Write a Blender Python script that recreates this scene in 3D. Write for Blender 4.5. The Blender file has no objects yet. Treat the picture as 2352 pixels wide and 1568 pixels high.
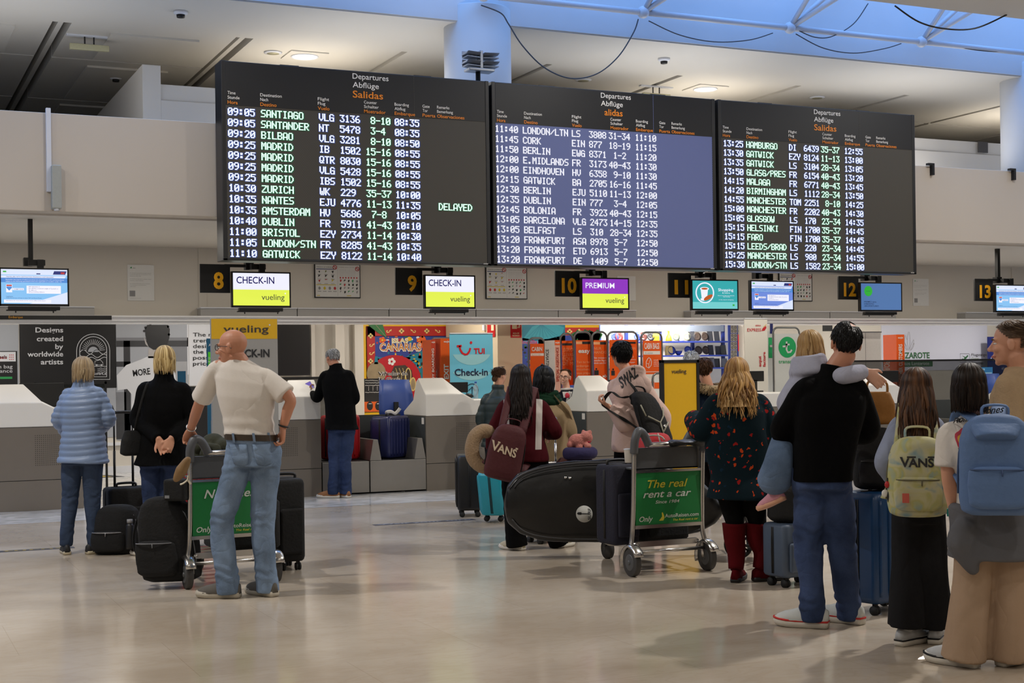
import bpy, bmesh, math, random
import numpy as np
from mathutils import Vector, Matrix, Quaternion
random.seed(7); rng = np.random.default_rng(7)
C = bpy.context.scene.collection
S = bpy.context.scene
# ------------------------------------------------------------------ camera
# world: X runs along the check-in wall, Y goes into the hall towards it, Z up; metres
F_PX, CX, CY, ROLL, YAW, EYE = 3267., 1176., 852., 0.0135, math.radians(24.6), 1.48
_r0 = np.array([math.cos(YAW), -math.sin(YAW), 0.]); FWD = np.array([math.sin(YAW), math.cos(YAW), 0.]); _z = np.array([0, 0, 1.])
RC = math.cos(ROLL)*_r0 - math.sin(ROLL)*_z; UC = math.sin(ROLL)*_r0 + math.cos(ROLL)*_z
cam_data = bpy.data.cameras.new('camera'); cam = bpy.data.objects.new('camera', cam_data); C.objects.link(cam)
cam_data.sensor_width = 36.; cam_data.lens = 36.*F_PX/2352.; cam_data.shift_y = (CY-784.)/2352.
cam_data.clip_end = 300
cam.matrix_world = Matrix(((RC[0], UC[0], -FWD[0], 0), (RC[1], UC[1], -FWD[1], 0), (RC[2], UC[2], -FWD[2], EYE), (0, 0, 0, 1)))
S.camera = cam
S.view_settings.view_transform = 'Standard'; S.view_settings.look = 'None'
S.view_settings.exposure = 0.0; S.view_settings.gamma = 1.0; S.view_settings.use_curve_mapping = False
S.cycles.max_bounces = 7; S.cycles.diffuse_bounces = 4; S.cycles.glossy_bounces = 4; S.cycles.sample_clamp_indirect = 4.0
try: S.cycles.use_denoising = True
except Exception: pass
# ------------------------------------------------------------------ world and lamps of the hall
W = bpy.data.worlds.new('dusk_sky'); S.world = W; W.use_nodes = True
_bg = W.node_tree.nodes['Background']; _bg.inputs[0].default_value = (0.20, 0.42, 0.90, 1); _bg.inputs[1].default_value = 3.7
def lamp(x, y, z, power, size=0.35, col=(1., .958, .90), aim=None, spread=180, shape='DISK'):
    d = bpy.data.lights.new('hall_lamp', 'AREA'); d.shape = shape; d.size = size; d.energy = power; d.color = col
    d.spread = math.radians(spread)
    o = bpy.data.objects.new('hall_lamp', d); C.objects.link(o); o.location = (x, y, z)
    if aim is not None:
        o.rotation_euler = (Vector(aim)-Vector((x, y, z))).to_track_quat('-Z', 'Y').to_euler()
    return o
HALL_P = 84
for lx, ly, k in [(-5.5, 3.0, 1.), (0.5, 2.5, .55), (5.5, 2.0, .55), (11., 2.5, .8), (16.5, 4.5, 1.), (-5., 9.0, .8), (-0.8, 9.6, 2.3), (8.4, 7.7, 2.9), (13.5, 9.5, 1.0), (19., 9.5, 1.1),
                  (-2., 13.3, .6), (3.2, 13.6, .5), (8.5, 13.6, .6), (14., 13.3, .8), (20., 13.3, .9), (-4, -3, 1.), (4, -3, 1.), (12, -3, 1.)]:
    lamp(lx, ly, 6.0, HALL_P*k, .22)
for lx in (5.93, 12.73, 19.5): lamp(lx, 20.0, 5.95, 50, .3, (1, .97, .93))
# unseen fill lamps added behind the fascia to brighten the ceiling from below
for lx, k in ((-4.5, .55), (1.5, .7), (6.5, .8), (11., 1.), (15.5, 1.), (20.5, 1.)): lamp(lx, 18.4, 4.45, 36*k, 2.6, (1, .97, .94), aim=(lx, 18.7, 8.0))
lamp(6.95, 16.07, 5.47, 6, .2, (1, .97, .94), aim=(6.95, 16.6, 8.0))
for lx in (0.2, 2.7, 5.4, 8.0, 10.4, 12.6, 15.0, 17.6): lamp(lx, 17.5, 3.22, 24, .25, (1., .93, .82))
for lx in (1.5, 4.8, 8.0, 11.2, 14.4, 17.6, 20.5): lamp(lx, 20.8, 2.8, 36, .3, (1., .95, .88))
# ------------------------------------------------------------------ pixel <-> place helpers (frame 2352 x 1568)
EYEP = np.array([0, 0, EYE])
def ray(px, py): return FWD + RC*(px-CX)/F_PX - UC*(py-CY)/F_PX
def onY(px, py, Y): d = ray(px, py); return EYEP + d*(Y/d[1])
def onZ(px, py, Z=0.): d = ray(px, py); return EYEP + d*((Z-EYE)/d[2])
def onD(px, py, D): return EYEP + ray(px, py)*D
def depth_of(p): return float((np.array(p)-EYEP) @ FWD)
def RX(x0, y0, x1, y1, Y):
    ym = (y0+y1)/2; xm = (x0+x1)/2
    return onY(x0, ym, Y)[0], onY(x1, ym, Y)[0], onY(xm, y1, Y)[2], onY(xm, y0, Y)[2]
V = lambda *a: np.array(a, float)
def nrm(v): v = np.asarray(v, float); n = np.linalg.norm(v); return v/n if n > 1e-9 else v
# ------------------------------------------------------------------ materials
def lin(c):
    out = []
    for v in c[:3]:
        v = v/255.; out.append(v/12.92 if v <= .04045 else ((v+.055)/1.055)**2.4)
    return out
_mats = {}
def M(name, rgb, rough=.55, metal=0., var=.08, bump=.0, scale=40., emis=0., spec=.5, alpha=1., trans=0., coat=0.):
    if name in _mats: return _mats[name]
    m = bpy.data.materials.new(name); m.use_nodes = True; nt = m.node_tree; b = nt.nodes['Principled BSDF']
    c = lin(rgb); b.inputs['Roughness'].default_value = rough; b.inputs['Metallic'].default_value = metal
    b.inputs['Specular IOR Level'].default_value = spec; b.inputs['Alpha'].default_value = alpha
    b.inputs['Transmission Weight'].default_value = trans; b.inputs['Coat Weight'].default_value = coat
    b.inputs['Base Color'].default_value = (*c, 1)
    if emis > 0:
        b.inputs['Emission Color'].default_value = (*c, 1); b.inputs['Emission Strength'].default_value = emis
        b.inputs['Base Color'].default_value = (c[0]*.1, c[1]*.1, c[2]*.1, 1)
    elif var > 0 or bump > 0:
        tc = nt.nodes.new('ShaderNodeTexCoord'); no = nt.nodes.new('ShaderNodeTexNoise')
        no.inputs['Scale'].default_value = scale; no.inputs['Detail'].default_value = 3
        nt.links.new(tc.outputs['Object'], no.inputs['Vector'])
        if var > 0:
            mx = nt.nodes.new('ShaderNodeMix'); mx.data_type = 'RGBA'
            mx.inputs[6].default_value = (*[v*(1-var) for v in c], 1); mx.inputs[7].default_value = (*[min(1, v*(1+var)) for v in c], 1)
            nt.links.new(no.outputs['Fac'], mx.inputs[0]); nt.links.new(mx.outputs[2], b.inputs['Base Color'])
        if bump > 0:
            bp = nt.nodes.new('ShaderNodeBump'); bp.inputs['Strength'].default_value = bump; bp.inputs['Distance'].default_value = .02
            nt.links.new(no.outputs['Fac'], bp.inputs['Height']); nt.links.new(bp.outputs[0], b.inputs['Normal'])
    _mats[name] = m; return m
def E_(name, rgb, s=1.): return M(name, rgb, .5, emis=s)
# ------------------------------------------------------------------ mesh builder
_txt = {}
def text_geo(s, off=0., shear=0., space=1.):
    k = (s, off, shear, space)
    if k not in _txt:
        cu = bpy.data.curves.new('t', 'FONT'); cu.body = s; cu.size = 1.; cu.offset = off; cu.shear = shear; cu.space_character = space
        cu.resolution_u = 3; cu.fill_mode = 'FRONT'
        o = bpy.data.objects.new('t', cu); me = bpy.data.meshes.new_from_object(o)
        v = np.array([x.co[:] for x in me.vertices]) if len(me.vertices) else np.zeros((0, 3))
        f = [tuple(p.vertices) for p in me.polygons]
        bpy.data.objects.remove(o); bpy.data.curves.remove(cu); bpy.data.meshes.remove(me)
        _txt[k] = (v, f)
    return _txt[k]
CAP = text_geo('H')[0][:, 1].max()
class MB:
    def __init__(s): s.v = []; s.f = []; s.m = []; s.sm = []; s.n = 0; s.cur = 0; s.X = None
    def add(s, verts, faces, mat=None, smooth=False):
        verts = np.asarray(verts, float)
        if s.X is not None: verts = verts @ s.X[:3, :3].T + s.X[:3, 3]
        mi = s.cur if mat is None else mat
        s.v.append(verts); s.f += [tuple(i+s.n for i in f) for f in faces]
        s.m += [mi]*len(faces); s.sm += [smooth]*len(faces); s.n += len(verts); return s
    def box(s, x0, x1, y0, y1, z0, z1, mat=None):
        v = [(x, y, z) for x in (x0, x1) for y in (y0, y1) for z in (z0, z1)]
        return s.add(v, [(0, 1, 3, 2), (4, 6, 7, 5), (0, 4, 5, 1), (2, 3, 7, 6), (0, 2, 6, 4), (1, 5, 7, 3)], mat)
    def obox(s, c, ax, ay, az, mat=None):     # centre and three half-axis vectors
        c, ax, ay, az = map(np.asarray, (c, ax, ay, az))
        v = [c+i*ax+j*ay+k*az for i in (-1, 1) for j in (-1, 1) for k in (-1, 1)]
        return s.add(v, [(0, 1, 3, 2), (4, 6, 7, 5), (0, 4, 5, 1), (2, 3, 7, 6), (0, 2, 6, 4), (1, 5, 7, 3)], mat)
    def prism(s, poly, a, b, n, mat=None, smooth=False):   # poly: 3d points, extruded by vector n*(a..b)
        P = np.asarray(poly, float); n = np.asarray(n, float); k = len(P)
        v = np.vstack([P+n*a, P+n*b]); f = [tuple(range(k)), tuple(range(2*k-1, k-1, -1))]
        f += [(i, i+k, (i+1) % k+k, (i+1) % k) for i in range(k)]
        return s.add(v, f, mat, smooth)
    def loft(s, rings, mat=None, smooth=True, cap=True, closed=False):
        R = [np.asarray(r, float) for r in rings]; k = len(R[0]); f = []
        nr = len(R)
        for i in range(nr if closed else nr-1):
            a = i*k; b = ((i+1) % nr)*k
            f += [(a+j, a+(j+1) % k, b+(j+1) % k, b+j) for j in range(k)]
        v = np.vstack(R)
        if cap and not closed: f += [tuple(range(k-1, -1, -1)), tuple(range((nr-1)*k, nr*k))]
        return s.add(v, f, mat, smooth)
    def tube(s, pts, r, n=8, mat=None, caps=True, closed=False, ref=None, flat=1.):
        P = [np.asarray(p, float) for p in pts]; rr = r if hasattr(r, '__len__') else [r]*len(P)
        rings = []; u = None
        for i, p in enumerate(P):
            if closed: t = nrm(P[(i+1) % len(P)]-P[i-1])
            else: t = nrm(P[min(i+1, len(P)-1)]-P[max(i-1, 0)])
            if ref is not None: u = np.asarray(ref, float)
            elif u is None: u = np.cross(t, V(0, 0, 1)) if abs(t[2]) < .9 else np.cross(t, V(1, 0, 0))
            u = nrm(u-t*(u@t)); w = np.cross(t, u)
            rings.append([p+rr[i]*(math.cos(2*math.pi*j/n)*u+flat*math.sin(2*math.pi*j/n)*w) for j in range(n)])
        return s.loft(rings, mat, True, caps, closed)
    def cyl(s, a, b, r, n=16, mat=None, r2=None): return s.tube([a, b], [r, r if r2 is None else r2], n, mat)
    def ell(s, c, rx, ry, rz, A=None, nu=20, nv=12, mat=None):
        A = np.eye(3) if A is None else np.asarray(A, float)       # rows = axes
        v = [V(0, 0, -1)]
        for i in range(1, nv):
            t = -math.pi/2+math.pi*i/nv
            for j in range(nu):
                q = 2*math.pi*j/nu; v.append(V(math.cos(t)*math.cos(q), math.cos(t)*math.sin(q), math.sin(t)))
        v.append(V(0, 0, 1)); v = np.array(v)*V(rx, ry, rz); v = v @ A + np.asarray(c, float)
        f = [(0, 1+(j+1) % nu, 1+j) for j in range(nu)]
        for i in range(nv-2):
            a = 1+i*nu; b = a+nu
            f += [(a+j, a+(j+1) % nu, b+(j+1) % nu, b+j) for j in range(nu)]
        l = 1+(nv-2)*nu; f += [(l+j, l+(j+1) % nu, len(v)-1) for j in range(nu)]
        return s.add(v, f, mat, True)
    def torus(s, c, R, r, axis, n=24, k=8, mat=None):
        a = nrm(axis); u = nrm(np.cross(a, V(0, 0, 1) if abs(a[2]) < .9 else V(1, 0, 0))); w = np.cross(a, u)
        pts = [np.asarray(c, float)+R*(math.cos(2*math.pi*i/n)*u+math.sin(2*math.pi*i/n)*w) for i in range(n)]
        return s.tube(pts, r, k, mat, closed=True)
    def disc(s, c, r, axis, t=.002, n=28, mat=None, up=None):
        a = nrm(axis); return s.cyl(np.asarray(c, float)-a*t/2, np.asarray(c, float)+a*t/2, r, n, mat)
    def lathe(s, c, prof, n=24, mat=None):   # prof: (r, z)
        c = np.asarray(c, float)
        return s.loft([[c+V(r*math.cos(2*math.pi*j/n), r*math.sin(2*math.pi*j/n), z) for j in range(n)] for r, z in prof], mat)
    def text(s, t, o, xd, yd, cap=None, w=None, mat=None, bold=0., shear=0., align='l', space=1., thick=.0):
        g, f = text_geo(t, bold, shear, space)
        if not len(g): return s
        g = g.copy(); x0, x1 = g[:, 0].min(), g[:, 0].max(); g[:, 0] -= x0; wid = max(x1-x0, 1e-6)
        sy = (cap/CAP) if cap else w/wid; sx = (w/wid) if w else sy
        W_ = wid*sx; dx = {'l': 0, 'c': -W_/2, 'r': -W_}[align]
        xd = nrm(xd); yd = nrm(yd); o = np.asarray(o, float)
        v = o+np.outer(g[:, 0]*sx+dx, xd)+np.outer(g[:, 1]*sy, yd)
        if thick: v = v+np.cross(xd, yd)*thick
        return s.add(v, f, mat)
    def rot(s, c, az):      # set transform: rotate about Z by az then move to c
        s.X = np.eye(4); s.X[:2, :2] = [[math.cos(az), -math.sin(az)], [math.sin(az), math.cos(az)]]; s.X[:3, 3] = c; return s
    def arrays(s): return (np.vstack(s.v) if s.v else np.zeros((0, 3))), s.f
    def build(s, name, mats, parent=None, bevel=0., seg=2, label=None, loc=None, origin=None):
        v, f = s.arrays(); me = bpy.data.meshes.new(name)
        off = np.zeros(3)
        if parent is not None: off = np.array(parent.get('_o', (0, 0, 0)))
        elif origin is not None: off = np.asarray(origin, float)
        me.from_pydata((v-off).tolist(), [], f)
        for m in (mats if isinstance(mats, (list, tuple)) else [mats]): me.materials.append(m)
        me.polygons.foreach_set('material_index', s.m); me.polygons.foreach_set('use_smooth', s.sm); me.update()
        o = bpy.data.objects.new(name, me); C.objects.link(o)
        if parent is not None: o.parent = parent; o['_o'] = list(off)
        else: o.location = off; o['_o'] = list(off)
        if bevel > 0:
            b = o.modifiers.new('bevel', 'BEVEL'); b.width = bevel; b.segments = seg; b.limit_method = 'ANGLE'; b.angle_limit = math.radians(40)
        if label: o['label'] = label
        return o
def tag(o, label, cat, group=None, kind=None):
    if label: o['label'] = label
    if cat: o['category'] = cat
    if group: o['group'] = group
    if kind: o['kind'] = kind
    return o
def thing(name, label, cat, loc=(0, 0, 0), group=None):
    o = bpy.data.objects.new(name, None); o.empty_display_size = .1; C.objects.link(o); o.location = [float(x) for x in loc]
    o['_o'] = [float(x) for x in loc]; return tag(o, label, cat, group)
def struct(o): o['kind'] = 'structure'; return o
def chaikin(pts, it=2, closed=False):
    P = [np.asarray(p, float) for p in pts]
    for _ in range(it):
        Q = [] if closed else [P[0]]
        for i in range(len(P) if closed else len(P)-1):
            a, b = P[i], P[(i+1) % len(P)]; Q += [a*.75+b*.25, a*.25+b*.75]
        if not closed: Q.append(P[-1])
        P = Q
    return P
def spline(pts, n=6):
    P = [np.asarray(p, float) for p in pts]; out = []
    for i in range(len(P)-1):
        p0 = P[max(i-1, 0)]; p1 = P[i]; p2 = P[i+1]; p3 = P[min(i+2, len(P)-1)]
        for k in range(n):
            t = k/n; out.append(.5*((2*p1)+(-p0+p2)*t+(2*p0-5*p1+4*p2-p3)*t*t+(-p0+3*p1-3*p2+p3)*t**3))
    out.append(P[-1]); return out
def rrect(w, h, r, n=4):      # rounded rectangle outline in 2d, centred
    P = []
    for cx, cy, a0 in ((w/2-r, h/2-r, 0), (-w/2+r, h/2-r, 90), (-w/2+r, -h/2+r, 180), (w/2-r, -h/2+r, 270)):
        for i in range(n+1):
            a = math.radians(a0+90*i/n); P.append((cx+r*math.cos(a), cy+r*math.sin(a)))
    return P
X_, Y_, Z_ = V(1, 0, 0), V(0, 1, 0), V(0, 0, 1)
WHITE = M('white_paint', (205, 200, 192), .6, var=.04, scale=3)
BLACKP = M('black_plastic', (18, 18, 19), .45, var=.05)
CHROME = M('polished_metal', (200, 198, 195), .25, 1., var=.05)
STEEL = M('brushed_steel', (150, 146, 140), .42, .75, var=.06, scale=8)
DARKM = M('dark_metal', (40, 40, 42), .4, .6)
# ================================================================== the setting
def floor_mat():
    m = bpy.data.materials.new('polished_marble'); m.use_nodes = True; nt = m.node_tree; N = nt.nodes; L = nt.links; b = N['Principled BSDF']
    tc = N.new('ShaderNodeTexCoord')
    n1 = N.new('ShaderNodeTexNoise'); n1.inputs['Scale'].default_value = .9; n1.inputs['Detail'].default_value = 7; n1.inputs['Distortion'].default_value = .4
    n2 = N.new('ShaderNodeTexNoise'); n2.inputs['Scale'].default_value = 3.2; n2.inputs['Detail'].default_value = 8; n2.inputs['Distortion'].default_value = 1.2
    mp = N.new('ShaderNodeMapping'); mp.inputs['Scale'].default_value = (1, 2.4, 1); mp.inputs['Rotation'].default_value = (0, 0, .5)
    L.new(tc.outputs['Object'], n1.inputs['Vector']); L.new(tc.outputs['Object'], mp.inputs['Vector']); L.new(mp.outputs[0], n2.inputs['Vector'])
    r1 = N.new('ShaderNodeValToRGB'); e = r1.color_ramp.elements
    e[0].position = .3; e[0].color = (*lin((178, 163, 144)), 1); e[1].position = .7; e[1].color = (*lin((208, 197, 182)), 1)
    r2 = N.new('ShaderNodeValToRGB'); e = r2.color_ramp.elements
    e[0].position = .44; e[0].color = (1, 1, 1, 1); e[1].position = .5; e[1].color = (.80, .72, .62, 1); k = e.new(.56); k.color = (1, 1, 1, 1)
    mx = N.new('ShaderNodeMix'); mx.data_type = 'RGBA'; mx.blend_type = 'MULTIPLY'; mx.inputs[0].default_value = .22
    L.new(n1.outputs['Fac'], r1.inputs[0]); L.new(n2.outputs['Fac'], r2.inputs[0]); L.new(r1.outputs[0], mx.inputs[6]); L.new(r2.outputs[0], mx.inputs[7])
    # faint slab to slab variation and joints
    br = N.new('ShaderNodeTexBrick'); br.inputs['Scale'].default_value = 1.; br.inputs['Brick Width'].default_value = 1.5; br.inputs['Row Height'].default_value = 1.0
    br.inputs['Mortar Size'].default_value = .0025; br.inputs['Color1'].default_value = (1, 1, 1, 1); br.inputs['Color2'].default_value = (.93, .92, .90, 1); br.inputs['Mortar'].default_value = (.72, .68, .62, 1)
    L.new(tc.outputs['Object'], br.inputs['Vector'])
    m2 = N.new('ShaderNodeMix'); m2.data_type = 'RGBA'; m2.blend_type = 'MULTIPLY'; m2.inputs[0].default_value = .55
    L.new(mx.outputs[2], m2.inputs[6]); L.new(br.outputs['Color'], m2.inputs[7])
    # the grey marble zone nearer the desks
    sx = N.new('ShaderNodeSeparateXYZ'); L.new(tc.outputs['Object'], sx.inputs[0])
    gt = N.new('ShaderNodeMath'); gt.operation = 'GREATER_THAN'; gt.inputs[1].default_value = 15.2; L.new(sx.outputs['Y'], gt.inputs[0])
    rg = N.new('ShaderNodeValToRGB'); e = rg.color_ramp.elements; e[0].position = .35; e[0].color = (*lin((178, 177, 175)), 1); e[1].position = .62; e[1].color = (*lin((222, 221, 219)), 1)
    L.new(n2.outputs['Fac'], rg.inputs[0])
    m3 = N.new('ShaderNodeMix'); m3.data_type = 'RGBA'; L.new(gt.outputs[0], m3.inputs[0]); L.new(m2.outputs[2], m3.inputs[6]); L.new(rg.outputs[0], m3.inputs[7])
    jt = N.new('ShaderNodeMath'); jt.operation = 'COMPARE'; jt.inputs[1].default_value = 15.2; jt.inputs[2].default_value = .012; L.new(sx.outputs['Y'], jt.inputs[0])
    m4 = N.new('ShaderNodeMix'); m4.data_type = 'RGBA'; L.new(jt.outputs[0], m4.inputs[0]); L.new(m3.outputs[2], m4.inputs[6]); m4.inputs[7].default_value = (*lin((110, 100, 90)), 1)
    L.new(m4.outputs[2], b.inputs['Base Color'])
    rr = N.new('ShaderNodeMapRange'); rr.inputs['To Min'].default_value = .09; rr.inputs['To Max'].default_value = .19; L.new(n1.outputs['Fac'], rr.inputs[0]); L.new(rr.outputs[0], b.inputs['Roughness'])
    b.inputs['Specular IOR Level'].default_value = .5
    return m
b = MB(); b.box(-16, 40, -10, 32, -.2, 0); struct(b.build('floor', floor_mat()))
CEILW = M('ceiling_paint', (196, 192, 184), .7, var=.05, scale=.6)
FASC = M('fascia_paint', (196, 184, 168), .6, var=.035, scale=.8)
WALLW = M('wall_paint', (208, 202, 192), .6, var=.03, scale=1.2)
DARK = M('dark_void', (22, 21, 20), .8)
UPST = M('skylight_paint', (200, 204, 210), .6, var=.04, scale=1.5)
CZ = 6.1
# far ceiling in panels with deep slots between them
gx = [-4.45, -2.15, .14, 2.44, 4.85, 7.17, 9.5, 11.8, 14.06, 16.3, 18.6, 20.9, 23.2, 25.5]
b = MB()
b.box(-16, 40, 17.38, 19.25, CZ, CZ+.22)
prev = -16
for i, g in enumerate(gx+[40]):
    hw = .12 if g < 6 else .055
    for y0, y1 in ((19.25, 21.37), (21.43, 24.6), (24.66, 30)):
        b.box(prev, g-hw, y0, y1, CZ, CZ+.22)
        # shallow coffer frame lying under each panel
        if g-prev > 1.2 and g < 5:
            b.box(prev+.55, g-.55, y0+.35, y1-.2, CZ-.03, CZ, 0)
    if g < 40: b.box(g-.035 if g < 6 else g-.015, g+.035 if g < 6 else g+.015, 19.25, 30, CZ+.03, CZ+.2)
    prev = g+hw
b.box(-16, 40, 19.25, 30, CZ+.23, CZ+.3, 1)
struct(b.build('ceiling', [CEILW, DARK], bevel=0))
b = MB(); b.box(-16, 40, -10, 14.45, CZ, CZ+.22); struct(b.build('ceiling_hall_side', CEILW))
# skylight kerbs
b = MB(); b.box(-16, 40, 17.38, 17.5, CZ+.22, 8.6); b.box(-16, 40, 17.36, 17.38, CZ+.02, CZ+.36); struct(b.build('wall_skylight_far', UPST))
b = MB(); b.box(-16, 40, 14.25, 14.45, CZ+.22, 8.6); struct(b.build('wall_skylight_near', UPST))
# fascia, soffit, wall behind desks, header beam
b = MB(); b.box(-16, 40, 16.2, 16.45, 3.29, 4.365); struct(b.build('wall_fascia', FASC, bevel=.006))
b = MB(); b.box(-16, 40, 16.45, 20.1, 3.27, 3.33); struct(b.build('ceiling_soffit', WALLW))
b = MB(); b.box(-16, 40, 20.0, 20.15, 2.30, 3.27)
for jx in (1.18, 4.33, 15.9, 19.3): b.box(jx, jx+.11, 19.985, 20.0, 2.3, 3.27)
struct(b.build('wall_desk_back', WALLW))
ALU = M('white_aluminium', (214, 216, 222), .4, var=.02)
b = MB(); b.box(-16, 40, 19.72, 20.15, 2.285, 2.305); b.box(-16, 40, 19.8, 20.15, 2.235, 2.285); b.box(-16, 40, 19.86, 20.15, 2.2, 2.235); struct(b.build('trim_header', M('header_white', (244, 244, 246), .4, var=.01), bevel=.003))
b = MB(); b.box(-16, 40, 16.45, 19.9, 4.1, 4.2); struct(b.build('floor_mezzanine', WALLW))
# the mezzanine block and the far wall high up
b = MB(); b.box(3.69, 40, 19.2, 23, 4.2, 5.16); b.box(3.69, 40, 19.24, 23, 5.16, 5.38); b.box(3.45, 3.69, 19.2, 23.3, 4.2, 5.62); b.box(17.8, 18.02, 19.18, 19.2, 5.19, 5.38, 1)
struct(b.build('wall_mezzanine', [WALLW, M('grey_grille', (70, 66, 62), .6)], bevel=.004))
b = MB(); b.box(-16, 40, 29, 29.2, 3, 6.4); b.box(-16, 40, 27.6, 29, 5.2, 5.6); struct(b.build('wall_far', M('far_wall_paint', (120, 114, 96), .7)))
b = MB(); b.box(-16.2, -16, -10, 30, 0, 8); struct(b.build('wall_left', WALLW))
b = MB(); b.box(40, 40.2, -10, 30, 0, 8); struct(b.build('wall_right', WALLW))
b = MB(); b.box(-16, 40, -10.2, -10, 0, 8); struct(b.build('wall_behind', WALLW))
# back hall
b = MB(); b.box(-16, 40, 20.15, 30, 2.9, 3.0); struct(b.build('ceiling_back_hall', WALLW))
b = MB(); b.box(-16, 6.72, 22.45, 22.6, 0, 2.9); b.box(6.72, 7.45, 22.5, 22.6, 0, 2.9); b.box(7.45, 12.0, 22.45, 22.6, 0, 2.9); b.box(15.05, 40, 22.45, 22.6, 0, 2.9)
b.box(7.05, 7.2, 22.3, 22.5, 0, 2.9); b.box(6.66, 6.72, 22.36, 22.5, 0, 2.28); b.box(7.4, 7.55, 22.36, 22.5, 0, 2.3)
struct(b.build('wall_back_hall', WALLW))
b = MB(); b.box(-16, 6.7, 22.42, 22.45, .0, .10); b.box(-16, 5.2, 22.4, 22.45, .42, .465); struct(b.build('baseboard_back', ALU))
# column row under the skylight edge
COLP = M('column_paint', (196, 198, 202), .55, var=.03, scale=2)
for i, cx in enumerate((-1.75, 7.61, 17.42, 27.2)):
    b = MB(); n = 48
    b.lathe((cx, 17.6, 0), [(.452, 4.2), (.452, 6.33), (.43, 6.345), (.05, 6.345)], n); b.cyl((cx, 17.45, 6.34), (cx, 17.4, 6.44), .04, 10)
    o = struct(b.build('column', COLP)); o['label'] = 'round pale grey column rising to the skylight'
# ------------------------------------------------------------------ skylight truss
TRW = M('truss_paint', (190, 195, 205), .4, var=.04)
t = thing('skylight_truss', 'white tubular truss of bars and ball joints under the blue skylight', 'truss', (7.47, 17.0, 6.37))
nodes = [V(x, 17.05, 6.4) for x in (2.6, 5.05, 7.47, 9.87, 12.31, 14.73, 17.1, 19.5, 21.9)]
tops = {}
bb = MB()
for a, c in zip(nodes, nodes[1:]): bb.cyl(a, c, .045, 12)
bb.build('bottom_chord', TRW, t)
dg = MB()
for n_ in nodes:
    for dx, dy, dz in ((.55, -1.3, 1.75), (1.5, -1.25, 1.1), (1.75, .15, 1.35)):
        MB_ = dg.cyl(n_, n_+V(dx, dy, dz), .038, 10)
dg.build('diagonal_bar', TRW, t)
for n_ in nodes: MB().ell(n_, .085, .085, .085).build('ball_joint', TRW, t)
def cable(pts, r, label, mat):
    b = MB(); b.tube(spline(pts, 8), r, 6); o = b.build('hanging_cable', mat, origin=pts[0]); tag(o, label, 'cable', 'loose cables at the skylight'); return o
CABM = M('grey_cable', (60, 62, 68), .6)
def cpt(px, py, Y=17.03): return onY(px, py, Y)
cable([cpt(1105, 12), cpt(1150, 30), cpt(1168, 55), cpt(1200, 105), cpt(1250, 155), cpt(1310, 180), cpt(1370, 170), cpt(1420, 130), cpt(1455, 75), cpt(1466, 44)], .009, 'long grey cable looping from the column top down behind the middle board', CABM)
cable([cpt(1490, 48), cpt(1560, 80), cpt(1640, 96), cpt(1720, 92), cpt(1775, 76)], .008, 'thin cable sagging between the second and third truss joints', CABM)
cable([cpt(1828, 78), cpt(1890, 110), cpt(1960, 122), cpt(2030, 112), cpt(2070, 100)], .008, 'thin cable sagging below the bar right of the middle truss joint', CABM)
cable([cpt(1830, 68), cpt(1870, 85), cpt(1910, 84), cpt(1960, 55), cpt(1994, 8)], .008, 'thin cable running from the truss joint up to the ceiling edge', CABM)
cable([onZ(2055, 13, 6.1), cpt(2110, 50, 14.4), cpt(2170, 66, 14.35), cpt(2240, 65, 14.3), onZ(2312, 34, 6.1)], .011, 'thick black cable sagging from the near ceiling edge', BLACKP)
cable([cpt(2112, 98), cpt(2180, 105), cpt(2260, 117), cpt(2352, 120)], .008, 'dark cable lying along the bar towards the right hand column', CABM)
# ------------------------------------------------------------------ small ceiling fittings
LAMPE = E_('lamp_glow', (255, 252, 246), 3.)
def downlight(px, py, label):
    p = onZ(px, py, CZ-.005); t = thing('ceiling_light', label, 'light', p, 'ceiling downlights')
    MB().box(p[0]-.28, p[0]+.28, p[1]-.28, p[1]+.28, p[2]-.012, p[2]+.005).build('frame', CEILW, t, bevel=.004)
    b = MB(); b.torus(p-V(0, 0, .014), .19, .012, Z_, 28); b.build('rim', ALU, t)
    b = MB(); b.disc(p-V(0, 0, .016), .185, Z_, .006); b.build('diffuser', LAMPE, t)
downlight(700, 128, 'lit round ceiling downlight above the left hand departures board'); downlight(1620, 203, 'lit round ceiling downlight above the gap of middle and right boards')
def smoke(px, py, label, Y=None):
    p = onZ(px, py, CZ) if Y is None else onY(px, py, Y)
    t = thing('smoke_detector', label, 'smoke detector', p, 'smoke detectors on the ceiling')
    b = MB(); b.lathe(p, [(.09, 0), (.09, -.03), (.06, -.045)], 20); b.build('base', ALU, t)
    b = MB(); b.lathe(p, [(.055, -.045), (.05, -.08), (.02, -.085)], 16); b.build('sensor_head', DARKM, t)
smoke(415, 26, 'small smoke detector on the plain ceiling strip, upper left'); smoke(266, 176, 'small smoke detector on the dark ceiling left of the mezzanine block'); smoke(1525, 134, 'small smoke detector above the middle departures board')
def spotl(px, py, label):
    p = onZ(px, py, CZ-.002); t = thing('unlit_downlight', label, 'light', p, 'unlit ceiling spots')
    b = MB(); b.lathe(p, [(.13, 0), (.13, -.012), (.09, -.02)], 24); b.build('rim', ALU, t); b = MB(); b.disc(p-V(0, 0, .018), .09, Z_, .006); b.build('reflector', M('yellowed_glass', (150, 145, 120), .4), t)
spotl(627, 120, 'unlit round ceiling spot left of the lit downlight'); spotl(1877, 223, 'unlit round ceiling spot above the right hand board'); spotl(1340, 183, 'unlit round ceiling spot below the looping cable')
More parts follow.
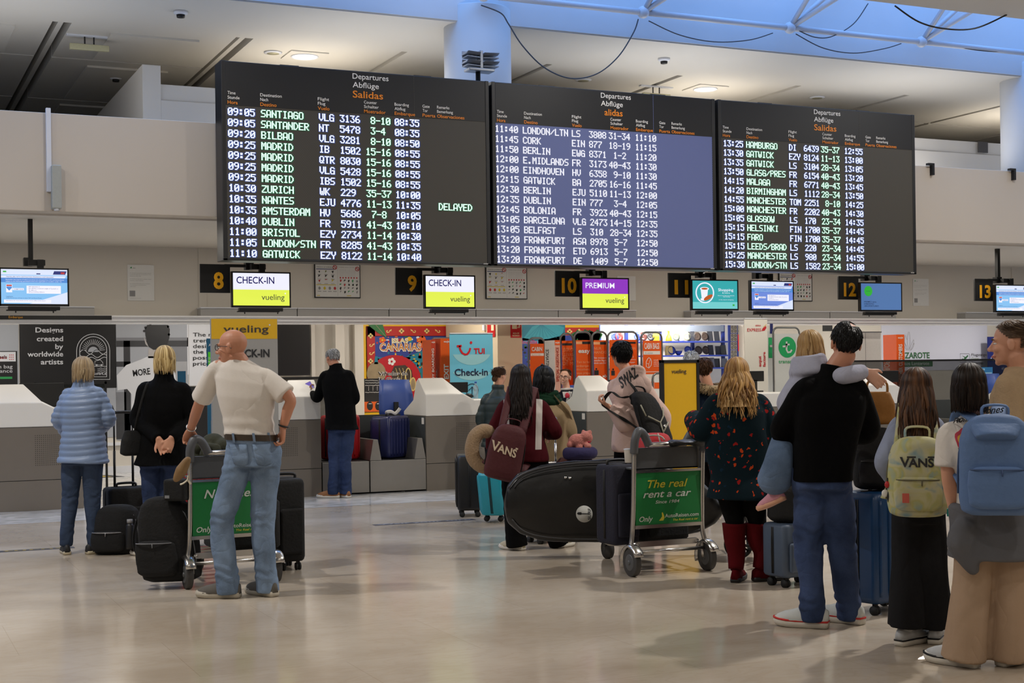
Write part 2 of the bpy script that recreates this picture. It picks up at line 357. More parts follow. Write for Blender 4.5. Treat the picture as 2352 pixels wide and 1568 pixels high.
def emerg(px, py, label):
    p = onZ(px, py-6, CZ); t = thing('emergency_lamp', label, 'lamp', p, 'ceiling emergency lamps')
    MB().box(p[0]-.3, p[0]+.3, p[1]-.04, p[1]+.04, p[2]-.02, p[2]).build('mounting_rail', ALU, t)
    for q in (-.06, .06): MB().cyl(p+V(q, 0, 0), p+V(q, 0, -.12), .01).build('hanger', DARKM, t)
    MB().box(p[0]-.26, p[0]+.26, p[1]-.03, p[1]+.03, p[2]-.2, p[2]-.12).build('lamp_body', M('cream_plastic', (190, 185, 150), .5), t, bevel=.01)
emerg(205, 88, 'cream emergency lamp hanging under the ceiling at the upper left'); emerg(1507, 204, 'cream emergency lamp hanging just above the middle board')
# grey box and strip on the fascia
p = RX(118, 380, 140, 484, 16.12); t = thing('wall_speaker', 'tall narrow grey box mounted on the fascia at the left', 'speaker', (p[0], 16.12, p[2]))
MB().box(p[0], p[1], 16.06, 16.2, p[2]+.02, p[3]).build('cabinet', M('grey_box', (160, 162, 155), .5), t, bevel=.01)
b = MB(); b.cyl((p[0]+.05, 16.1, p[2]+.03), (p[0]+.05, 16.1, p[2]), .03); b.build('bracket', ALU, t)
b = MB(); b.box(1.865, 1.915, 16.15, 16.2, 3.5, 4.41); o = b.build('cable_duct', ALU, origin=(1.89, 16.17, 3.5), bevel=.003); tag(o, 'thin white vertical cable duct on the left fascia', 'cable duct')
def hook(px, py, label):
    p = onY(px, py, 16.17); b = MB(); b.box(p[0]-.02, p[0]+.02, 16.14, 16.2, p[2]-.14, p[2]); b.box(p[0]-.09, p[0]+.02, 16.14, 16.2, p[2], p[2]+.03)
    tag(b.build('metal_bracket', DARKM, origin=p), label, 'bracket', 'brackets on the fascia top')
hook(2141, 380, 'small bent metal bracket on the fascia beside the right board'); hook(2328, 392, 'small bent metal bracket on the fascia under the right column')
# grey trunking boxes lying on the header beam
TRK = M('grey_trunking', (168, 166, 164), .5, var=.03)
def trunk(x0, x1, label):
    t = thing('trunking_box', label, 'trunking', (x0, 19.7, 2.305), 'grey trunking boxes on the header beam')
    MB().box(x0+.006, x1-.006, 19.78, 20.0, 2.306, 2.41).build('body', TRK, t, bevel=.004)
    MB().box(x0+.003, x1-.003, 19.76, 20.0, 2.41, 2.428).build('lid', ALU, t, bevel=.003)
for x0, x1, l in [(-.8, 1.3, 'grey trunking box beneath the leftmost monitor, far end'), (1.3, 2.88, 'grey trunking box beneath the leftmost travel notice monitor'), (4.30, 5.69, 'grey trunking box beneath the check-in monitor by sign 8'), (5.69, 7.08, 'grey trunking box between the monitors of desks 8 and 9'), (7.08, 8.47, 'grey trunking box beneath the check-in monitor by sign 9'),
                  (8.47, 9.86, 'grey trunking box between the monitors of desks 9 and 10'), (9.86, 11.25, 'grey trunking box beneath the premium monitor by sign 10'), (12.26, 13.64, 'grey trunking box beneath the shopping monitor'), (13.64, 15.03, 'grey trunking box right of the travel notice monitor near sign 11'), (15.03, 16.45, 'grey trunking box beneath the monitor by sign 12'), (18.0, 19.4, 'grey trunking box beneath sign 13')]:
    trunk(x0, x1, l)
# dark lettered strip hung on the header at the far left
p = RX(-40, 724, 256, 733, 19.7); t = thing('header_sign', 'black strip sign with small yellow words on the left header beam', 'sign', (p[0], 19.7, 2.25))
MB().box(p[0], p[1], 19.68, 19.72, 2.245, 2.3).build('sign_board', BLACKP, t)
b = MB(); b.text('Embarque', (p[0]+.32, 19.678, 2.262), X_, Z_, .03); b.build('lettering', M('amber_print', (226, 160, 30), .5), t)
# ================================================================== departures boards
LED = {'0': '3E5149453E', '1': '00427F4000', '2': '4261514946', '3': '2141454B31', '4': '1814127F10', '5': '2745454539', '6': '3C4A494930', '7': '0171090503', '8': '3649494936', '9': '064949291E',
       ':': '0036360000', '.': '0060600000', '-': '0808080808', '/': '2010080402', 'A': '7E1111117E', 'B': '7F49494936', 'C': '3E41414122', 'D': '7F4141221C', 'E': '7F49494941', 'F': '7F09090901', 'G': '3E4149497A',
       'H': '7F0808087F', 'I': '00417F4100', 'J': '2040413F01', 'K': '7F08142241', 'L': '7F40404040', 'M': '7F020C027F', 'N': '7F0408107F', 'O': '3E4141413E', 'P': '7F09090906', 'Q': '3E4151215E', 'R': '7F09192946',
       'S': '4649494931', 'T': '01017F0101', 'U': '3F4040403F', 'V': '1F2040201F', 'W': '3F4038403F', 'X': '6314081463', 'Y': '0708700807', 'Z': '6151494543'}
PW, PH = .0104, .0121
def led(b, s, x, z, y, core, halo, sc=1.):
    for c in s:
        if c in LED:
            for j in range(5):
                col = int(LED[c][2*j:2*j+2], 16)
                for i in range(7):
                    if col >> i & 1:
                        x0 = x+j*PW*sc; z1 = z-i*PH
                        b.add([(x0-.001, y, z1-PH*.98), (x0+PW*1.42, y, z1-PH*.98), (x0+PW*1.42, y, z1), (x0-.001, y, z1)], [(0, 1, 2, 3)], core)
                        if halo is not None:
                            b.add([(x0-.006, y+.002, z1-PH-.005), (x0+PW*1.42+.009, y+.002, z1-PH-.005), (x0+PW*1.42+.009, y+.002, z1+.003), (x0-.006, y+.002, z1+.003)], [(0, 1, 2, 3)], halo)
        x += .0625*sc
L_WB = E_('led_white_blue', (232, 240, 255), 1.15); L_WG = E_('led_white_green', (225, 255, 240), 1.1); L_W = E_('led_white', (236, 236, 246), 1.0)
H_B = E_('led_halo_blue', (62, 84, 160), .75); H_G = E_('led_halo_green', (20, 110, 72), .8); H_N = E_('led_halo_violet', (110, 115, 160), .8)
HDR_W = M('header_print_white', (244, 240, 232), .5, var=0); HDR_O = M('header_print_orange', (244, 140, 20), .5, var=0)
BRD = M('board_black', (24, 24, 25), .42, var=.05); BRDH = M('board_header_black', (15, 15, 16), .5, var=.05)
def led_panel_mat(name, rgb, em):
    m = bpy.data.materials.new(name); m.use_nodes = True; nt = m.node_tree; N = nt.nodes; L = nt.links; b = N['Principled BSDF']
    tc = N.new('ShaderNodeTexCoord'); mp = N.new('ShaderNodeMapping'); mp.inputs['Scale'].default_value = (96, 1, 66); L.new(tc.outputs['Object'], mp.inputs[0])
    vo = N.new('ShaderNodeTexChecker'); vo.inputs['Scale'].default_value = 1.; L.new(mp.outputs[0], vo.inputs['Vector'])
    c = lin(rgb); vo.inputs['Color1'].default_value = (*[v*.8 for v in c], 1); vo.inputs['Color2'].default_value = (*[v*1.2 for v in c], 1)
    L.new(vo.outputs['Color'], b.inputs['Base Color']); b.inputs['Roughness'].default_value = .6
    if em: L.new(vo.outputs['Color'], b.inputs['Emission Color']); b.inputs['Emission Strength'].default_value = em
    return m
PAN_D = led_panel_mat('led_panel_dark', (66, 62, 54), 0); PAN_B = led_panel_mat('led_panel_blue', (70, 77, 112), .75)
rows1 = """09:05|SANTIAGO|VLG|3136| 8-10|08:35
09:05|SANTANDER|NT|5478| 3-4|08:35
09:20|BILBAO|VLG|3281| 8-10|08:50
09:25|MADRID|IB|1502|15-16|08:55
09:25|MADRID|QTR|8030|15-16|08:55
09:25|MADRID|VLG|5428|15-16|08:55
09:25|MADRID|IBS|1502|15-16|08:55
10:30|ZURICH|WK|229|35-37|10:00
10:35|NANTES|EJU|4776|11-13|11:35|DELAYED
10:35|AMSTERDAM|HV|5686| 7-8|10:05
10:40|DUBLIN|FR|5911|41-43|10:10
11:00|BRISTOL|EZY|2734|11-14|10:30
11:05|LONDON/STN|FR|8285|41-43|10:35
11:10|GATWICK|EZY|8122|11-14|10:40"""
rows2 = """11:40|LONDON/LTN|LS|3808|31-34|11:10
11:45|CORK|EIN|877|18-19|11:15
11:50|BERLIN|EWG|8371| 1-2|11:20
12:00|E.MIDLANDS|FR|3173|40-43|11:30
12:00|EINDHOVEN|HV|6358| 9-10|11:30
12:15|GATWICK|BA|2705|16-16|11:45
12:30|BERLIN|EJU|5110|11-13|12:00
12:35|DUBLIN|EIN|777| 3-4|12:05
12:45|BOLONIA|FR|3923|40-43|12:15
13:05|BARCELONA|VLG|2473|14-15|12:35
13:05|BELFAST|LS|310|28-34|12:35
13:20|FRANKFURT|ASA|8978| 5-7|12:50
13:20|FRANKFURT|ETD|6913| 5-7|12:50
13:20|FRANKFURT|DE|1409| 5-7|12:50"""
rows3 = """13:25|HAMBURGO|DI|6439|35-37|12:55
13:30|GATWICK|EZY|8124|11-13|13:00
13:35|GATWICK|LS|3104|28-34|13:05
13:50|GLASG/PRES|FR|6154|40-43|13:20
14:15|MALAGA|FR|6771|40-43|13:45
14:20|BIRMINGHAM|LS|1112|28-34|13:50
14:55|MANCHESTER|TOM|2251| 8-10|14:25
15:00|MANCHESTER|FR|2202|40-43|14:30
15:05|GLASGOW|LS|170|23-34|14:35
15:15|HELSINKI|FIN|1700|35-37|14:45
15:15|FARO|FIN|1700|35-37|14:45
15:15|LEEDS/BRAD|LS|220|23-34|14:45
15:25|MANCHESTER|LS|980|23-34|14:55
15:30|LONDON/STN|LS|1582|23-34|15:00"""
BY = 15.7
def board(x0, x1, rows, pan, label, salidas, bright):
    t = thing('departures_board', label, 'departures board', (x0, BY, 2.755), 'departures boards above the desks')
    b = MB(); b.box(x0, x1, BY+.012, BY+.30, 2.755, 4.98); b.box(x0, x0+.05, BY-.004, BY+.02, 2.755, 4.98); b.box(x1-.05, x1, BY-.004, BY+.02, 2.755, 4.98); b.box(x0, x1, BY-.004, BY+.02, 2.755, 2.782)
    b.build('housing', BRD, t, bevel=.006)
    MB().box(x0+.05, x1-.05, BY, BY+.02, 4.485, 4.97).build('header_panel', BRDH, t, bevel=.002)
    b = MB(); b.box(x0+.05, x1-.05, BY+.002, BY+.02, 2.78, 4.485); b.box((x0+x1)/2+.66, (x0+x1)/2+.664, BY-.001, BY+.002, 4.485, 4.97); b.build('led_panel', pan, t)
    for k in (.25, .75):
        xx = x0+(x1-x0)*k; MB().box(xx-.04, xx+.04, BY+.3, 16.2, 3.7, 3.8).build('wall_arm', BRD, t); MB().box(xx-.11, xx+.11, BY+.1, BY+.2, 4.98, 5.005).build('hanger_tab', BRD, t)
    b = MB(); y = BY-.003; k = (x1-x0)/3.25; ox = x0-3.68
    cols = [0.07, .44, 1.11, 1.665, 2.04, 2.39, 2.575]
    b.text('Departures', (x0+1.53*k, y, 4.885), X_, Z_, .062, .44*k, 0, .006); b.text('Abflüge', (x0+1.53*k, y, 4.785), X_, Z_, .062, .32*k, 0, .006)
    b.text(salidas, (x0+(1.53 if salidas == 'Salidas' else 1.58)*k, y, 4.668), X_, Z_, .078, (.37 if salidas == 'Salidas' else .265)*k, 1, .01)
    b.build('header_title', [HDR_W, HDR_O], t)
    for c, (a, d, e) in zip(cols, [('Time', 'Stunde', 'Hora'), ('Destination', 'Nach', 'Destino'), ('Flight', 'Flug', 'Vuelo'), ('Counter', 'Schalter', 'Mostrador'), ('Boarding', 'Abflug', 'Embarque'), ('Gate', 'Tor', 'Puerta'), ('Remarks', 'Bemerkung', 'Observaciones')]):
        wa = {'Observaciones': .35, 'Mostrador': .265, 'Embarque': .255}.get(e, .0245*len(e)+.015)*k
        b = MB(); b.text(a, (x0+c*k, y, 4.606), X_, Z_, .034, len(a)*.0225*k, 0, .004); b.text(d, (x0+c*k, y, 4.555), X_, Z_, .034, len(d)*.0225*k, 0, .004); b.text(e, (x0+c*k, y, 4.498), X_, Z_, .038, wa, 1, .008); b.build('column_heading', [HDR_W, HDR_O], t)
    c = [.07, .445, 1.12, 1.37, 1.70, 2.04]
    if k < .99: c = [.04, .41, 1.08, 1.32, 1.62, 1.98]
    if ox > 6: c = [.075, .43, 1.11, 1.35, 1.65, 2.02]
    for i, r in enumerate(rows.split('\n')):
        p = r.split('|'); z = 4.457-.1214*i
        row = bpy.data.objects.new('flight_row', None); C.objects.link(row); row.parent = t; row.empty_display_size = .05; row['_o'] = list(t['_o'])
        hb, hg = (0, 1) if bright else (None, None)
        for nm, s_, xx, m_, h_ in (('time_field', p[0], c[0], 2, hb), ('destination_field', p[1], c[1], 3, hg), ('airline_field', p[2], c[2], 2, hb), ('number_field', p[3], c[3], 2, hb), ('counter_field', p[4], c[4]-.02, 3, hg), ('boarding_field', p[5], c[5], 2, hb), ('remark_field', p[6] if len(p) > 6 else '', 2.58, 3, hg)):
            if s_: b = MB(); led(b, s_, x0+xx, z, y, m_, h_); b.build(nm, [H_B, H_G, L_WB if bright else L_W, L_WG if bright else L_W], row)
    b = MB(); b.text('erekar', (x1-.1, y-.003, 2.77), X_, Z_, .016, .06, 0, .004); b.build('maker_mark', [HDR_W], t)
board(3.68, 6.93, rows1, PAN_D, 'left departures board whose first row is SANTIAGO', 'Salidas', True)
board(6.965, 10.14, rows2, PAN_B, 'middle departures board with a bluish lit panel, first row LONDON/LTN', 'alidas', False)
board(10.185, 13.42, rows3, PAN_D, 'right departures board whose first row is HAMBURGO', 'Salidas', True)
# post with wall washer between the boards
t = thing('uplight_post', 'grey louvred uplighter on a dark post between left and middle boards', 'lamp', (6.947, 16.06, 3.3))
b = MB(); b.cyl((6.947, 16.06, 3.3), (6.947, 16.06, 5.18), .03, 12); b.box(6.9, 6.99, 16.06, 16.2, 3.4, 3.46); b.box(6.9, 6.99, 16.06, 16.2, 4.2, 4.26); b.build('post', DARKM, t)
UPL = M('grey_lamp_body', (150, 156, 165), .35, .3)
b = MB(); b.box(6.8, 7.14, 15.98, 16.16, 5.165, 5.2); b.build('gear_box', UPL, t, bevel=.008)
for sx in (-1, 1):
    b = MB()
    for zz in (5.22, 5.325):
        a = V(6.975+sx*.115, 16.06, zz+.05); b.obox(a, V(.095, sx*-.02, 0), V(.0, .09, 0), V(0, -.03, .012)); b.obox(a+V(0, 0, -.045), V(.095, sx*-.02, 0), V(0, .09, 0), V(0, 0, .006)); b.obox(a+V(0, .07, 0), V(.095, 0, 0), V(0, .006, 0), V(0, 0, .045))
    b.build('louvre', [UPL], t, bevel=.004)
MB().box(6.955, 6.995, 16.0, 16.12, 5.2, 5.42).build('spine', UPL, t, bevel=.006)
# ================================================================== numbered desk signs and monitors
NUM = M('amber_numeral', (255, 184, 24), .5, var=0)
def desk_sign(px, py, num):
    p = onY(px, py, 16.8); x0 = p[0]; z1 = 2.795
    t = thing('desk_number_sign', 'square black hanging sign with amber desk number %s' % num, 'sign', (x0, 16.8, 2.455), 'numbered desk signs')
    MB().box(x0, x0+.36, 16.79, 16.82, z1-.34, z1).build('sign_board', M('sign_black', (20, 20, 21), .5), t, bevel=.003)
    b = MB(); b.text(num, (x0+.2 if len(num) > 1 else x0+.22, 16.787, 2.51), X_, Z_, .18, .12 if len(num) == 1 else .22, 0, .034, align='c'); b.build('numeral', [NUM], t)
    MB().box(x0+.3, x0+.62, 16.81, 16.85, 2.765, 2.80).build('arm', BLACKP, t)
    return x0
BLK = M('monitor_black', (12, 12, 13), .35)
def monitor(px0, px1, label, draw, pole=None, xr=None, yaw=0.):
    x0, x1 = onY(px0, 670, 16.6)[0], onY(px1, 670, 16.6)[0]
    if xr: x0, x1 = xr
    xc = (x0+x1)/2; w = x1-x0; z0, z1 = 2.275, 2.70
    t = thing('monitor', label, 'monitor', (xc, 16.6, z0), 'monitors above the desks')
    def XF(b): b.rot((xc, 16.6, 0), yaw); return b
    b = XF(MB()); b.box(-w/2, w/2, 0.004, .055, z0, z1); b.box(-w/2, -w/2+.018, -.004, .01, z0, z1); b.box(w/2-.018, w/2, -.004, .01, z0, z1); b.box(-w/2, w/2, -.004, .01, z0, z0+.024); b.box(-w/2, w/2, -.004, .01, z1-.018, z1)
    b.build('housing', BLK, t, bevel=.003)
    b = XF(MB()); b.box(-w/2+.09, w/2-.1, -.01, .07, z0-.045, z0-.005); b.box(-w/2+.07, w/2-.14, .0, .05, z0-.055, z0-.04)
    for q in (-.2, .2): b.cyl((q, .02, z0-.055), (q, .02, z0-.075), .008, 8)
    b.build('tray', BLK, t, bevel=.004)
    xp = x0+(.30*w/.71 if pole is None else pole)
    b = MB(); b.box(xp-.025, xp+.025, 16.84, 16.9, 2.80, 3.275); b.build('ceiling_pole', BLK, t)
    b = MB(); b.box(xp-.04, xp+.14, 16.70, 16.86, 2.735, 2.80); b.box(xp+.05, xp+.12, 16.66, 16.72, 2.70, 2.80); b.box(xp-.08, xp+.02, 16.80, 16.9, 2.735, 2.83); b.build('mount', BLK, t, bevel=.004)
    b = XF(MB()); hx, hz0, hz1 = w/2-.018, z0+.024, z1-.018
    mats = draw(b, -hx, hx, hz0, hz1, 0.0); b.build('screen', mats, t)
def quad(b, x0, x1, z0, z1, y, m): b.add([(x0, y, z0), (x1, y, z0), (x1, y, z1), (x0, y, z1)], [(0, 1, 2, 3)], m)
SC_W = E_('screen_white', (240, 240, 255), 1.); SC_Y = E_('screen_yellow', (232, 246, 84), .95); SC_NAVY = E_('screen_navy', (28, 22, 110), .6); SC_GREY = E_('screen_grey_text', (92, 92, 70), .6)
SC_P = E_('screen_purple', (150, 60, 200), .9)
def d_checkin(b, x0, x1, z0, z1, y):
    zm = z0+(z1-z0)*.49; quad(b, x0, x1, zm, z1, y, 0); quad(b, x0, x1, z0, zm, y, 1); w = x1-x0
    b.text('CHECK-IN', (x0+.06*w, y-.002, zm+.073), X_, Z_, .078, .67*w, 2, .012); b.text('vueling', (x0+.50*w, y-.002, z0+.068), X_, Z_, .066, .41*w, 3, .004)
    b.disc((x0+.925*w, y-.002, z0+.145), .008, Y_, .001, 10, 0); return [SC_W, SC_Y, SC_NAVY, SC_GREY]
def d_premium(b, x0, x1, z0, z1, y):
    zm = z0+(z1-z0)*.49; quad(b, x0, x1, zm, z1, y, 0); quad(b, x0, x1, z0, zm, y, 1); w = x1-x0
    b.text('PREMIUM', (x0+.07*w, y-.002, zm+.073), X_, Z_, .07, .63*w, 2, .005); b.text('vueling', (x0+.50*w, y-.002, z0+.068), X_, Z_, .066, .41*w, 3, .004)
    b.disc((x0+.925*w, y-.002, z0+.145), .008, Y_, .001, 10, 2); return [SC_P, SC_Y, SC_W, SC_GREY]
SC_LB = E_('screen_light_blue', (140, 200, 250), .9); SC_MB = E_('screen_mid_blue', (88, 148, 226), .85); SC_PB = E_('screen_pale', (222, 232, 255), .95); SC_RED = E_('screen_red', (214, 70, 60), .8); SC_GRN = E_('screen_green', (60, 190, 70), .8); SC_INK = E_('screen_ink', (60, 70, 150), .55)
SC_LB2 = E_('screen_violet_blue', (120, 150, 235), .85)
def d_travel(alt):
    def d(b, x0, x1, z0, z1, y):
        w, h = x1-x0, z1-z0; f = lambda u, v: (x0+u*w, z0+v*h)
        quad(b, x0, x1, z0, z1, y, 0); quad(b, x0, x1, z0+.84*h, z1, y-.0005, 2); quad(b, x0, x1, z0+.62*h, z0+.75*h, y-.0005, 1)
        b.add([f(0, .75)[:1]+(y-.001,)+f(0, .75)[1:], (x0+.955*w, y-.001, z0+.75*h), (x0+.985*w, y-.001, z0+.82*h), (x0, y-.001, z0+.82*h)], [(0, 1, 2, 3)], 2)
        b.add([(x0+.42*w, y-.0005, z0), (x1, y-.0005, z0), (x1, y-.0005, z0+.35*h)], [(0, 1, 2)], 2)
        T = lambda s, u, v, c, wd, m: b.text(s, (x0+u*w, y-.002, z0+v*h), X_, Z_, c*h, wd*w, m, .003)
        T('TRAVELLERS WITH DESTINATION PENINSULA AND BALEARIC', .075, .765, .03, .72, 4); T('Remember that imports of tobacco products are exempted from VAT and Excise Duties', .07, .69, .025, .88, 3); T('subject to the following quantitative limits (not applicable to travellers under 17)', .07, .64, .025, .84, 3)
        quad(b, x0+.38*w, x0+.90*w, z0+.30*h, z0+.53*h, y-.001, 3)
        for k, s in enumerate(('200 cigarettes or', '100 cigarillos (maximum weight of 3 g each) or', '50 cigars or', '250 g smoking tobacco')): T(s, .41, .485-.05*k, .026, (.17, .45, .12, .24)[k], 4)
        quad(b, x0+.075*w, x0+.165*w, z0+.33*h, z0+.56*h, y-.001, 3); b.add([(x0+.08*w, y-.002, z0+.46*h), (x0+.12*w, y-.002, z0+.38*h), (x0+.16*w, y-.002, z0+.46*h), (x0+.16*w, y-.002, z0+.5*h), (x0+.08*w, y-.002, z0+.5*h)], [(0, 1, 2, 3, 4)], 1)
        quad(b, x0+.08*w, x0+.16*w, z0+.51*h, z0+.55*h, y-.002, 5); quad(b, x0+.17*w, x0+.34*w, z0+.395*h, z0+.455*h, y-.001, 3); T('EXEMPTIONS', .19, .41, .026, .14, 4)
        T('Legislation', .075, .20, .026, .10, 4); T('Royal Decree-Law and Law on taxes, VAT and Excise Duties', .075, .16, .022, .53, 4); quad(b, x0+.04*w, x0+.75*w, z0+.03*h, z0+.12*h, y-.001, 3); T('Information: for more details ask the customs office of this airport', .07, .085, .02, .6, 4)
        quad(b, x0+.03*w, x0+.08*w, z0+.91*h, z0+.95*h, y-.001, 6); b.add([(x0+.78*w, y-.001, z0+.86*h), (x0+.97*w, y-.001, z0+.86*h), (x0+.99*w, y-.001, z0+.96*h), (x0+.80*w, y-.001, z0+.96*h)], [(0, 1, 2, 3)], 4); quad(b, x0+.9*w, x0+.96*w, z0+.88*h, z0+.93*h, y-.002, 5); quad(b, x0+.53*w, x0+.59*w, z0+.86*h, z0+.89*h, y-.001, 4)
        return [SC_LB2 if alt else SC_LB, SC_MB, SC_PB, SC_W, SC_INK, SC_RED, SC_GRN]
    return d
SC_T = E_('screen_teal', (58, 176, 180), .9); SC_TL = E_('screen_teal_light', (120, 214, 214), .9); SC_BR = E_('screen_croissant', (206, 96, 40), .8)
def d_shop(b, x0, x1, z0, z1, y):
    w, h = x1-x0, z1-z0; quad(b, x0, x1, z0, z1, y, 0); quad(b, x0, x1, z0, z0+.24*h, y-.0005, 1)
    c = V(x0+.27*w, y-.001, z0+.57*h)
    R = [c+V(.135*math.cos(a), 0, .135*math.sin(a)) for a in np.linspace(0, 2*math.pi, 33)[:-1]]; b.tube(R, .009, 6, 2, closed=True)
    b.lathe(c+V(0, -.002, -.085), [(.04, 0), (.055, .03), (.052, .09), (.05, .1)], 16, 2) if False else None
    b.add([c+V(-.05, -.001, -.07), c+V(.035, -.001, -.07), c+V(.05, -.001, .055), c+V(-.065, -.001, .055)], [(0, 1, 2, 3)], 2); b.add([c+V(.07*math.cos(a)-.005, -.002, .055+.024*math.sin(a)) for a in np.linspace(0, 6.28, 20)[:-1]], [tuple(range(19))], 2); b.add([c+V(.05*math.cos(a)-.005, -.003, .055+.014*math.sin(a)) for a in np.linspace(0, 6.28, 20)[:-1]], [tuple(range(19))], 3)
    b.add([c+V(.05+.07*math.cos(a), -.004, -.065+.03*math.sin(a)+.03*math.cos(a)) for a in np.linspace(0, 6.28, 20)[:-1]], [tuple(range(19))], 3); b.add([c+V(-.02+.05*math.cos(a), -.002, -.09+.02*math.sin(a)) for a in np.linspace(0, 6.28, 20)[:-1]], [tuple(range(19))], 2)
    b.add([c+V(.1*math.cos(a), -.001, -.165+.02*math.sin(a)) for a in np.linspace(0, 6.28, 20)[:-1]], [tuple(range(19))], 1)
    T = lambda s, u, v, cc, wd: b.text(s, (x0+u*w, y-.002, z0+v*h), X_, Z_, cc*h, wd*w, 2, .006)
    T('Shopping', .57, .63, .10, .34); T('& more', .66, .55, .04, .17); T('Discover our shops and restaurants', .56, .46, .025, .37); T('before boarding', .68, .42, .025, .15); T('at the airport shopping', .58, .31, .025, .33)
    quad(b, x0+.89*w, x0+.935*w, z0+.1*h, z0+.16*h, y-.001, 4); return [SC_T, SC_TL, SC_W, SC_BR, SC_GRN]
SC_SB = E_('screen_slate_blue', (88, 128, 186), .75); SC_DK = E_('screen_dark_text', (30, 44, 84), .5); SC_LG = E_('screen_lime', (52, 190, 60), .75)
def d_aena(b, x0, x1, z0, z1, y):
    w, h = x1-x0, z1-z0; quad(b, x0, x1, z0, z1, y, 0); c = V(x0+.18*w, y-.001, z0+.71*h)
    b.add([c+V(.07*math.cos(a), 0, .075*math.sin(a)) for a in np.linspace(0, 6.28, 26)[:-1]], [tuple(range(25))], 1); b.text('PRINCIPADO', c+V(-.035, -.001, -.006), X_, Z_, .01, .07, 2, .003)
    T = lambda s, v, wd: b.text(s, (x0+.075*w, y-.002, z0+v*h), X_, Z_, .05*h, wd*w, 2, .01)
    T('PREMIO aena', .28, .30); T('DE MARKETING', .20, .24); T('AEROPORTUARIO', .12, .36); return [SC_SB, SC_LG, SC_DK]
for px, n in ((459, '8'), (908, '9'), (1275, '10'), (1535, '11'), (1925, '12'), (2238, '13')): desk_sign(px, 640, n)
monitor(0, 0, 'travel notice monitor, pale blue screen, at the far left edge', d_travel(0), pole=.36, xr=(1.40, 2.14))
monitor(532, 668, 'monitor with CHECK-IN screen, white over yellow, beside sign 8', d_checkin)
monitor(975, 1092, 'monitor with CHECK-IN screen, white over yellow, beside sign 9', d_checkin)
monitor(1335, 1445, 'monitor with PREMIUM screen, purple over yellow, beside sign 10', d_premium)
monitor(1590, 1694, 'monitor with a teal Shopping screen showing a cup', d_shop, yaw=-.06)
monitor(1722, 1825, 'travel notice monitor with violet blue screen right of the Shopping monitor', d_travel(1), yaw=.05)
monitor(1977, 2070, 'monitor with slate blue screen and a green disc beside sign 12', d_aena, yaw=-.05)
monitor(0, 0, 'travel notice monitor, pale blue screen, beside sign 13', d_travel(0), xr=(15.70, 16.43))
# ================================================================== papers on the wall
PAP = M('paper_white', (222, 222, 220), .6, var=.02); INKG = M('print_grey', (140, 140, 142), .6, var=0); INKK = M('print_black', (30, 30, 32), .6, var=0)
GRN = M('print_green', (40, 150, 80), .6, var=0); INKR = M('print_red', (190, 40, 45), .6, var=0); INKY = M('print_yellow', (214, 190, 40), .6, var=0); INKB = M('print_blue', (40, 60, 120), .6, var=0)
def notice(px0, py0, px1, py1, label, faint=False):
    x0, x1, z0, z1 = RX(px0, py0, px1, py1, 19.99); t = thing('paper_notice', label, 'notice', (x0, 19.99, z0), 'paper notices on the back wall')
    MB().box(x0, x1, 19.988, 20.0, z0, z1).build('sheet', PAP, t); w, h = x1-x0, z1-z0; b = MB(); y = 19.986
    if not faint:
        b.add([(x0+.09*w, y, z0+.90*h), (x0+.17*w, y, z0+.90*h), (x0+.15*w, y, z0+.95*h)], [(0, 1, 2)], 1); b.text('aena', (x0+.2*w, y, z0+.9*h), X_, Z_, .02*h, .1*w, 2, .004)
        for k, s in enumerate(['For security reasons all passengers must be', 'at the desk with their travel papers in time', 'please have them ready', '', 'Por razones de seguridad los pasajeros deben', 'presentar su documentacion', '', 'Aus Sicherheitsgrunden mussen Passagiere', 'ihre Reisedokumente bereithalten', 'vielen Dank']):
            if s: b.text(s, (x0+.09*w, y, z0+(.76-.042*k)*h), X_, Z_, .014*h, min(.8, .019*len(s))*w, 0, .002)
        b.text('www.aena.es', (x0+.09*w, y, z0+.06*h), X_, Z_, .013*h, .4*w, 0, .002)
        quad(b, x0+.07*w, x0+.28*w, z0+.115*h, z0+.275*h, y, 0)
    else: quad(b, x0+.1*w, x0+.5*w, z0+.8*h, z0+.82*h, y, 0)
    b.build('print', [INKG, GRN, INKK], t)
notice(293, 608, 354, 690, 'paper notice on the wall between the leftmost monitor and sign 8'); notice(2097, 640, 2133, 702, 'paper notice on the wall right of the slate blue monitor'); notice(1418, 634, 1460, 690, 'faint blank paper sheet on the wall between the premium monitor and sign 11', True)
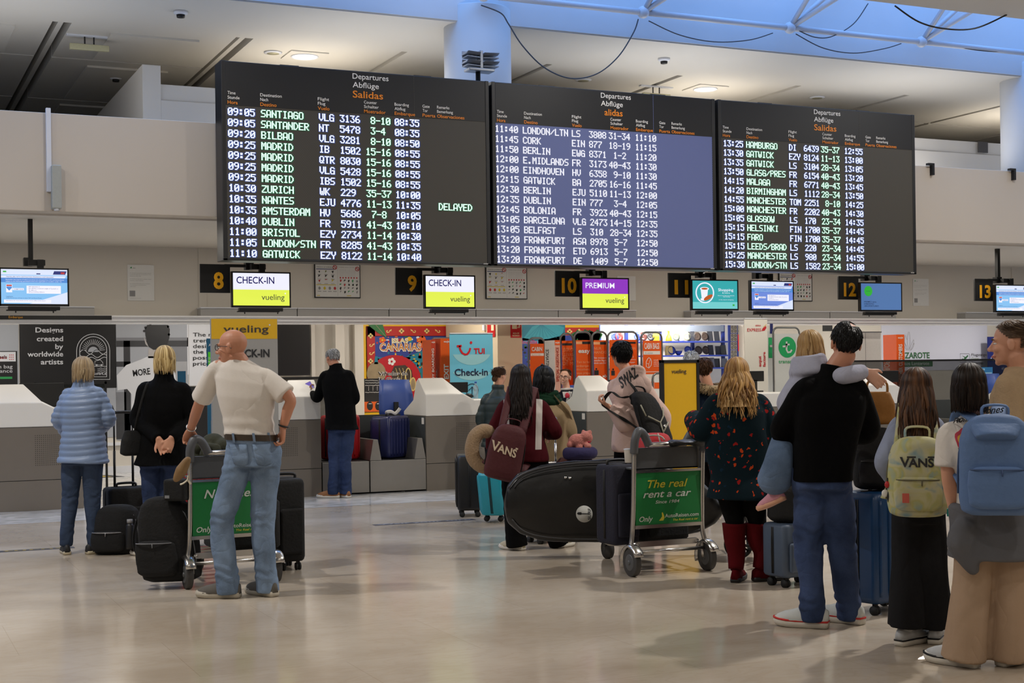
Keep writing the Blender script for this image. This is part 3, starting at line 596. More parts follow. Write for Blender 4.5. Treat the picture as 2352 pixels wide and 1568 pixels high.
def goods(px0, py0, px1, py1, label, seed):
    x0, x1, z0, z1 = RX(px0, py0, px1, py1, 19.98); r = random.Random(seed); t = thing('prohibited_goods_notice', label, 'notice', (x0, 19.98, z0), 'forbidden items notices')
    b = MB(); b.box(x0, x1, 19.975, 20.0, z0, z1); b.build('board', PAP, t); b = MB(); w, h = x1-x0, z1-z0; y = 19.972
    b.box(x0-.012, x0, 19.968, 20., z0-.012, z1+.012); b.box(x1, x1+.008, 19.968, 20., z0-.012, z1+.012); b.box(x0, x1, 19.968, 20., z1, z1+.01); b.box(x0, x1, 19.968, 20., z0-.012, z0); b.build('frame', [DARKM], t)
    b = MB(); quad(b, x0+.02*w, x0+.46*w, z0+.85*h, z0+.87*h, y, 2); quad(b, x0+.02*w, x0+.46*w, z0+.365*h, z0+.385*h, y, 4); quad(b, x0+.5*w, x0+.503*w, z0+.03*h, z0+.97*h, y, 0)
    for c in ((x0+.44*w, z0+.92*h), (x0+.945*w, z0+.88*h)):
        R = [V(c[0]+.028*math.cos(a), y, c[1]+.028*math.sin(a)) for a in np.linspace(0, 6.28, 19)[:-1]]; b.tube(R, .005, 5, 3, closed=True); b.obox((c[0], y, c[1]), (.02, 0, -.02), (0, .001, 0), (.003, 0, .003), 3)
    b.text('Objetos prohibidos', (x0+.03*w, y, z0+.91*h), X_, Z_, .03*h, .36*w, 1, .002); b.text('Forbidden articles in the cabin', (x0+.54*w, y, z0+.91*h), X_, Z_, .025*h, .34*w, 0, .002)
    for k in range(5): b.text('liquids blades tools and similar goods are not', (x0+.54*w, y, z0+(.84-.045*k)*h), X_, Z_, .014*h, .36*w, 0, .001)
    for i in range(3):
        for j in range(3):
            c = V(x0+(.09+.15*j)*w, y, z0+(.78-.14*i)*h); k = r.random()*.35+.7
            b.add([c+V(.022*k*math.cos(a+.7), 0, .026*k*math.sin(a+.7)) for a in np.linspace(0, 6.28, r.choice((4, 5, 7)))[:-1]], [tuple(range(r.choice((3,))))], r.choice((1, 3, 4, 5)))
            quad(b, c[0]-.04*w, c[0]+.04*w, c[2]-.045, c[2]-.039, y, 0)
    for j in range(4):
        c = V(x0+(.09+.115*j)*w, y, z0+.27*h); b.add([c+V(.02*math.cos(a), 0, .026*math.sin(a)) for a in np.linspace(0, 6.28, 6)[:-1]], [tuple(range(5))], r.choice((0, 3, 4))); quad(b, c[0]-.04*w, c[0]+.04*w, c[2]-.05, c[2]-.042, y, 0)
    for j in range(7):
        c = V(x0+(.56+.062*j)*w, y, z0+.6*h); b.add([c+V(.011*math.cos(a), 0, .014*math.sin(a)) for a in np.linspace(0, 6.28, 7)[:-1]], [tuple(range(6))], 3)
    for i in range(4):
        for j in range(5):
            c = V(x0+(.57+.092*j)*w, y, z0+(.5-.115*i)*h); b.add([c+V(r.uniform(.012, .024)*math.cos(a+.8), 0, r.uniform(.014, .028)*math.sin(a+.8)) for a in np.linspace(0, 6.28, r.choice((5, 6, 8)))[:-1]], [tuple(range(4))], r.choice((1, 1, 1, 0, 6, 3)))
    quad(b, x0+.03*w, x0+.1*w, z0+.035*h, z0+.055*h, y, 4); quad(b, x0+.7*w, x0+.8*w, z0+.035*h, z0+.055*h, y, 4)
    b.build('print', [INKG, INKK, INKB, INKR, INKY, M('print_olive', (120, 130, 60), .6), GRN], t)
goods(724, 608, 826, 682, 'forbidden items notice on the wall between signs 8 and 9', 1); goods(1117, 614, 1209, 685, 'forbidden items notice on the wall between signs 9 and 10', 2); goods(1790, 628, 1864, 690, 'forbidden items notice on the wall behind the violet blue monitor', 3)
# ================================================================== check-in desks
HOODM = M('desk_white_laminate', (226, 222, 214), .35, var=.03, scale=3)
BASEM = M('desk_grey_panel', (128, 120, 110), .38, .35, var=.05, scale=5)
SIDEM = M('desk_dark_panel', (74, 78, 78), .4, .2, var=.05)
GLASSD = M('smoked_glass', (30, 36, 36), .06, var=0, alpha=.55)
def desk(x0, x1, label, mirror=False, perf=None):
    t = thing('checkin_desk', label, 'desk', ((x0+x1)/2, 16.6, 0), 'check-in desks')
    fl = lambda x: (x0+x1-x) if mirror else x
    def sec(x, kind):
        if kind == 0: P = [(16.6, .93), (16.6, 1.2), (16.85, 1.41), (16.93, 1.37), (17.05, 1.13), (17.4, .98), (17.4, .93)]
        elif kind == 1: P = [(16.6, .93), (16.6, 1.2), (16.63, 1.215), (16.7, 1.21), (16.9, 1.13), (17.4, .98), (17.4, .93)]
        else: P = [(16.6, .93), (16.6, 1.12), (16.63, 1.13), (16.9, 1.13), (17.1, 1.13), (17.4, 1.13), (17.4, .93)]
        return [V(fl(x), y, z) for y, z in P]
    b = MB(); w = x1-x0
    R = [sec(x0, 0), sec(x0+.33, 0), sec(x0+.50, 1), sec(x0+.66, 2), sec(x1, 2)]
    b.loft(R if not mirror else R[::-1], 0, False); b.build('hood', HOODM, t, bevel=.012, seg=3)
    b = MB(); b.box(x0, x1, 16.602, 17.4, .34, .925); b.box(x0, x1, 16.602, 17.4, .0, .333); b.box(x0-.001, x1+.001, 16.62, 17.4, .33, .345, 1)
    b.box(x0-.004, x0, 16.63, 17.4, .0, .925, 1); b.box(x1, x1+.004, 16.63, 17.4, .0, .925, 1)
    b.build('base_cabinet', [BASEM, SIDEM], t, bevel=.003)
    b = MB()
    for i in range(16):
        for j in range(16): b.box(x0+w*.45+i*.022, x0+w*.45+i*.022+.008, 16.5995, 16.602, .5+j*.022, .508+j*.022)
    b.build('perforated_grille', M('grille_holes', (60, 56, 50), .6), t)
    b = MB(); b.box(fl(x0)-.006, fl(x0)+.006, 16.66, 16.74, .83, .91, 0); b.build('switch_plate', HOODM, t)
    return t
desk(1.33, 2.27, 'long grey check-in desk with sloped white hood at the far left'); desk(3.9, 5.05, 'grey and white check-in desk where the grey-haired man stands', True)
desk(6.41, 7.32, 'grey and white check-in desk in front of the blue holiday banner'); desk(8.68, 9.75, 'grey and white check-in desk where the smiling staff member sits')
desk(11.3, 12.6, 'grey and white check-in desk below the white express banner', True); desk(13.28, 14.3, 'grey and white check-in desk in front of the orange bag drop pillar')
desk(16.2, 17.4, 'grey and white check-in desk at the far right end')
BELT = M('rubber_belt', (20, 20, 21), .65, var=.1)
def conveyor(x0, x1, label, div):
    t = thing('bag_conveyor', label, 'conveyor', ((x0+x1)/2, 16.6, 0), 'bag conveyors between the desks')
    MB().box(x0+.006, x1-.004, 16.6, 16.64, .02, .40).build('front_panel', STEEL, t, bevel=.003)
    b = MB(); b.box(x0+.01, x1-.01, 16.64, 17.5, .2, .405); b.build('belt', BELT, t)
    MB().box(x0+.003, x1-.003, 17.5, 17.54, 0, .94).build('back_panel', SIDEM, t)
    for xx in div:
        b = MB(); b.loft([[V(xx-.075, 16.605, .405), V(xx+.075, 16.605, .405), V(xx+.03, 16.605, .66), V(xx-.03, 16.605, .66)], [V(xx-.075, 17.45, .405), V(xx+.075, 17.45, .405), V(xx+.03, 17.45, .66), V(xx-.03, 17.45, .66)]], 0, False); b.build('divider', STEEL, t, bevel=.003)
conveyor(5.06, 5.66, 'bag conveyor carrying the red suitcase', ()); conveyor(5.665, 6.405, 'bag conveyor carrying the ribbed navy suitcase', (5.745, 6.328))
conveyor(7.33, 7.92, 'bag conveyor right of the desk with the holiday banner', ()); conveyor(7.925, 8.67, 'bag conveyor left of the smiling staff member', (8.005,)); conveyor(12.62, 13.26, 'bag conveyor left of the orange bag drop pillar', ()); conveyor(14.32, 15.1, 'bag conveyor at the right behind the two girls', ()); conveyor(15.105, 16.18, 'bag conveyor at the far right behind the women', (15.185,))
def partition(x0, x1, y, z0, z1, label):
    t = thing('glass_partition', label, 'partition', (x0, y, 0), 'dark glass partitions behind the desks')
    MB().box(x0+.02, x1-.02, y, y+.012, z0, z1-.02).build('pane', GLASSD, t)
    b = MB(); b.box(x0, x1, y-.01, y+.025, z1-.03, z1); b.box(x0, x0+.025, y-.01, y+.025, 0, z1); b.box(x1-.025, x1, y-.01, y+.025, 0, z1); b.box(x0, x1, y-.01, y+.025, z0-.02, z0); b.build('frame', BLACKP, t)
partition(4.75, 5.98, 18.55, .9, 1.44, 'dark glass partition behind the grey-haired man'); partition(14.4, 18.9, 18.7, .9, 1.58, 'long dark glass partition behind the desks on the right')
partition(1.9, 2.75, 18.0, .5, 1.42, 'black partition screen behind the far left desk')
CHB = M('blue_chair_shell', (52, 78, 150), .45, var=.06)
def chair(px, py, y, z1, label, w=.44, tilt=0.06):
    x = onY(px, py, y)[0]; t = thing('office_chair', label, 'chair', (x, y, 0), 'blue office chairs')
    prof = [(0., 0), (.0, .1), (.03, .3), (.09, .5)]
    b = MB(); R = []
    for k, (dy, dz) in enumerate(prof):
        ww = w*(1, 1.02, .97, .85)[k]/2; z = z1-.5+dz
        R.append([V(x-ww, y+dy-.02, z), V(x-ww*.6, y+dy+.03, z), V(x, y+dy+.045, z), V(x+ww*.6, y+dy+.03, z), V(x+ww, y+dy-.02, z), V(x+ww*.6, y+dy+.055, z), V(x, y+dy+.075, z), V(x-ww*.6, y+dy+.055, z)])
    b.loft(R, 0, True); o = b.build('backrest', CHB, t); 
    b = MB(); b.box(x-w/2, x+w/2, y-.45, y, z1-.66, z1-.58); b.build('seat', CHB, t, bevel=.03, seg=3)
    b = MB(); b.box(x-.03, x+.03, y-.01, y+.03, z1-.62, z1-.3); b.cyl((x, y-.22, .1), (x, y-.22, z1-.66), .025); b.build('stem', BLACKP, t)
    b = MB()
    for k in range(5): a = k*1.2566; b.cyl((x, y-.22, .11), (x+.28*math.cos(a), y-.22+.28*math.sin(a), .07), .02, 8); b.ell((x+.28*math.cos(a), y-.22+.28*math.sin(a), .035), .03, .03, .034, nu=10, nv=6)
    b.build('base', BLACKP, t)
chair(910, 905, 18.1, 1.385, 'blue office chair with tall back behind the navy suitcase', .50); chair(2282, 880, 18.3, 1.33, 'blue office chair behind the far right desk'); chair(1338, 905, 18.75, 1.26, 'blue office chair behind the smiling staff member', .42)
def backmon(px, py0, py1, w, y, label, zb=1.13):
    p0 = onY(px, py0, y); p1 = onY(px, py1, y); x = p0[0]; t = thing('desk_computer', label, 'computer', (x, y, p1[2]), 'desk computers seen from behind')
    MB().box(x, x+w, y, y+.04, p1[2], p0[2]).build('screen_back', BLACKP, t, bevel=.006); b = MB(); b.box(x+w/2-.03, x+w/2+.03, y+.0, y+.05, zb+.01, p1[2]+.02); b.box(x+w/2-.1, x+w/2+.1, y-.05, y+.1, zb, zb+.02); b.build('stand', BLACKP, t)
backmon(1020, 878, 902, .34, 17.25, 'black computer screen on the desk before the blue holiday banner'); backmon(1400, 872, 896, .34, 17.25, 'black computer screen on the staffed desk with the smiling woman'); backmon(1715, 852, 876, .3, 17.25, 'black computer screen on the desk below the express banner'); backmon(2023, 851, 878, .34, 17.25, 'black computer screen beside the orange bag drop pillar'); backmon(45, 880, 935, .5, 17.55, 'black computer screen behind the far left desk hood', 0.)
# water bottle on the holiday desk
p = onY(1093, 917, 17.0); t = thing('water_bottle', 'small clear water bottle with blue cap on the desk by the holiday banner', 'bottle', (p[0], 17.0, 1.13))
b = MB(); b.lathe((p[0], 17.0, 1.131), [(.03, 0), (.033, .01), (.033, .1), (.03, .11), (.033, .12), (.033, .15), (.014, .185), (.014, .2)], 20); b.build('bottle_body', M('clear_plastic', (200, 215, 225), .05, var=0, alpha=.35), t); b = MB(); b.lathe((p[0], 17.0, 1.33), [(.016, 0), (.016, .02)], 14); b.build('cap', M('blue_cap', (40, 90, 190), .4), t)
b = MB(); b.ell((p[0]-.09, 17.02, 1.165), .06, .05, .034); tag(b.build('desk_telephone', BLACKP, origin=(p[0]-.09, 17.02, 1.13)), 'small black device beside the water bottle on the desk', 'telephone')
# ================================================================== posters and signs
FRM = M('frame_tube_grey', (120, 122, 122), .35, .7)
class Pl:       # a vertical plane facing the hall: pixel coordinates of the photograph to points on it
    def __init__(s, Y): s.Y = Y; s.b = MB(); s.d = 0
    def P(s, px, py, k=0): q = onY(px, py, s.Y); return V(q[0], s.Y-.002*k, q[2])
    def poly(s, pts, m, k=1): s.b.add([s.P(x, y, k) for x, y in pts], [tuple(range(len(pts)))], m); return s
    def q(s, x0, y0, x1, y1, m, k=1):
        a = RX(x0, y0, x1, y1, s.Y); y = s.Y-.002*k; s.b.add([(a[0], y, a[2]), (a[1], y, a[2]), (a[1], y, a[3]), (a[0], y, a[3])], [(0, 1, 2, 3)], m); return s
    def t(s, txt, px, py, cap, w, m, bold=.0, k=3, shear=0, align='l', up=False, rot=None):
        o = s.P(px, py, k); sc = depth_of(o)/F_PX; sx = np.linalg.norm(s.P(px+10, py)-s.P(px, py))/10
        xd, yd = (X_, Z_) if not up else (Z_, -X_)
        if rot: xd = V(math.cos(rot), 0, math.sin(rot)); yd = V(-math.sin(rot), 0, math.cos(rot))
        s.b.text(txt, o, xd, yd, cap*(sx if up else sc), None if w is None else w*(sc if up else sx), m, bold, shear, align); return s
    def line(s, pts, wpx, m, k=2, closed=False):
        P = [s.P(x, y, k) for x, y in pts]; r = wpx*depth_of(P[0])/F_PX/2
        s.b.tube(P, r, 4, m, True, closed, ref=(0, 1, 0), flat=1.) if False else s._ribbon(P, r, m, closed); return s
    def _ribbon(s, P, r, m, closed):
        n = len(P); L, R = [], []
        for i in range(n):
            a = P[(i-1) % n] if (closed or i > 0) else P[0]; c = P[(i+1) % n] if (closed or i < n-1) else P[-1]
            t = nrm(c-a); nn = V(-t[2], 0, t[0]); L.append(P[i]+nn*r); R.append(P[i]-nn*r)
        v = L+R; f = [(i, (i+1) % n, n+(i+1) % n, n+i) for i in range(n if closed else n-1)]; s.b.add(v, f, m)
    def ring(s, cx, cy, rx, ry, m, k=2, n=28, a0=0, a1=360):
        A = np.radians(np.linspace(a0, a1, n+1)); 
        if a1-a0 >= 360: A = A[:-1]
        return s.poly([(cx+rx*math.cos(a), cy+ry*math.sin(a)) for a in A], m, k)
def poster(name, label, cat, Y, box, back, mats, draw, group=None, thick=.012, stand=False):
    x0, x1, z0, z1 = RX(*box, Y); t = thing(name, label, cat, (x0, Y, z0), group)
    MB().box(x0, x1, Y, Y+thick, z0, z1).build('panel', back, t)
    if stand: b = MB(); b.box((x0+x1)/2-.02, (x0+x1)/2+.02, Y+.01, Y+.04, 0, z0+.05); b.box(x0, x1, Y-.05, Y+.15, 0, .02); b.build('foot', FRM, t)
    p = Pl(Y); draw(p)
    if p.b.n: p.b.build('print', mats, t)
    return t
PK = M('poster_black', (20, 20, 23), .45, var=.03); PWt = M('poster_white', (208, 210, 216), .5, var=.02); PG = M('poster_grey', (120, 122, 128), .5, var=.03); PG2 = M('poster_pale_grey', (160, 164, 172), .5, var=.02); PDG = M('poster_dark_grey', (52, 53, 57), .5, var=.2, scale=6)
Y1 = 22.44
def d1(p):
    p.t('Brussels', -24, 824, 8, 40, 2, .01); p.q(-40, 806, 40, 897, 0, 1); p.q(-40, 808, 36, 830, 1, 2); p.t('Brussels', -22, 823, 7, 38, 0, .01)
    for i in range(3):
        for j in range(3): p.q(21+4*i, 814+5*j, 23+4*i, 816+5*j, 2, 3)
    p.t('cabin bag', -28, 846, 8, 57, 3); p.t('allowance', -36, 856, 8, 65, 3); p.q(-10, 865, 28, 870, 4, 3)
poster('wall_poster', 'pale poster with a black rounded panel about bags at the left edge', 'poster', Y1, (-60, 745, 44, 1008), PG2, [PK, PWt, INKR, PWt, GRN], d1)
def d2(p):
    for s, y in (('Designs', 763), ('created', 783), ('by', 801), ('worldwide', 818), ('artists', 836)): p.t(s, 145, y, 11, {'Designs': 63, 'created': 60, 'by': 18, 'worldwide': 81, 'artists': 51}[s], 0, .018, align='r')
poster('wall_poster', 'black poster reading Designs created by worldwide artists', 'poster', Y1, (45, 743, 158, 891), PK, [PWt], d2)
def d3(p):
    cx = 214
    for w, t_, b_ in ((38, 767, 871), (31, 773, 865)):
        P = [(cx-w, b_)]+[(cx-w*math.cos(a), t_+w-w*math.sin(a)) for a in np.linspace(0, math.pi, 17)]+[(cx+w, b_)]; p.line(P, 1.3, 0, closed=True)
    p.ring(cx, 808, 12, 12, 1, 2, 20, 180, 360)
    for a in np.linspace(.12, math.pi-.12, 17): p.line([(cx-15*math.cos(a), 806-15*math.sin(a)), (cx-27*math.cos(a), 806-27*math.sin(a))], .9, 0)
    for dy, am in ((0, 5), (9, 4), (15, 3)): p.line([(cx-30+k*3, 808+dy-am*math.sin(k*.63+dy)) for k in range(21)], 1.1, 0)
    p.line([(218, 838), (218, 829), (230, 826), (236, 832), (237, 838)], 1, 0, closed=True); p.ring(222, 838, 2, 2, 0); p.ring(233, 838, 2, 2, 0); p.line([(184, 841), (245, 841)], 1, 0)
    for dy in (846, 850, 854): p.line([(224+k*2, dy+1.3*math.sin(k*1.3)) for k in range(11)], .8, 0)
    p.t('LIFE IS SIMPLE', 184, 861, 4.2, 61, 0, .01)
poster('wall_poster', 'black poster with a white line emblem of sun, hills and van in an arch', 'poster', Y1, (158, 743, 267, 891), PK, [PWt, PG2], d3)
def d4(p):
    p.t('CLSR', 95, 918, 9, 36, 0, .01); p.poly([(103, 940), (110, 926), (116, 940)], 0); p.poly([(250, 945), (258, 930), (264, 945)], 0); p.t('studio', 120, 930, 6, 22, 0); p.q(235, 940, 250, 944, 0)
poster('wall_poster', 'pale grey poster strip with small logos below the black posters', 'poster', Y1, (92, 892, 267, 1006), PG2, [PK], d4)
def d5(p):
    p.q(267, 775, 432, 782, 3, 1); p.q(267, 782, 432, 796, 0, 1); p.q(267, 830, 300, 842, 0, 1); p.q(285, 782, 300, 1008, 0, 1); p.q(395, 796, 430, 850, 3, 1); p.q(267, 945, 310, 1008, 0, 1); p.q(300, 835, 340, 850, 3, 1); p.q(267, 900, 290, 945, 3, 1); p.q(430, 743, 433, 860, 1, 1)
    p.poly([(268, 862), (290, 838), (322, 826), (340, 818), (372, 818), (400, 832), (428, 850), (430, 892), (420, 900), (418, 1006), (300, 1006), (302, 905), (292, 893), (270, 896)], 1, 2)
    p.poly([(341, 800), (340, 822), (372, 822), (372, 800)], 4, 2); p.poly([(334, 770), (333, 755), (338, 746), (385, 746), (390, 756), (389, 775), (383, 795), (372, 803), (352, 803), (340, 795)], 2, 3); p.poly([(333, 778), (330, 774), (334, 790), (342, 798)], 4, 3)
    for i, (dx, dy) in enumerate(((331, 760), (334, 752), (388, 768), (386, 750), (345, 744))): p.ring(dx, dy, 3, 3, 2, 3, 8)
    p.t('MORE', 306, 864, 14, 40, 2, .02, 4, rot=.12)
    p.q(268, 890, 300, 944, 3, 1) if False else None
poster('wall_poster', 'large photo poster of a man from behind in a white MORE shirt', 'poster', Y1, (267, 743, 433, 1008), PG2, [PDG, PWt, PK, PG, M('poster_skin_grey', (170, 166, 164), .5)], d5)
def d6(p):
    for s, y, w in (('The most', 772.5, 74), ('trendy', 786, 52), ('designs at', 799, 78), ('the best', 812, 62), ('possible', 825.5, 66), ('price', 839, 30 if False else 39)): p.t(s, 443, y, 8.5, w, 0, .012)
poster('wall_poster', 'white poster with black words The most trendy designs', 'poster', Y1, (434, 743, 560, 885), PWt, [PK], d6)
poster('wall_panel', 'dark lower panel beneath the white trendy designs poster', 'panel', Y1, (434, 886, 620, 1008), PK, [PK], lambda p: None)
poster('wall_panel', 'plain black panel beside the white pillar right of the yellow topped sign', 'panel', 22.34, (636, 743, 712, 862), PK, [PK], lambda p: None)
# little info stand seen between the woman and the man (blue and lime)
def d7(p): p.t('A', 479, 795, 6, 5, 1, .01); p.q(478, 808, 486, 860, 0, 2); p.t('De', 478, 825, 5, 8, 1); p.t('Ne', 478, 833, 5, 8, 1)
poster('info_panel', 'narrow teal and lime panel peeking out left of the yellow topped sign', 'panel', 18.9, (476, 777, 520, 1006), M('teal_panel', (16, 84, 120), .5), [M('lime_panel', (80, 200, 40), .5), PWt], d7, stand=True)
t = poster('display_stand', 'white and teal display board behind the blonde woman in black', 'display', 20.6, (404, 830, 430, 925), PWt, [M('teal_panel', (16, 84, 120), .5)], lambda p: (p.q(408, 852, 427, 925, 0, 1)), stand=True)
# Canary islands window poster
PY = M('poster_yellow', (226, 178, 24), .5, var=.05); PR = M('poster_red', (178, 34, 28), .5, var=.08); PB = M('poster_blue', (40, 60, 140), .5, var=.2, scale=9); PT = M('poster_teal', (22, 120, 142), .5, var=.25, scale=6); PGn = M('poster_green', (36, 110, 52), .5, var=.2); POr = M('poster_orange', (222, 96, 28), .5, var=.1); PCr = M('poster_cream', (220, 196, 120), .5); PDk = M('poster_crimson', (178, 18, 34), .5, var=.05); PBr = M('poster_barrel', (62, 50, 42), .5, var=.3); PSa = M('poster_stone', (150, 132, 102), .5, var=.25, scale=12); PWh = M('poster_bright', (226, 224, 220), .5); PTi = M('poster_tile_dark', (36, 36, 40), .5)
def flower(p, x, y, r, m, mc, n=6, k=3):
    for i in range(n):
        a = i*2*math.pi/n; p.ring(x+r*.6*math.cos(a), y+r*.6*math.sin(a), r*.42, r*.42, m, k, 9)
    p.ring(x, y, r*.28, r*.28, mc, k+1, 10)
def scroll(p, x, y, s, m, fl=1, k=3):
    p.line([(x+fl*s*(.9-.08*i)*math.cos(.5*i), y+s*(.9-.08*i)*math.sin(.5*i)) for i in range(11)], s*.38, m, k); p.poly([(x+fl*s*.6, y-s*.2), (x+fl*s*1.9, y-s*.9), (x+fl*s*1.6, y+s*.1)], m, k)
def d8(p):
    r = random.Random(3)
    p.q(833, 743, 843, 900, 0); p.q(843, 749, 1045, 772, 1); p.q(841, 749, 862, 900, 1); p.q(862, 771, 1045, 900, 2)
    for i in range(60): p.ring(864+r.random()*118, 772+r.random()*70, 1.5+3*r.random(), 1.2+3*r.random(), r.choice((5, 3, 10, 11, 4, 0, 1, 2)), 2, r.choice((5, 6, 9)))
    p.poly([(930, 820), (985, 800), (985, 880), (950, 880)], 3, 2); p.q(866, 820, 940, 850, 3, 2)
    for i in range(26): p.ring(945+r.random()*40, 800+r.random()*60, 1+2*r.random(), 1+3*r.random(), r.choice((5, 4, 10, 0)), 3, 6)
    for x in (890, 922, 952, 980, 1008): flower(p, x, 760, 6, 6, 10, 4) if x in (922, 980) else scroll(p, x, 760, 5, 6, 1 if x % 4 else -1)
    for y in (771, 792, 811, 829, 846): flower(p, 851, y, 6, 6, 10, 4) if y in (771, 829) else scroll(p, 851, y, 5, 6)
    p.poly([(843, 743), (878, 743), (885, 765), (888, 775), (870, 766), (852, 752)], 4, 5); p.line([(862, 745), (886, 773)], 1, 9, 6)
    p.ring(970, 785, 9, 14, 5, 2); p.ring(940, 778, 6, 5, 0, 3); flower(p, 962, 781, 6, 5, 0, 5); flower(p, 878, 781, 8, 5, 0, 5)
    p.ring(905, 875, 62, 60, 7, 4, 40); p.ring(864, 857, 22, 26, 9, 5, 24); p.poly([(861, 818), (867, 818), (868, 836), (859, 836)], 3, 5)
    flower(p, 899, 830, 9, 11, 7, 5, 6)
    p.poly([(905, 840), (930, 838), (945, 850), (948, 872), (935, 885), (905, 880), (897, 858)], 8, 6); p.ring(937, 862, 7, 18, 12, 7); p.ring(937, 862, 5, 15, 8, 8); p.ring(948, 882, 7, 16, 12, 7); p.ring(948, 882, 5, 13, 9, 8)
    for x in (908, 916, 924): p.line([(x, 845), (x+6, 862), (x+4, 882)], 1, 12, 7)
    for s, x, y, c, w in (('ISLAS', 900, 786, 10, 36), ('CANARIAS', 872, 805, 17, 95)): p.t(s, x-1.2, y+1, c, w+2.4, 11, .06, 9); p.t(s, x, y, c-.6, w, 12 if s == 'ISLAS' else 13, .012, 10)
    p.t('Viñedos de', 868, 862, 8, 69, 11, .06, 9); p.t('Viñedos de', 868, 862, 8, 69, 10, .012, 10); p.t('La Geria', 868, 875, 8, 54, 11, .06, 9); p.t('La Geria', 868, 875, 8, 54, 10, .012, 10)
    p.q(836, 869, 884, 946, 10, 6)
    for y in (873, 878, 884, 900): p.line([(838+2*i, y+r.random()*1.5) for i in range(21)], .9, 11, 7)
    for x in (846, 856, 866, 876): p.line([(x, 887), (x, 897)], .7, 11, 7)
    p.q(836, 922, 884, 945, 5, 7); p.ring(849, 932, 7, 10, 10, 8); p.ring(868, 932, 7, 10, 10, 8); p.q(846, 926, 853, 927.5, 11, 9); p.q(865, 926, 872, 927.5, 11, 9)
poster('window_poster', 'colourful flower bordered window poster reading Islas Canarias and Viñedos de La Geria', 'poster', Y1, (833, 743, 1046, 960), PY, [PY, PR, PB, PT, PGn, POr, PCr, PDk, PBr, PSa, INKK, PWh, PCr, M('poster_gold', (190, 120, 40), .5)], d8)
def d9(p):
    r = random.Random(5)
    p.q(1200, 743, 1298, 790, 2, 1); p.q(1298, 743, 1376, 752, 0, 1); p.q(1298, 752, 1376, 770, 1, 1); p.q(1200, 776, 1262, 900, 3, 1); p.q(1262, 770, 1376, 900, 3, 1); p.q(1172, 808, 1194, 900, 7, 3)
    p.poly([(1203, 776), (1222, 750), (1243, 743), (1270, 743), (1296, 752), (1290, 770), (1260, 778), (1225, 780)], 9, 2)
    for k in range(9): p.line([(1243, 744), (1208+10*k, 776)], .9, 2, 3)
    for i in range(50): p.ring(1198+r.random()*60, 795+r.random()*60, 1+3*r.random(), 1+3*r.random(), r.choice((0, 4, 5, 10, 8, 2)), 2, r.choice((5, 7)))
    for x in (1308, 1330): flower(p, x, 761, 6, 6, 10, 4)
    for i in range(16): x = 1318+r.random()*55; p.poly([(x, 790), (x-8-r.random()*5, 765+r.random()*10), (x, 755+r.random()*10), (x+8+r.random()*5, 768)], r.choice((4, 12)), 4)
    p.poly([(1186, 783), (1236, 781), (1236, 790), (1186, 790)], 11, 4); p.t('Abubilla', 1188, 789, 8, 46, 13, .015, 6)
    p.poly([(1172, 785), (1196, 795), (1176, 805), (1172, 803)], 10, 4)
poster('window_poster', 'colourful leaf window poster with the word Abubilla', 'poster', Y1, (1172, 743, 1378, 960), PT, [PY, PR, PT, PB, PGn, POr, PCr, PDk, INKK, M('poster_leaf_teal', (50, 150, 165), .5, var=.1), INKK, M('poster_sky', (70, 150, 190), .5), M('poster_dark_leaf', (30, 80, 40), .5), M('poster_magenta', (190, 30, 90), .5)], d9)
# beige pillar and fire signs
a = onY(1143, 800, 20.25)[0]; c = onY(1200, 800, 20.25)[0]
b = MB(); b.box(a, c, 20.25, 22.4, 0, 2.95); struct(b.build('wall_pillar', M('beige_paint', (206, 188, 158), .6, var=.03), bevel=.01))
FR = M('fire_sign_red', (190, 24, 28), .4, var=0); FL = M('fire_sign_glow_white', (226, 220, 180), .5, var=0)
def d10(p):
    p.q(1176, 738, 1187, 755, 0); p.line([(1178, 740), (1178, 753)], .8, 1, 3); p.line([(1181, 740), (1181, 753)], .8, 1, 3); p.line([(1184, 740), (1184, 753)], .8, 1, 3)
    for k in range(4): p.line([(1189+k*1.6, 742+k), (1192+k*.8, 747+k), (1188+k*1.6, 753)], 1, 0)
    p.t('BOCA DE', 1178, 767, 3.6, 14, 0, .01); p.t('INCENDIO', 1177, 772.5, 3.6, 16, 0, .01)
poster('fire_hose_sign', 'red sign with hose reel and flames reading Boca de incendio', 'sign', 20.24, (1173, 731, 1197.5, 775), FR, [FL], d10)
t = thing('fire_hose_sign', 'red sign seen edge-on on the shaded side of the beige pillar', 'sign', (a-.05, 20.5, 2.0)); b = MB(); b.box(a-.012, a, 20.32, 20.62, 2.02, 2.30); b.build('panel', FR, t); b = MB(); b.box(a-.014, a-.012, 20.36, 20.46, 2.12, 2.26); b.build('print', FL, t)
b = MB(); b.box(a-.04, a, 20.68, 20.76, 2.13, 2.22); tag(b.build('call_point', ALU, origin=(a, 20.7, 2.13), bevel=.005), 'small white box on the shaded side of the beige pillar', 'box')
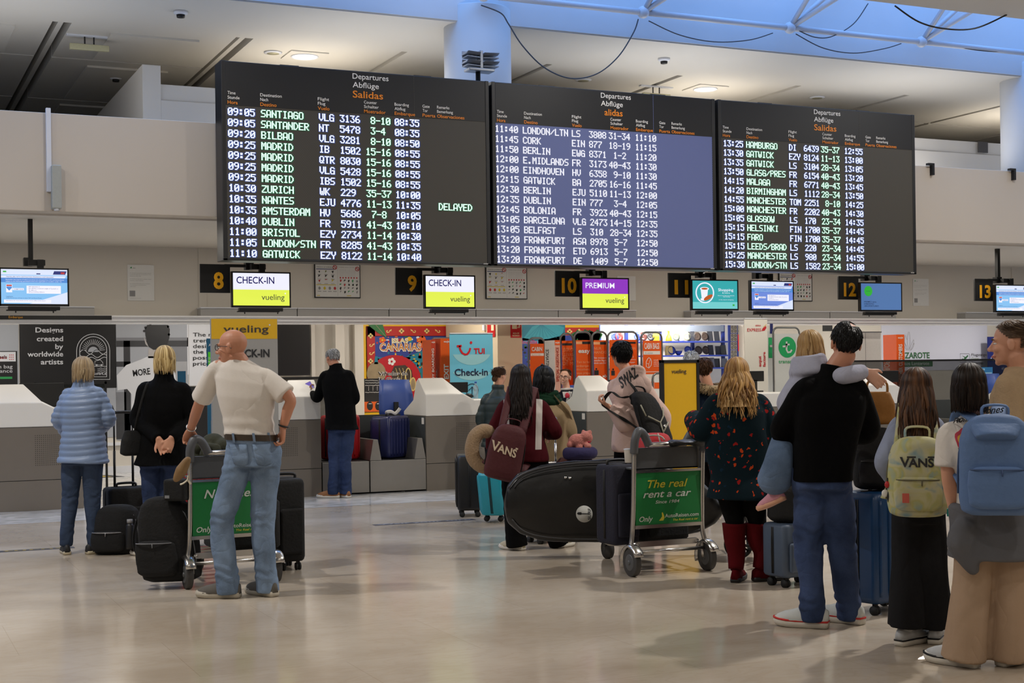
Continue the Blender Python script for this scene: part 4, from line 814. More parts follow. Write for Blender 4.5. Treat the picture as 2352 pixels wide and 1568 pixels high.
# roll-up banners
def banner(px0, px1, py0, py1, Y, label, mat, mats, draw, name='rollup_banner', cat='banner', zb=.06):
    x0, x1, z0, z1 = RX(px0, py0, px1, py1, Y); t = thing(name, label, cat, ((x0+x1)/2, Y, 0))
    MB().box(x0, x1, Y, Y+.006, zb, z1).build('sheet', mat, t); b = MB(); b.box(x0-.01, x1+.01, Y-.06, Y+.08, 0, zb); b.box(x0, x1, Y-.01, Y+.012, z1-.012, z1+.006); b.cyl(((x0+x1)/2, Y+.03, zb), ((x0+x1)/2, Y+.03, z1), .012, 8); b.build('stand', ALU, t, bevel=.004)
    p = Pl(Y); draw(p); 
    if p.b.n: p.b.build('print', mats, t)
    return t
TB = M('tui_light_blue', (112, 198, 226), .5, var=.02); TB2 = M('tui_paler_blue', (160, 216, 226), .5, var=0); TRd = M('tui_red', (214, 20, 34), .5, var=0); TNv = M('tui_navy', (16, 30, 66), .5, var=0)
def d11(p):
    p.poly([(1083+46*math.cos(a), 801+37*math.sin(a)) for a in np.linspace(.35, math.pi-.35, 24)], 0, 1); p.poly([(1083+46*math.cos(a), 845+28*math.sin(a)) for a in np.linspace(.35, math.pi-.35, 24)], 0, 1)
    p.line([(1049, 795), (1060, 794)], 5, 1, 3); p.line([(1055+.5*k*2.2-(0), 795+20*math.sin(k/10*math.pi*.62)) for k in range(0, 1)], 4, 1) if False else None
    p.line([(1055, 794), (1057, 803), (1062, 811), (1068, 814), (1073, 813), (1078, 806), (1080, 799)], 4.5, 1, 3); p.ring(1081.5, 786.5, 3, 3.2, 1, 3)
    p.t('TUI', 1088, 812, 12, 25, 1, .03); p.t('Check-in', 1044, 862.5, 15, 77, 2, .02)
    p.line([(1084+14*math.cos(a), 896+15*math.sin(a)) for a in np.linspace(0, 2*math.pi, 25)[:-1]], 1.6, 2, 3, True); p.line([(1084, 905), (1084, 889)], 1.8, 2, 3); p.line([(1076, 897), (1084, 888), (1092, 897)], 1.8, 2, 3)
banner(1034, 1133, 765, 1000, 18.6, 'light blue roll-up banner with red smile logo reading TUI Check-in', TB, [TB2, TRd, TNv], d11)
EXR = M('express_red', (190, 30, 40), .5, var=0)
def d12(p):
    p.t('IBERIA', 1735, 749, 3.4, 12, 0, .01); p.t('EXPRESS', 1716, 761, 7, 32, 0, .004); p.poly([(1749, 760), (1751, 754), (1759, 748), (1760, 753), (1756, 759)], 0, 2); p.line([(1753, 751), (1760, 745)], 1, 1, 2)
    p.t('aqui', 1748, 842, 6, 24, 0, .02, up=True); p.t('facture', 1758, 842, 6, 34, 0, .02, up=True)
banner(1711, 1764, 731, 1000, 18.6, 'tall white banner with a red leaf logo reading Iberia EXPRESS', M('banner_white', (218, 214, 204), .5, var=.02), [EXR, PY], d12)
TG = M('transavia_green', (20, 160, 90), .5, var=0); SGN = M('sign_pale', (206, 208, 206), .5, var=.02)
FRM = M('frame_tube_grey', (120, 122, 122), .35, .7)
def qframe(px0, px1, pyt, pyp, Y, label, pmat, mats, draw, py_bottom=None, dark=False):
    x0, x1, _, zt = RX(px0, pyt, px1, pyt+1, Y); zp = onY((px0+px1)/2, pyp, Y)[2]; t = thing('queue_sign', label, 'sign', ((x0+x1)/2, Y, 0), 'queue frames with signs behind the desks')
    r = .09; P = [V(x0, Y+.02, .02), V(x0, Y+.02, zt-r)]+[V(x0+r-r*math.cos(a), Y+.02, zt-r+r*math.sin(a)) for a in np.linspace(0, math.pi/2, 6)[1:]]+[V(x1-r+r*math.sin(a), Y+.02, zt-r+r*math.cos(a)) for a in np.linspace(0, math.pi/2, 6)]+[V(x1, Y+.02, .02)]
    b = MB(); b.tube(P, .016, 8); b.build('tube_frame', FRM, t)
    b = MB(); b.box(x0+.02, x1-.02, Y, Y+.012, .35, zp); b.build('panel', pmat, t)
    b = MB(); b.box(x0-.03, x0+.03, Y-.03, Y+.06, 0, .025); b.box(x1-.03, x1+.03, Y-.03, Y+.06, 0, .025); b.build('foot', FRM, t)
    p = Pl(Y); draw(p); 
    if p.b.n: p.b.build('print', mats, t)
def d13(p):
    p.ring(1808, 797, 20, 24, 0, 2, 36); p.line([(1806, 784), (1806, 803), (1809, 809), (1815, 808), (1818, 803)], 4.5, 1, 4); p.line([(1797, 795.5), (1806, 795)], 4, 1, 4); p.line([(1804, 791), (1813, 791)], 4, 1, 4); p.t('transavia', 1788, 834, 8, 44, 0, .008)
qframe(1777, 1837, 752, 766, 19.0, 'grey sign with a white t in a green disc reading transavia', SGN, [TG, SGN], d13)
poster('info_panel', 'narrow white and green sign edge right of the express banner', 'panel', 19.4, (1764, 760, 1777, 900), SGN, [TG, M('panel_navy', (30, 40, 110), .5), SGN], lambda p: (p.q(1765, 775, 1776, 822, 0, 2), p.q(1768, 792, 1774, 797, 2, 3), p.q(1768, 743, 1775, 766, 1, 2)), stand=True)
OR = M('easy_orange', (236, 92, 14), .45, var=.03); ORW = M('easy_white_print', (236, 230, 222), .5, var=0); ORP = M('easy_pale_print', (240, 170, 120), .5, var=0)
CW = lambda p, L: [p.t(s, x, y, c, w, m, b_) for s, x, y, c, w, m, b_ in L]
qframe(1215, 1252, 776, 789, 19.6, 'dark orange CABIN sign half hidden behind the black-haired woman', OR, [ORW, ORP], lambda p: (CW(p, [('CABIN', 1221, 806, 9, 24, 0, .02)]), p.q(1219, 811, 1249, 817, 0), CW(p, [('Bag drop only', 1221, 816, 3, 20, 1, 0)])))
qframe(1288, 1317, 766, 782, 19.4, 'orange sign with thin pale words ¿SOLO LLEVAS EQUIPAJE DE MANO', OR, [ORP, INKK], lambda p: (CW(p, [('¿SOLO', 1292, 807, 8, 24, 0, 0), ('LLEVAS', 1292, 818, 8, 24, 0, 0), ('EQUI', 1292, 828, 8, 24, 0, 0), ('DE M', 1292, 838.5, 8, 24, 0, 0)]), p.q(1291, 788, 1314, 793, 1)))
qframe(1320, 1358, 762, 781, 19.2, 'orange sign reading easy and Ten tu tarjeta de embarque', OR, [ORW, ORP, INKK], lambda p: (CW(p, [('easy', 1328, 810, 9, 27, 0, .03), ('Ten tu tar', 1324, 833.5, 5, 32, 1, 0), ('embarque', 1324, 842.5, 5, 29, 1, 0), ('document', 1324, 850.5, 5, 30, 1, 0), ('vaya prepa', 1324, 859, 5, 31, 1, 0)]), p.q(1323, 784, 1337, 790, 1), p.q(1337, 784, 1356, 790, 2)))
qframe(1361, 1395, 762, 781, 19.1, 'orange sign reading NUR HANDGEPÄCK with a black figure', OR, [ORP, ORW, INKK], lambda p: (CW(p, [('NUR', 1364, 803, 6, 17, 0, 0), ('HANDG', 1364, 812, 6, 28, 0, 0), ('Sie müssen', 1364, 823.5, 4, 28, 1, 0), ('anstellen Begeb', 1364, 829.5, 4, 28, 1, 0), ('direkt zum Abf', 1364, 835.5, 4, 28, 1, 0)]), p.q(1363, 785, 1378, 791, 0), p.q(1378, 785, 1392, 791, 2), p.ring(1369.5, 847, 2, 2, 2), p.q(1365, 850, 1375, 861, 2), p.poly([(1384, 862), (1389, 862), (1389, 859), (1394, 864), (1389, 869), (1389, 866), (1384, 866)], 1)))
qframe(1397, 1465, 762, 780, 19.0, 'wide orange sign behind the boy in the pink hoodie', OR, [ORP, ORW, INKK], lambda p: (CW(p, [('MAIN', 1446, 803, 6, 13, 0, 0), ('VOL??', 1447, 811, 5, 6, 0, 0), ('carte de', 1446, 821, 4, 9, 1, 0), ('Vous devez faire la queue', 1446, 827, 3.4, 14, 1, 0), ('bagages', 1446, 833, 3.4, 12, 1, 0)]), p.q(1444, 785, 1460, 789, 2), p.ring(1408, 848, 2.2, 2.2, 2), p.q(1404, 851, 1412, 862, 2)))
def d14(p):
    p.t('CABIN BAGS', 1480, 801, 13, 34, 0, .02); p.q(1478, 806, 1516, 814, 0); p.t('XL customers', 1481, 812, 3.4, 18, 1); p.q(1479, 853, 1516, 854.3, 0); p.q(1477, 859, 1517, 876, 0)
    p.line([(1484, 842), (1484, 830), (1487, 824), (1490, 821), (1494, 824), (1496, 830), (1495, 839), (1490, 845)], 1.4, 0, 3, True); p.line([(1484, 834), (1490, 836), (1490, 844)], 1.1, 0, 3); p.line([(1490, 836), (1493, 825)], .9, 0, 3)
    for k, (s, w) in enumerate((('small', 10), ('cabin bag', 13), ('under the', 13), ('seat in front', 12))): p.t(s, 1501, 828+4.5*k, 3, w, 0)
qframe(1474, 1521, 763, 782, 18.8, 'bright orange CABIN BAGS sign with a drawn backpack', OR, [ORW, INKG], d14)
qframe(1500, 1530, 857, 866, 16.0 if False else 18.4, 'low white and orange sign left of the yellow stand', PWh, [OR], lambda p: p.q(1503, 878, 1527, 892, 0))
def pillar(px0, pxm, px1, py0, Y, label, ml, mr, mats, draw):
    x0, x1, _, z1 = RX(pxm, py0, px1, py0+1, Y); dY = .34; t = thing('bag_drop_pillar', label, 'pillar sign', ((x0+x1)/2, Y, 0), 'orange and white pillar signs')
    b = MB(); b.box(x0, x1, Y, Y+dY, .02, z1, 0); b.box(x0-.002, x0, Y, Y+dY, .02, z1, 1); b.build('column_box', [mr, ml], t); b = MB(); b.box(x0-.05, x1+.05, Y-.05, Y+dY+.05, 0, .02); b.build('foot_plate', FRM, t)
    p = Pl(Y); draw(p); p.b.build('print', mats, t)
    return t, x0, z1
def side_text(t, x, Y, z, s, cap, w, mat): b = MB(); b.text(s, (x-.004, Y, z), Z_, Y_, cap, w, 0, .02); b.build('side_print', [mat], t)
t, xx, zz = pillar(2045, 2059, 2077, 768, 18.9, 'orange pillar sign reading BAG DROP and OTHER CUSTOMERS', OR, OR, [ORW], lambda p: (p.t('easyJet', 2062, 777, 4, 12, 0, .02), p.t('ALL OTHER CUSTOMERS', 2073, 890, 8, 100, 0, .02, up=True)))
side_text(t, xx, 19.22, 1.18, 'BAG DROP', -.14, .38, ORW)
t, xx, zz = pillar(1262, 1274, 1286, 781, 18.9, 'white pillar sign with red top reading SPECIAL ASSISTANCE', PWh, M('pillar_pink', (226, 170, 150), .5), [M('print_brick_red', (176, 60, 40), .5, var=0), OR, ORW], lambda p: (p.q(1274, 781, 1286, 792, 1, 2), p.t('easyJet', 1275, 788, 3.5, 10, 2, .02), p.t('SPECIAL ASSISTANCE', 1284, 876, 6, 79, 0, .02, up=True)))
side_text(t, xx, 19.2, 1.2, 'SPECIAL ASSISTANCE', -.1, .6, INKK)
t, xx, zz = pillar(985, 990, 1000, 780, 18.9, 'dark red pillar sign reading SPEEDY BOARDING', OR, M('easy_red', (200, 60, 24), .5), [ORW], lambda p: (p.t('SPEEDY BOARDING', 997.5, 893, 5, 93, 0, .015, up=True), p.t('easyJet', 991, 787, 3.5, 8, 0, .02)))
t, xx, zz = pillar(1002, 1012, 1034, 777, 18.9, 'bright orange pillar sign reading EXIT', OR, OR, [ORW], lambda p: (p.t('easyJet', 1019, 786, 4, 14, 0, .02), p.t('EXIT', 1030, 870, 10, 34, 0, .03, up=True)))
side_text(t, xx, 19.2, 1.3, 'EXIT', -.16, .22, ORW)
b = MB(); P0 = onY(984, 775, 19.6); b.tube([V(P0[0], 19.6, 0), V(P0[0], 19.6, 1.9), V(P0[0]+.08, 19.6, 1.98), V(P0[0]+.5, 19.6, 1.98), V(P0[0]+.58, 19.6, 1.9), V(P0[0]+.58, 19.6, 0)], .016, 8); tag(b.build('queue_rail', FRM, origin=(P0[0], 19.6, 0)), 'grey tube frame arching over the SPEEDY BOARDING pillar', 'rail')
# right hand panels
LG1 = M('lanzarote_green', (50, 100, 64), .5, var=0)
def d15(p):
    for pts in ([(2086, 804), (2083, 780), (2087, 756), (2091, 780), (2088, 804)], [(2084, 803), (2077, 788), (2078, 766), (2083, 780)], [(2088, 803), (2094, 788), (2099, 777), (2098, 790), (2091, 803)], [(2083, 804), (2077, 797), (2076, 784), (2082, 795)], [(2090, 805), (2096, 800), (2101, 786), (2096, 792)]): p.line(chaikin(pts, 1), .8, 1, 2)
    p.t('+', 2033, 823, 11, 11, 0, .05); p.t('LANZAROTE', 2050, 823, 13, 86, 0, .03); p.q(2028, 828, 2142, 842, 0, 2); p.t('Alojamientos Lanzarote', 2035, 839, 8, 100, 2, 0, 4)
    p.line([(2205, 812), (2225, 812), (2227, 815), (2227, 832), (2205, 832)], .8, 3, 2, True); p.poly([(2207, 826), (2210, 823), (2213, 824), (2222, 815), (2224, 817), (2217, 826), (2219, 830), (2216, 829), (2209, 828)], 0, 2); p.poly([(2209, 816), (2218, 820), (2216, 822)], 0, 2)
    p.t('Flugsteige', 2231, 817.5, 6, 35, 3); p.t('Gates', 2231, 826.5, 6, 17, 4); p.t('Puertas', 2231, 836.5, 6, 27, 3, .01)
poster('wall_panel', 'wide pale wall panel with green agave drawing reading + LANZAROTE', 'panel', Y1, (2025, 745, 2268, 850), M('panel_lilac_white', (206, 208, 224), .5, var=.02), [LG1, INKG, PWt, INKK, M('print_sage', (130, 150, 110), .5)], d15)
poster('wall_panel', 'navy blue wall panel with white lettering at the right edge', 'panel', 22.2, (2269, 773, 2400, 900), M('panel_navy', (30, 48, 100), .5), [PWt], lambda p: (p.t('Check-in', 2275, 828, 9, 60, 0), p.t('airport help', 2300, 848, 6, 50, 0)))
poster('display_screen', 'blue lit screen in the dark glass partition at the right', 'screen', 18.66, (2248, 843, 2280, 862), E_('screen_dim_blue', (50, 120, 170), .5), [E_('screen_pale_dim', (150, 190, 210), .5)], lambda p: (p.q(2250, 855, 2278, 861, 0), p.q(2252, 846, 2262, 850, 0)))
poster('rollup_screen', 'tall white folding panel left of the LANZAROTE wall panel', 'panel', 20.4, (1940, 764, 2024, 1000), PWh, [INKG], lambda p: (p.q(1988, 764, 1989, 900, 0), p.q(1940, 761, 2025, 764, 0)), thick=.03, stand=True)
poster('wall_panel', 'dark doorway panel behind the heads of father and child', 'panel', Y1, (1890, 745, 1912, 760), PK, [PK], lambda p: None)
# tile panel beside the shop
def d16(p):
    for i in range(2):
        for j in range(6):
            if i == 1 and j in (2, 3): continue
            x, y = 1678+16*i, 747+19*j; p.q(x, y, x+14.5, y+17.5, 1, 2)
            for u in (3.8, 10.7):
                for v in (4.5, 13): p.ring(x+u, y+v, 2.8, 3.4, 2, 3, 10); p.ring(x+u, y+v, 1.7, 2.1, 1, 4, 10); p.ring(x+u, y+v, .8, 1, 2, 5, 8)
            p.ring(x+7.2, y+8.8, 1.2, 1.4, 2, 3, 8)
    p.q(1694, 768, 1712, 806, 3, 6); p.t('DUTY', 1697, 778, 6, 13, 4, 0, 8); p.t('FREE', 1700, 793, 5, 9, 4, 0, 8)
poster('tile_display', 'blue display panel of patterned tiles right of the shop shelves', 'display', 22.6, (1673, 744, 1712, 900), M('panel_royal_blue', (34, 56, 140), .5), [PWh, M('tile_grey', (150, 146, 138), .5), PTi, M('label_red', (216, 30, 44), .5), M('label_violet', (120, 60, 150), .5)], d16)
# ================================================================== bright souvenir shop
SB = M('shelf_blue', (38, 54, 130), .45, var=.04)
b = MB(); b.box(11.2, 16.5, 25.0, 25.1, 0, 3); b.box(11.2, 11.3, 22.6, 25, 0, 3); struct(b.build('wall_shop', WHITE))
for lx in (12.4, 13.6, 14.8): lamp(lx, 24.0, 2.85, 75, .4, (1, .96, .92))
SY = 24.6
t = thing('shop_shelving', 'blue metal shop shelving with three shelves behind the orange signs', 'shelving', (13.5, SY, 0))
ux = [onY(px, 770, SY)[0] for px in (1378, 1440, 1517, 1592, 1662)]
for x in ux: MB().box(x-.03, x+.03, SY, SY+.06, 0, 2.5).build('upright', SB, t)
zs = [onY(1520, y, SY)[2] for y in (784, 816, 845)]
for z in zs: MB().box(ux[0], ux[-1], SY-.28, SY+.08, z-.03, z).build('shelf', SB, t)
MB().box(ux[0], ux[-1], SY-.02, SY+.0, onY(1520, 761, SY)[2], onY(1520, 747, SY)[2]).build('header_board', M('shelf_grey', (120, 128, 140), .5), t)
items = [(1405, 'disc', PB, 0), (1415, 'disc', PR, 0), (1457, 'disc', M('plate_blue', (50, 70, 150), .3), 0), (1470, 'disc', M('plate_brown', (90, 50, 44), .3), 0), (1487, 'disc', PTi, 0), (1500, 'bag', PY, 0), (1530, 'bottle', PY, 0), (1545, 'disc', M('plate_olive', (110, 116, 100), .3), 0), (1558, 'bottle', PWh, 0), (1570, 'disc', M('plate_sage', (140, 142, 116), .3), 0), (1582, 'bag', PDG, 0), (1594, 'disc', PBr, 0), (1611, 'disc', PBr, 0), (1625, 'board', PDG, 0), (1640, 'board', PDG, 0),
         (1530, 'bag', PCr, 1), (1535, 'disc', PB, 1), (1552, 'bowl', PB, 1), (1572, 'disc', M('plate_blue', (50, 70, 150), .3), 1), (1596, 'disc', PBr, 1), (1613, 'disc', PBr, 1), (1626, 'board', PDG, 1), (1643, 'frame', PDG, 1), (1655, 'board', M('slate', (80, 80, 74), .5), 1), (1640, 'frame', PDG, 2), (1657, 'frame', PG, 2), (1628, 'board', PG, 2)]
ITN = {'disc': ('plate', 'round plate'), 'bag': ('gift_bag', 'gift bag'), 'bottle': ('ceramic_bottle', 'ceramic bottle'), 'board': ('slate_board', 'dark slate board'), 'bowl': ('bowl', 'bowl'), 'frame': ('picture_frame', 'picture frame')}
ordn = ['first', 'second', 'third', 'fourth', 'fifth', 'sixth', 'seventh', 'eighth', 'ninth', 'tenth', 'eleventh', 'twelfth', 'thirteenth', 'fourteenth', 'fifteenth']; cnt = {}
for px, kind, mat, sh in items:
    x = onY(px, 780, SY)[0]; z = zs[sh]; b = MB(); y = SY-.1
    if kind == 'disc': b.lathe((0, 0, 0), [(.02, .02), (.05, .012), (.085, .03), (.088, .034), (.05, .018), (.0, .016)], 24); b.v = [v @ np.array([[1, 0, 0], [0, .2, .98], [0, -.98, .2]]) + V(x, y, z+.09) for v in b.v]
    elif kind == 'bag': b.loft([[V(x+a*.07, y+c*.03, z), V(x+a*.07, y+c*.03, z)] [0:1][0] if False else V(x+a*.07, y+c*.03, z) for a, c in ((-1, -1), (1, -1), (1, 1), (-1, 1))] and [[V(x+a*.07*k, y+c*.03*k2, z+h) for a, c in ((-1, -1), (1, -1), (1, 1), (-1, 1))] for k, k2, h in ((1, 1, 0), (1.05, 1, .1), (.95, .3, .19))], 0, False)
    elif kind == 'bottle': b.lathe((x, y, z), [(.06, 0), (.065, .03), (.05, .09), (.02, .14), (.018, .2), (.025, .21)], 18)
    elif kind == 'board': b.obox((x, y, z+.1), (.06, 0, 0), (0, .008, 0), (0, .02, .1))
    elif kind == 'bowl': b.lathe((x, y, z), [(.03, 0), (.07, .05), (.08, .09), (.075, .09), (.06, .05)], 20)
    else:
        for q in (-1, 1): b.obox((x+q*.055, y, z+.09), (.008, 0, 0), (0, .01, 0), (0, .01, .09)); b.obox((x, y+q*.008, z+.09+q*.08), (.055, 0, 0), (0, .01, 0), (0, 0, .01))
        b.obox((x, y+.004, z+.09), (.05, 0, 0), (0, .003, 0), (0, .008, .08))
    k = (kind, sh); cnt[k] = cnt.get(k, 0)+1
    tag(b.build(ITN[kind][0], mat, origin=(x, y, z)), '%s from the left on the %s shop shelf' % (ordn[cnt[k]-1]+' '+ITN[kind][1], ('upper', 'middle', 'lower')[sh]), ITN[kind][1].split()[-1], 'souvenirs on the shop shelves')
# ================================================================== free standing signs in the hall
VY = M('vueling_yellow', (212, 166, 20), .45, var=.04); VG = M('sign_warm_grey', (150, 148, 144), .5, var=.03); VD = M('vueling_dark', (58, 52, 44), .5, var=0)
x0, x1, _, z1 = RX(485, 731, 637, 733, 15.3)
t = thing('checkin_sign_stand', 'tall grey check-in stand with yellow top reading vueling, behind the man in the white shirt', 'sign', ((x0+x1)/2, 15.3, 0))
MB().box(x0, x1, 15.3, 15.36, .02, z1).build('panel', VG, t, bevel=.003)
p = Pl(15.3); p.q(485, 732, 636.5, 778, 0, 1); p.q(485, 1085, 636.5, 1163, 0, 1); p.t('vueling', 513, 763, 16, 105, 1, .012); p.ring(619, 746, 2, 2, 3, 3, 8); p.t('CHECK-IN', 520, 820, 17, 100, 2, .03); p.b.build('print', [VY, VD, INKK, PWt], t)
b = MB(); b.box(x0-.03, x1+.03, 15.18, 15.5, 0, .02); b.build('foot_plate', FRM, t)
x0, x1, _, z1 = RX(1518, 826, 1605, 828, 11.6); zb = .25
t = thing('queue_sign_stand', 'yellow stand in a black frame reading vueling, right of the boy', 'sign', ((x0+x1)/2, 11.6, 0))
MB().box(x0+.025, x1-.025, 11.6, 11.63, zb, z1-.03).build('panel', VY, t)
b = MB(); b.box(x0, x0+.03, 11.59, 11.64, 0, z1); b.box(x1-.03, x1, 11.59, 11.64, 0, z1); b.box(x0, x1, 11.59, 11.64, z1-.03, z1); b.box(x0, x1, 11.59, 11.64, zb-.03, zb); b.build('frame', BLACKP, t, bevel=.003)
b = MB(); b.box(x0-.02, x1+.02, 11.45, 11.8, 0, .02); b.build('foot_plate', BLACKP, t)
p = Pl(11.6); p.t('vueling', 1542, 857, 9, 34, 0, .012); p.b.build('print', [VD], t)
# floor strips
def strip(px, py, w, ang, txt, label, ln):
    c = onZ(px, py); t = thing('floor_strip', label, 'floor marking', c); xd = V(math.cos(ang), math.sin(ang), 0); yd = V(-math.sin(ang), math.cos(ang), 0)
    b = MB(); b.obox(c+V(0, 0, .001), xd*w/2, yd*.055, V(0, 0, .001)); b.build('tape', M('strip_slate', (44, 48, 62), .5), t); b = MB(); b.text(txt, c-xd*w*.46-yd*.025+V(0, 0, .0035), xd, yd, .05, w*.92, 0, .012); b.build('lettering', [M('strip_print_'+ln[0], ln[1], .5)], t)
strip(975, 1199, 1.05, -.02, 'Wait your turn', 'dark floor strip reading Wait your turn, left of the black suitcase', ('w', (180, 180, 190)))
strip(45, 1264, .9, -.02, 'su turno', 'dark floor strip with yellow lettering at the left edge', ('y', (190, 160, 60)))
c = onZ(235, 1094); t = thing('floor_sticker', 'dark and yellow arrow sticker on the floor beyond the left desk', 'floor marking', c)
b = MB(); b.add([c+V(-.35, -.25, .002), c+V(.3, -.25, .002), c+V(.12, .3, .002), c+V(-.3, .3, .002)], [(0, 1, 2, 3)]); b.build('sticker', M('strip_slate', (44, 48, 62), .5), t); b = MB(); b.add([c+V(-.3, -.18, .004), c+V(.12, -.18, .004), c+V(.02, .2, .004), c+V(-.3, .2, .004)], [(0, 1, 2, 3)]); b.build('arrow', M('sticker_yellow', (186, 160, 60), .5), t)
# ================================================================== people: builders
def sell(c, u, w, a, b, n=24, e=2.4):
    R = []
    for j in range(n):
        t = 2*math.pi*j/n; ct, st = math.cos(t), math.sin(t)
        R.append(c+u*a*math.copysign(abs(ct)**(2/e), ct)+w*b*math.copysign(abs(st)**(2/e), st))
    return R
def limb(b, pts, rad, n=14, sub=5, flat=False):
    P = spline(pts, sub); k = len(P); r = np.interp(np.linspace(0, len(rad)-1, k), range(len(rad)), rad)
    t0 = nrm(P[0]-P[1]); t1 = nrm(P[-1]-P[-2])
    P2 = [P[0]+t0*r[0]*.75, P[0]+t0*r[0]*.45]+P+[P[-1]+t1*r[-1]*.45, P[-1]+t1*r[-1]*.75]; r2 = [r[0]*.35, r[0]*.8]+list(r)+[r[-1]*.8, r[-1]*.35]
    if flat: P2, r2 = P2[:-2], r2[:-2]
    b.tube(P2, r2, n)
def remesh(b, voxel, smooth=4, name='m'):
    v, f = b.arrays(); me = bpy.data.meshes.new(name); me.from_pydata(v.tolist(), [], f); me.update()
    o = bpy.data.objects.new(name, me); C.objects.link(o)
    m = o.modifiers.new('r', 'REMESH'); m.mode = 'VOXEL'; m.voxel_size = voxel; m.use_smooth_shade = True
    if smooth: s = o.modifiers.new('s', 'SMOOTH'); s.factor = .5; s.iterations = smooth
    dg = bpy.context.evaluated_depsgraph_get(); dg.update()
    ev = o.evaluated_get(dg); out = bpy.data.meshes.new_from_object(ev)
    bpy.data.objects.remove(o); bpy.data.meshes.remove(me); return out
def mesh_np(me):
    n = len(me.vertices); co = np.empty(n*3); no = np.empty(n*3); me.vertices.foreach_get('co', co); me.vertices.foreach_get('normal', no)
    return co.reshape(-1, 3), no.reshape(-1, 3)
def folds(me, amp=.006, freq=16., seed=0, stretch=(1, 1, 1), extra=None):
    co, no = mesh_np(me); r = np.random.default_rng(seed); d = np.zeros(len(co)); p = co*np.array(stretch)
    for i in range(7):
        k = nrm(r.normal(size=3))*freq*r.uniform(.5, 1.5); k2 = nrm(r.normal(size=3))*freq*.45
        d += np.sin(p@k+r.uniform(0, 6)+1.8*np.sin(p@k2+r.uniform(0, 6)))*r.uniform(.4, 1)
    d *= amp/2.6
    if extra is not None: d = d+extra(co)
    co = co+no*d[:, None]; me.vertices.foreach_set('co', co.ravel()); me.update()
def put(me, name, mats, parent, matfn=None, label=None):
    for m in (mats if isinstance(mats, (list, tuple)) else [mats]): me.materials.append(m)
    off = np.array(parent['_o']); co, _ = mesh_np(me)
    if matfn is not None:
        nf = len(me.polygons); ce = np.empty(nf*3); me.polygons.foreach_get('center', ce); idx = np.asarray(matfn(ce.reshape(-1, 3)), dtype=np.int32); me.polygons.foreach_set('material_index', idx)
    me.vertices.foreach_set('co', (co-off).ravel()); me.polygons.foreach_set('use_smooth', [True]*len(me.polygons)); me.update(); me.name = name
    o = bpy.data.objects.new(name, me); C.objects.link(o); o.parent = parent; o['_o'] = list(off)
    if label: o['label'] = label
    return o
from mathutils.bvhtree import BVHTree
def drape(b, target, d, off=.003):      # lay the vertices of b on the surface of target along direction d
    me = target.data; o = np.array(target['_o']); bv = BVHTree.FromPolygons([v.co[:] for v in me.vertices], [tuple(p.vertices) for p in me.polygons]); d = nrm(d); out = []
    for vv in b.v:
        r = []
        for p in vv:
            h = bv.ray_cast(Vector(p-o-d*.5), Vector(d), 1.2); r.append(np.array(h[0])+o-d*off if h[0] is not None else p)
        out.append(np.array(r))
    b.v = out; return b
def drape_one(vv, target, d, off=.003): b = MB(); b.v = [vv]; return drape(b, target, d, off).v[0]
SKIN = M('skin_fair', (205, 150, 122), .5, var=.06, scale=20, bump=.05); SKIN2 = M('skin_warm', (190, 132, 104), .5, var=.06, scale=20); SKIN3 = M('skin_pale', (216, 166, 142), .5, var=.05, scale=20)
def hair_mat(name, rgbs, rough=.42):
    m = bpy.data.materials.new(name); m.use_nodes = True; nt = m.node_tree; N = nt.nodes; b = N['Principled BSDF']; g = N.new('ShaderNodeNewGeometry'); r = N.new('ShaderNodeValToRGB')
    e = r.color_ramp.elements; e[0].color = (*lin(rgbs[0]), 1); e[1].color = (*lin(rgbs[-1]), 1)
    for k, c in enumerate(rgbs[1:-1]): q = e.new((k+1)/(len(rgbs)-1)); q.color = (*lin(c), 1)
    nt.links.new(g.outputs['Random Per Island'], r.inputs[0]); nt.links.new(r.outputs[0], b.inputs['Base Color']); b.inputs['Roughness'].default_value = rough; b.inputs['Specular IOR Level'].default_value = .2
    return m
def denim(name, rgb, fade=.25):
    m = bpy.data.materials.new(name); m.use_nodes = True; nt = m.node_tree; N = nt.nodes; L = nt.links; b = N['Principled BSDF']; tc = N.new('ShaderNodeTexCoord')
    n1 = N.new('ShaderNodeTexNoise'); n1.inputs['Scale'].default_value = 5; n1.inputs['Detail'].default_value = 4; n2 = N.new('ShaderNodeTexNoise'); n2.inputs['Scale'].default_value = 260
    L.new(tc.outputs['Object'], n1.inputs['Vector']); L.new(tc.outputs['Object'], n2.inputs['Vector'])
    c = lin(rgb); r = N.new('ShaderNodeValToRGB'); e = r.color_ramp.elements; e[0].position = .35; e[0].color = (*[v*(1-fade) for v in c], 1); e[1].position = .68; e[1].color = (*[min(1, v*(1+fade)+.01) for v in c], 1)
    ad = N.new('ShaderNodeMath'); ad.operation = 'MULTIPLY_ADD'; ad.inputs[1].default_value = .25; L.new(n2.outputs['Fac'], ad.inputs[0]); L.new(n1.outputs['Fac'], ad.inputs[2])
    sb = N.new('ShaderNodeMath'); sb.operation = 'SUBTRACT'; sb.inputs[1].default_value = .125; L.new(ad.outputs[0], sb.inputs[0]); L.new(sb.outputs[0], r.inputs[0]); L.new(r.outputs[0], b.inputs['Base Color']); b.inputs['Roughness'].default_value = .85
    b.inputs['Specular IOR Level'].default_value = .2
    return add_folds(m, 7.5, .26, 300., .1, (1., 1., 1.5))
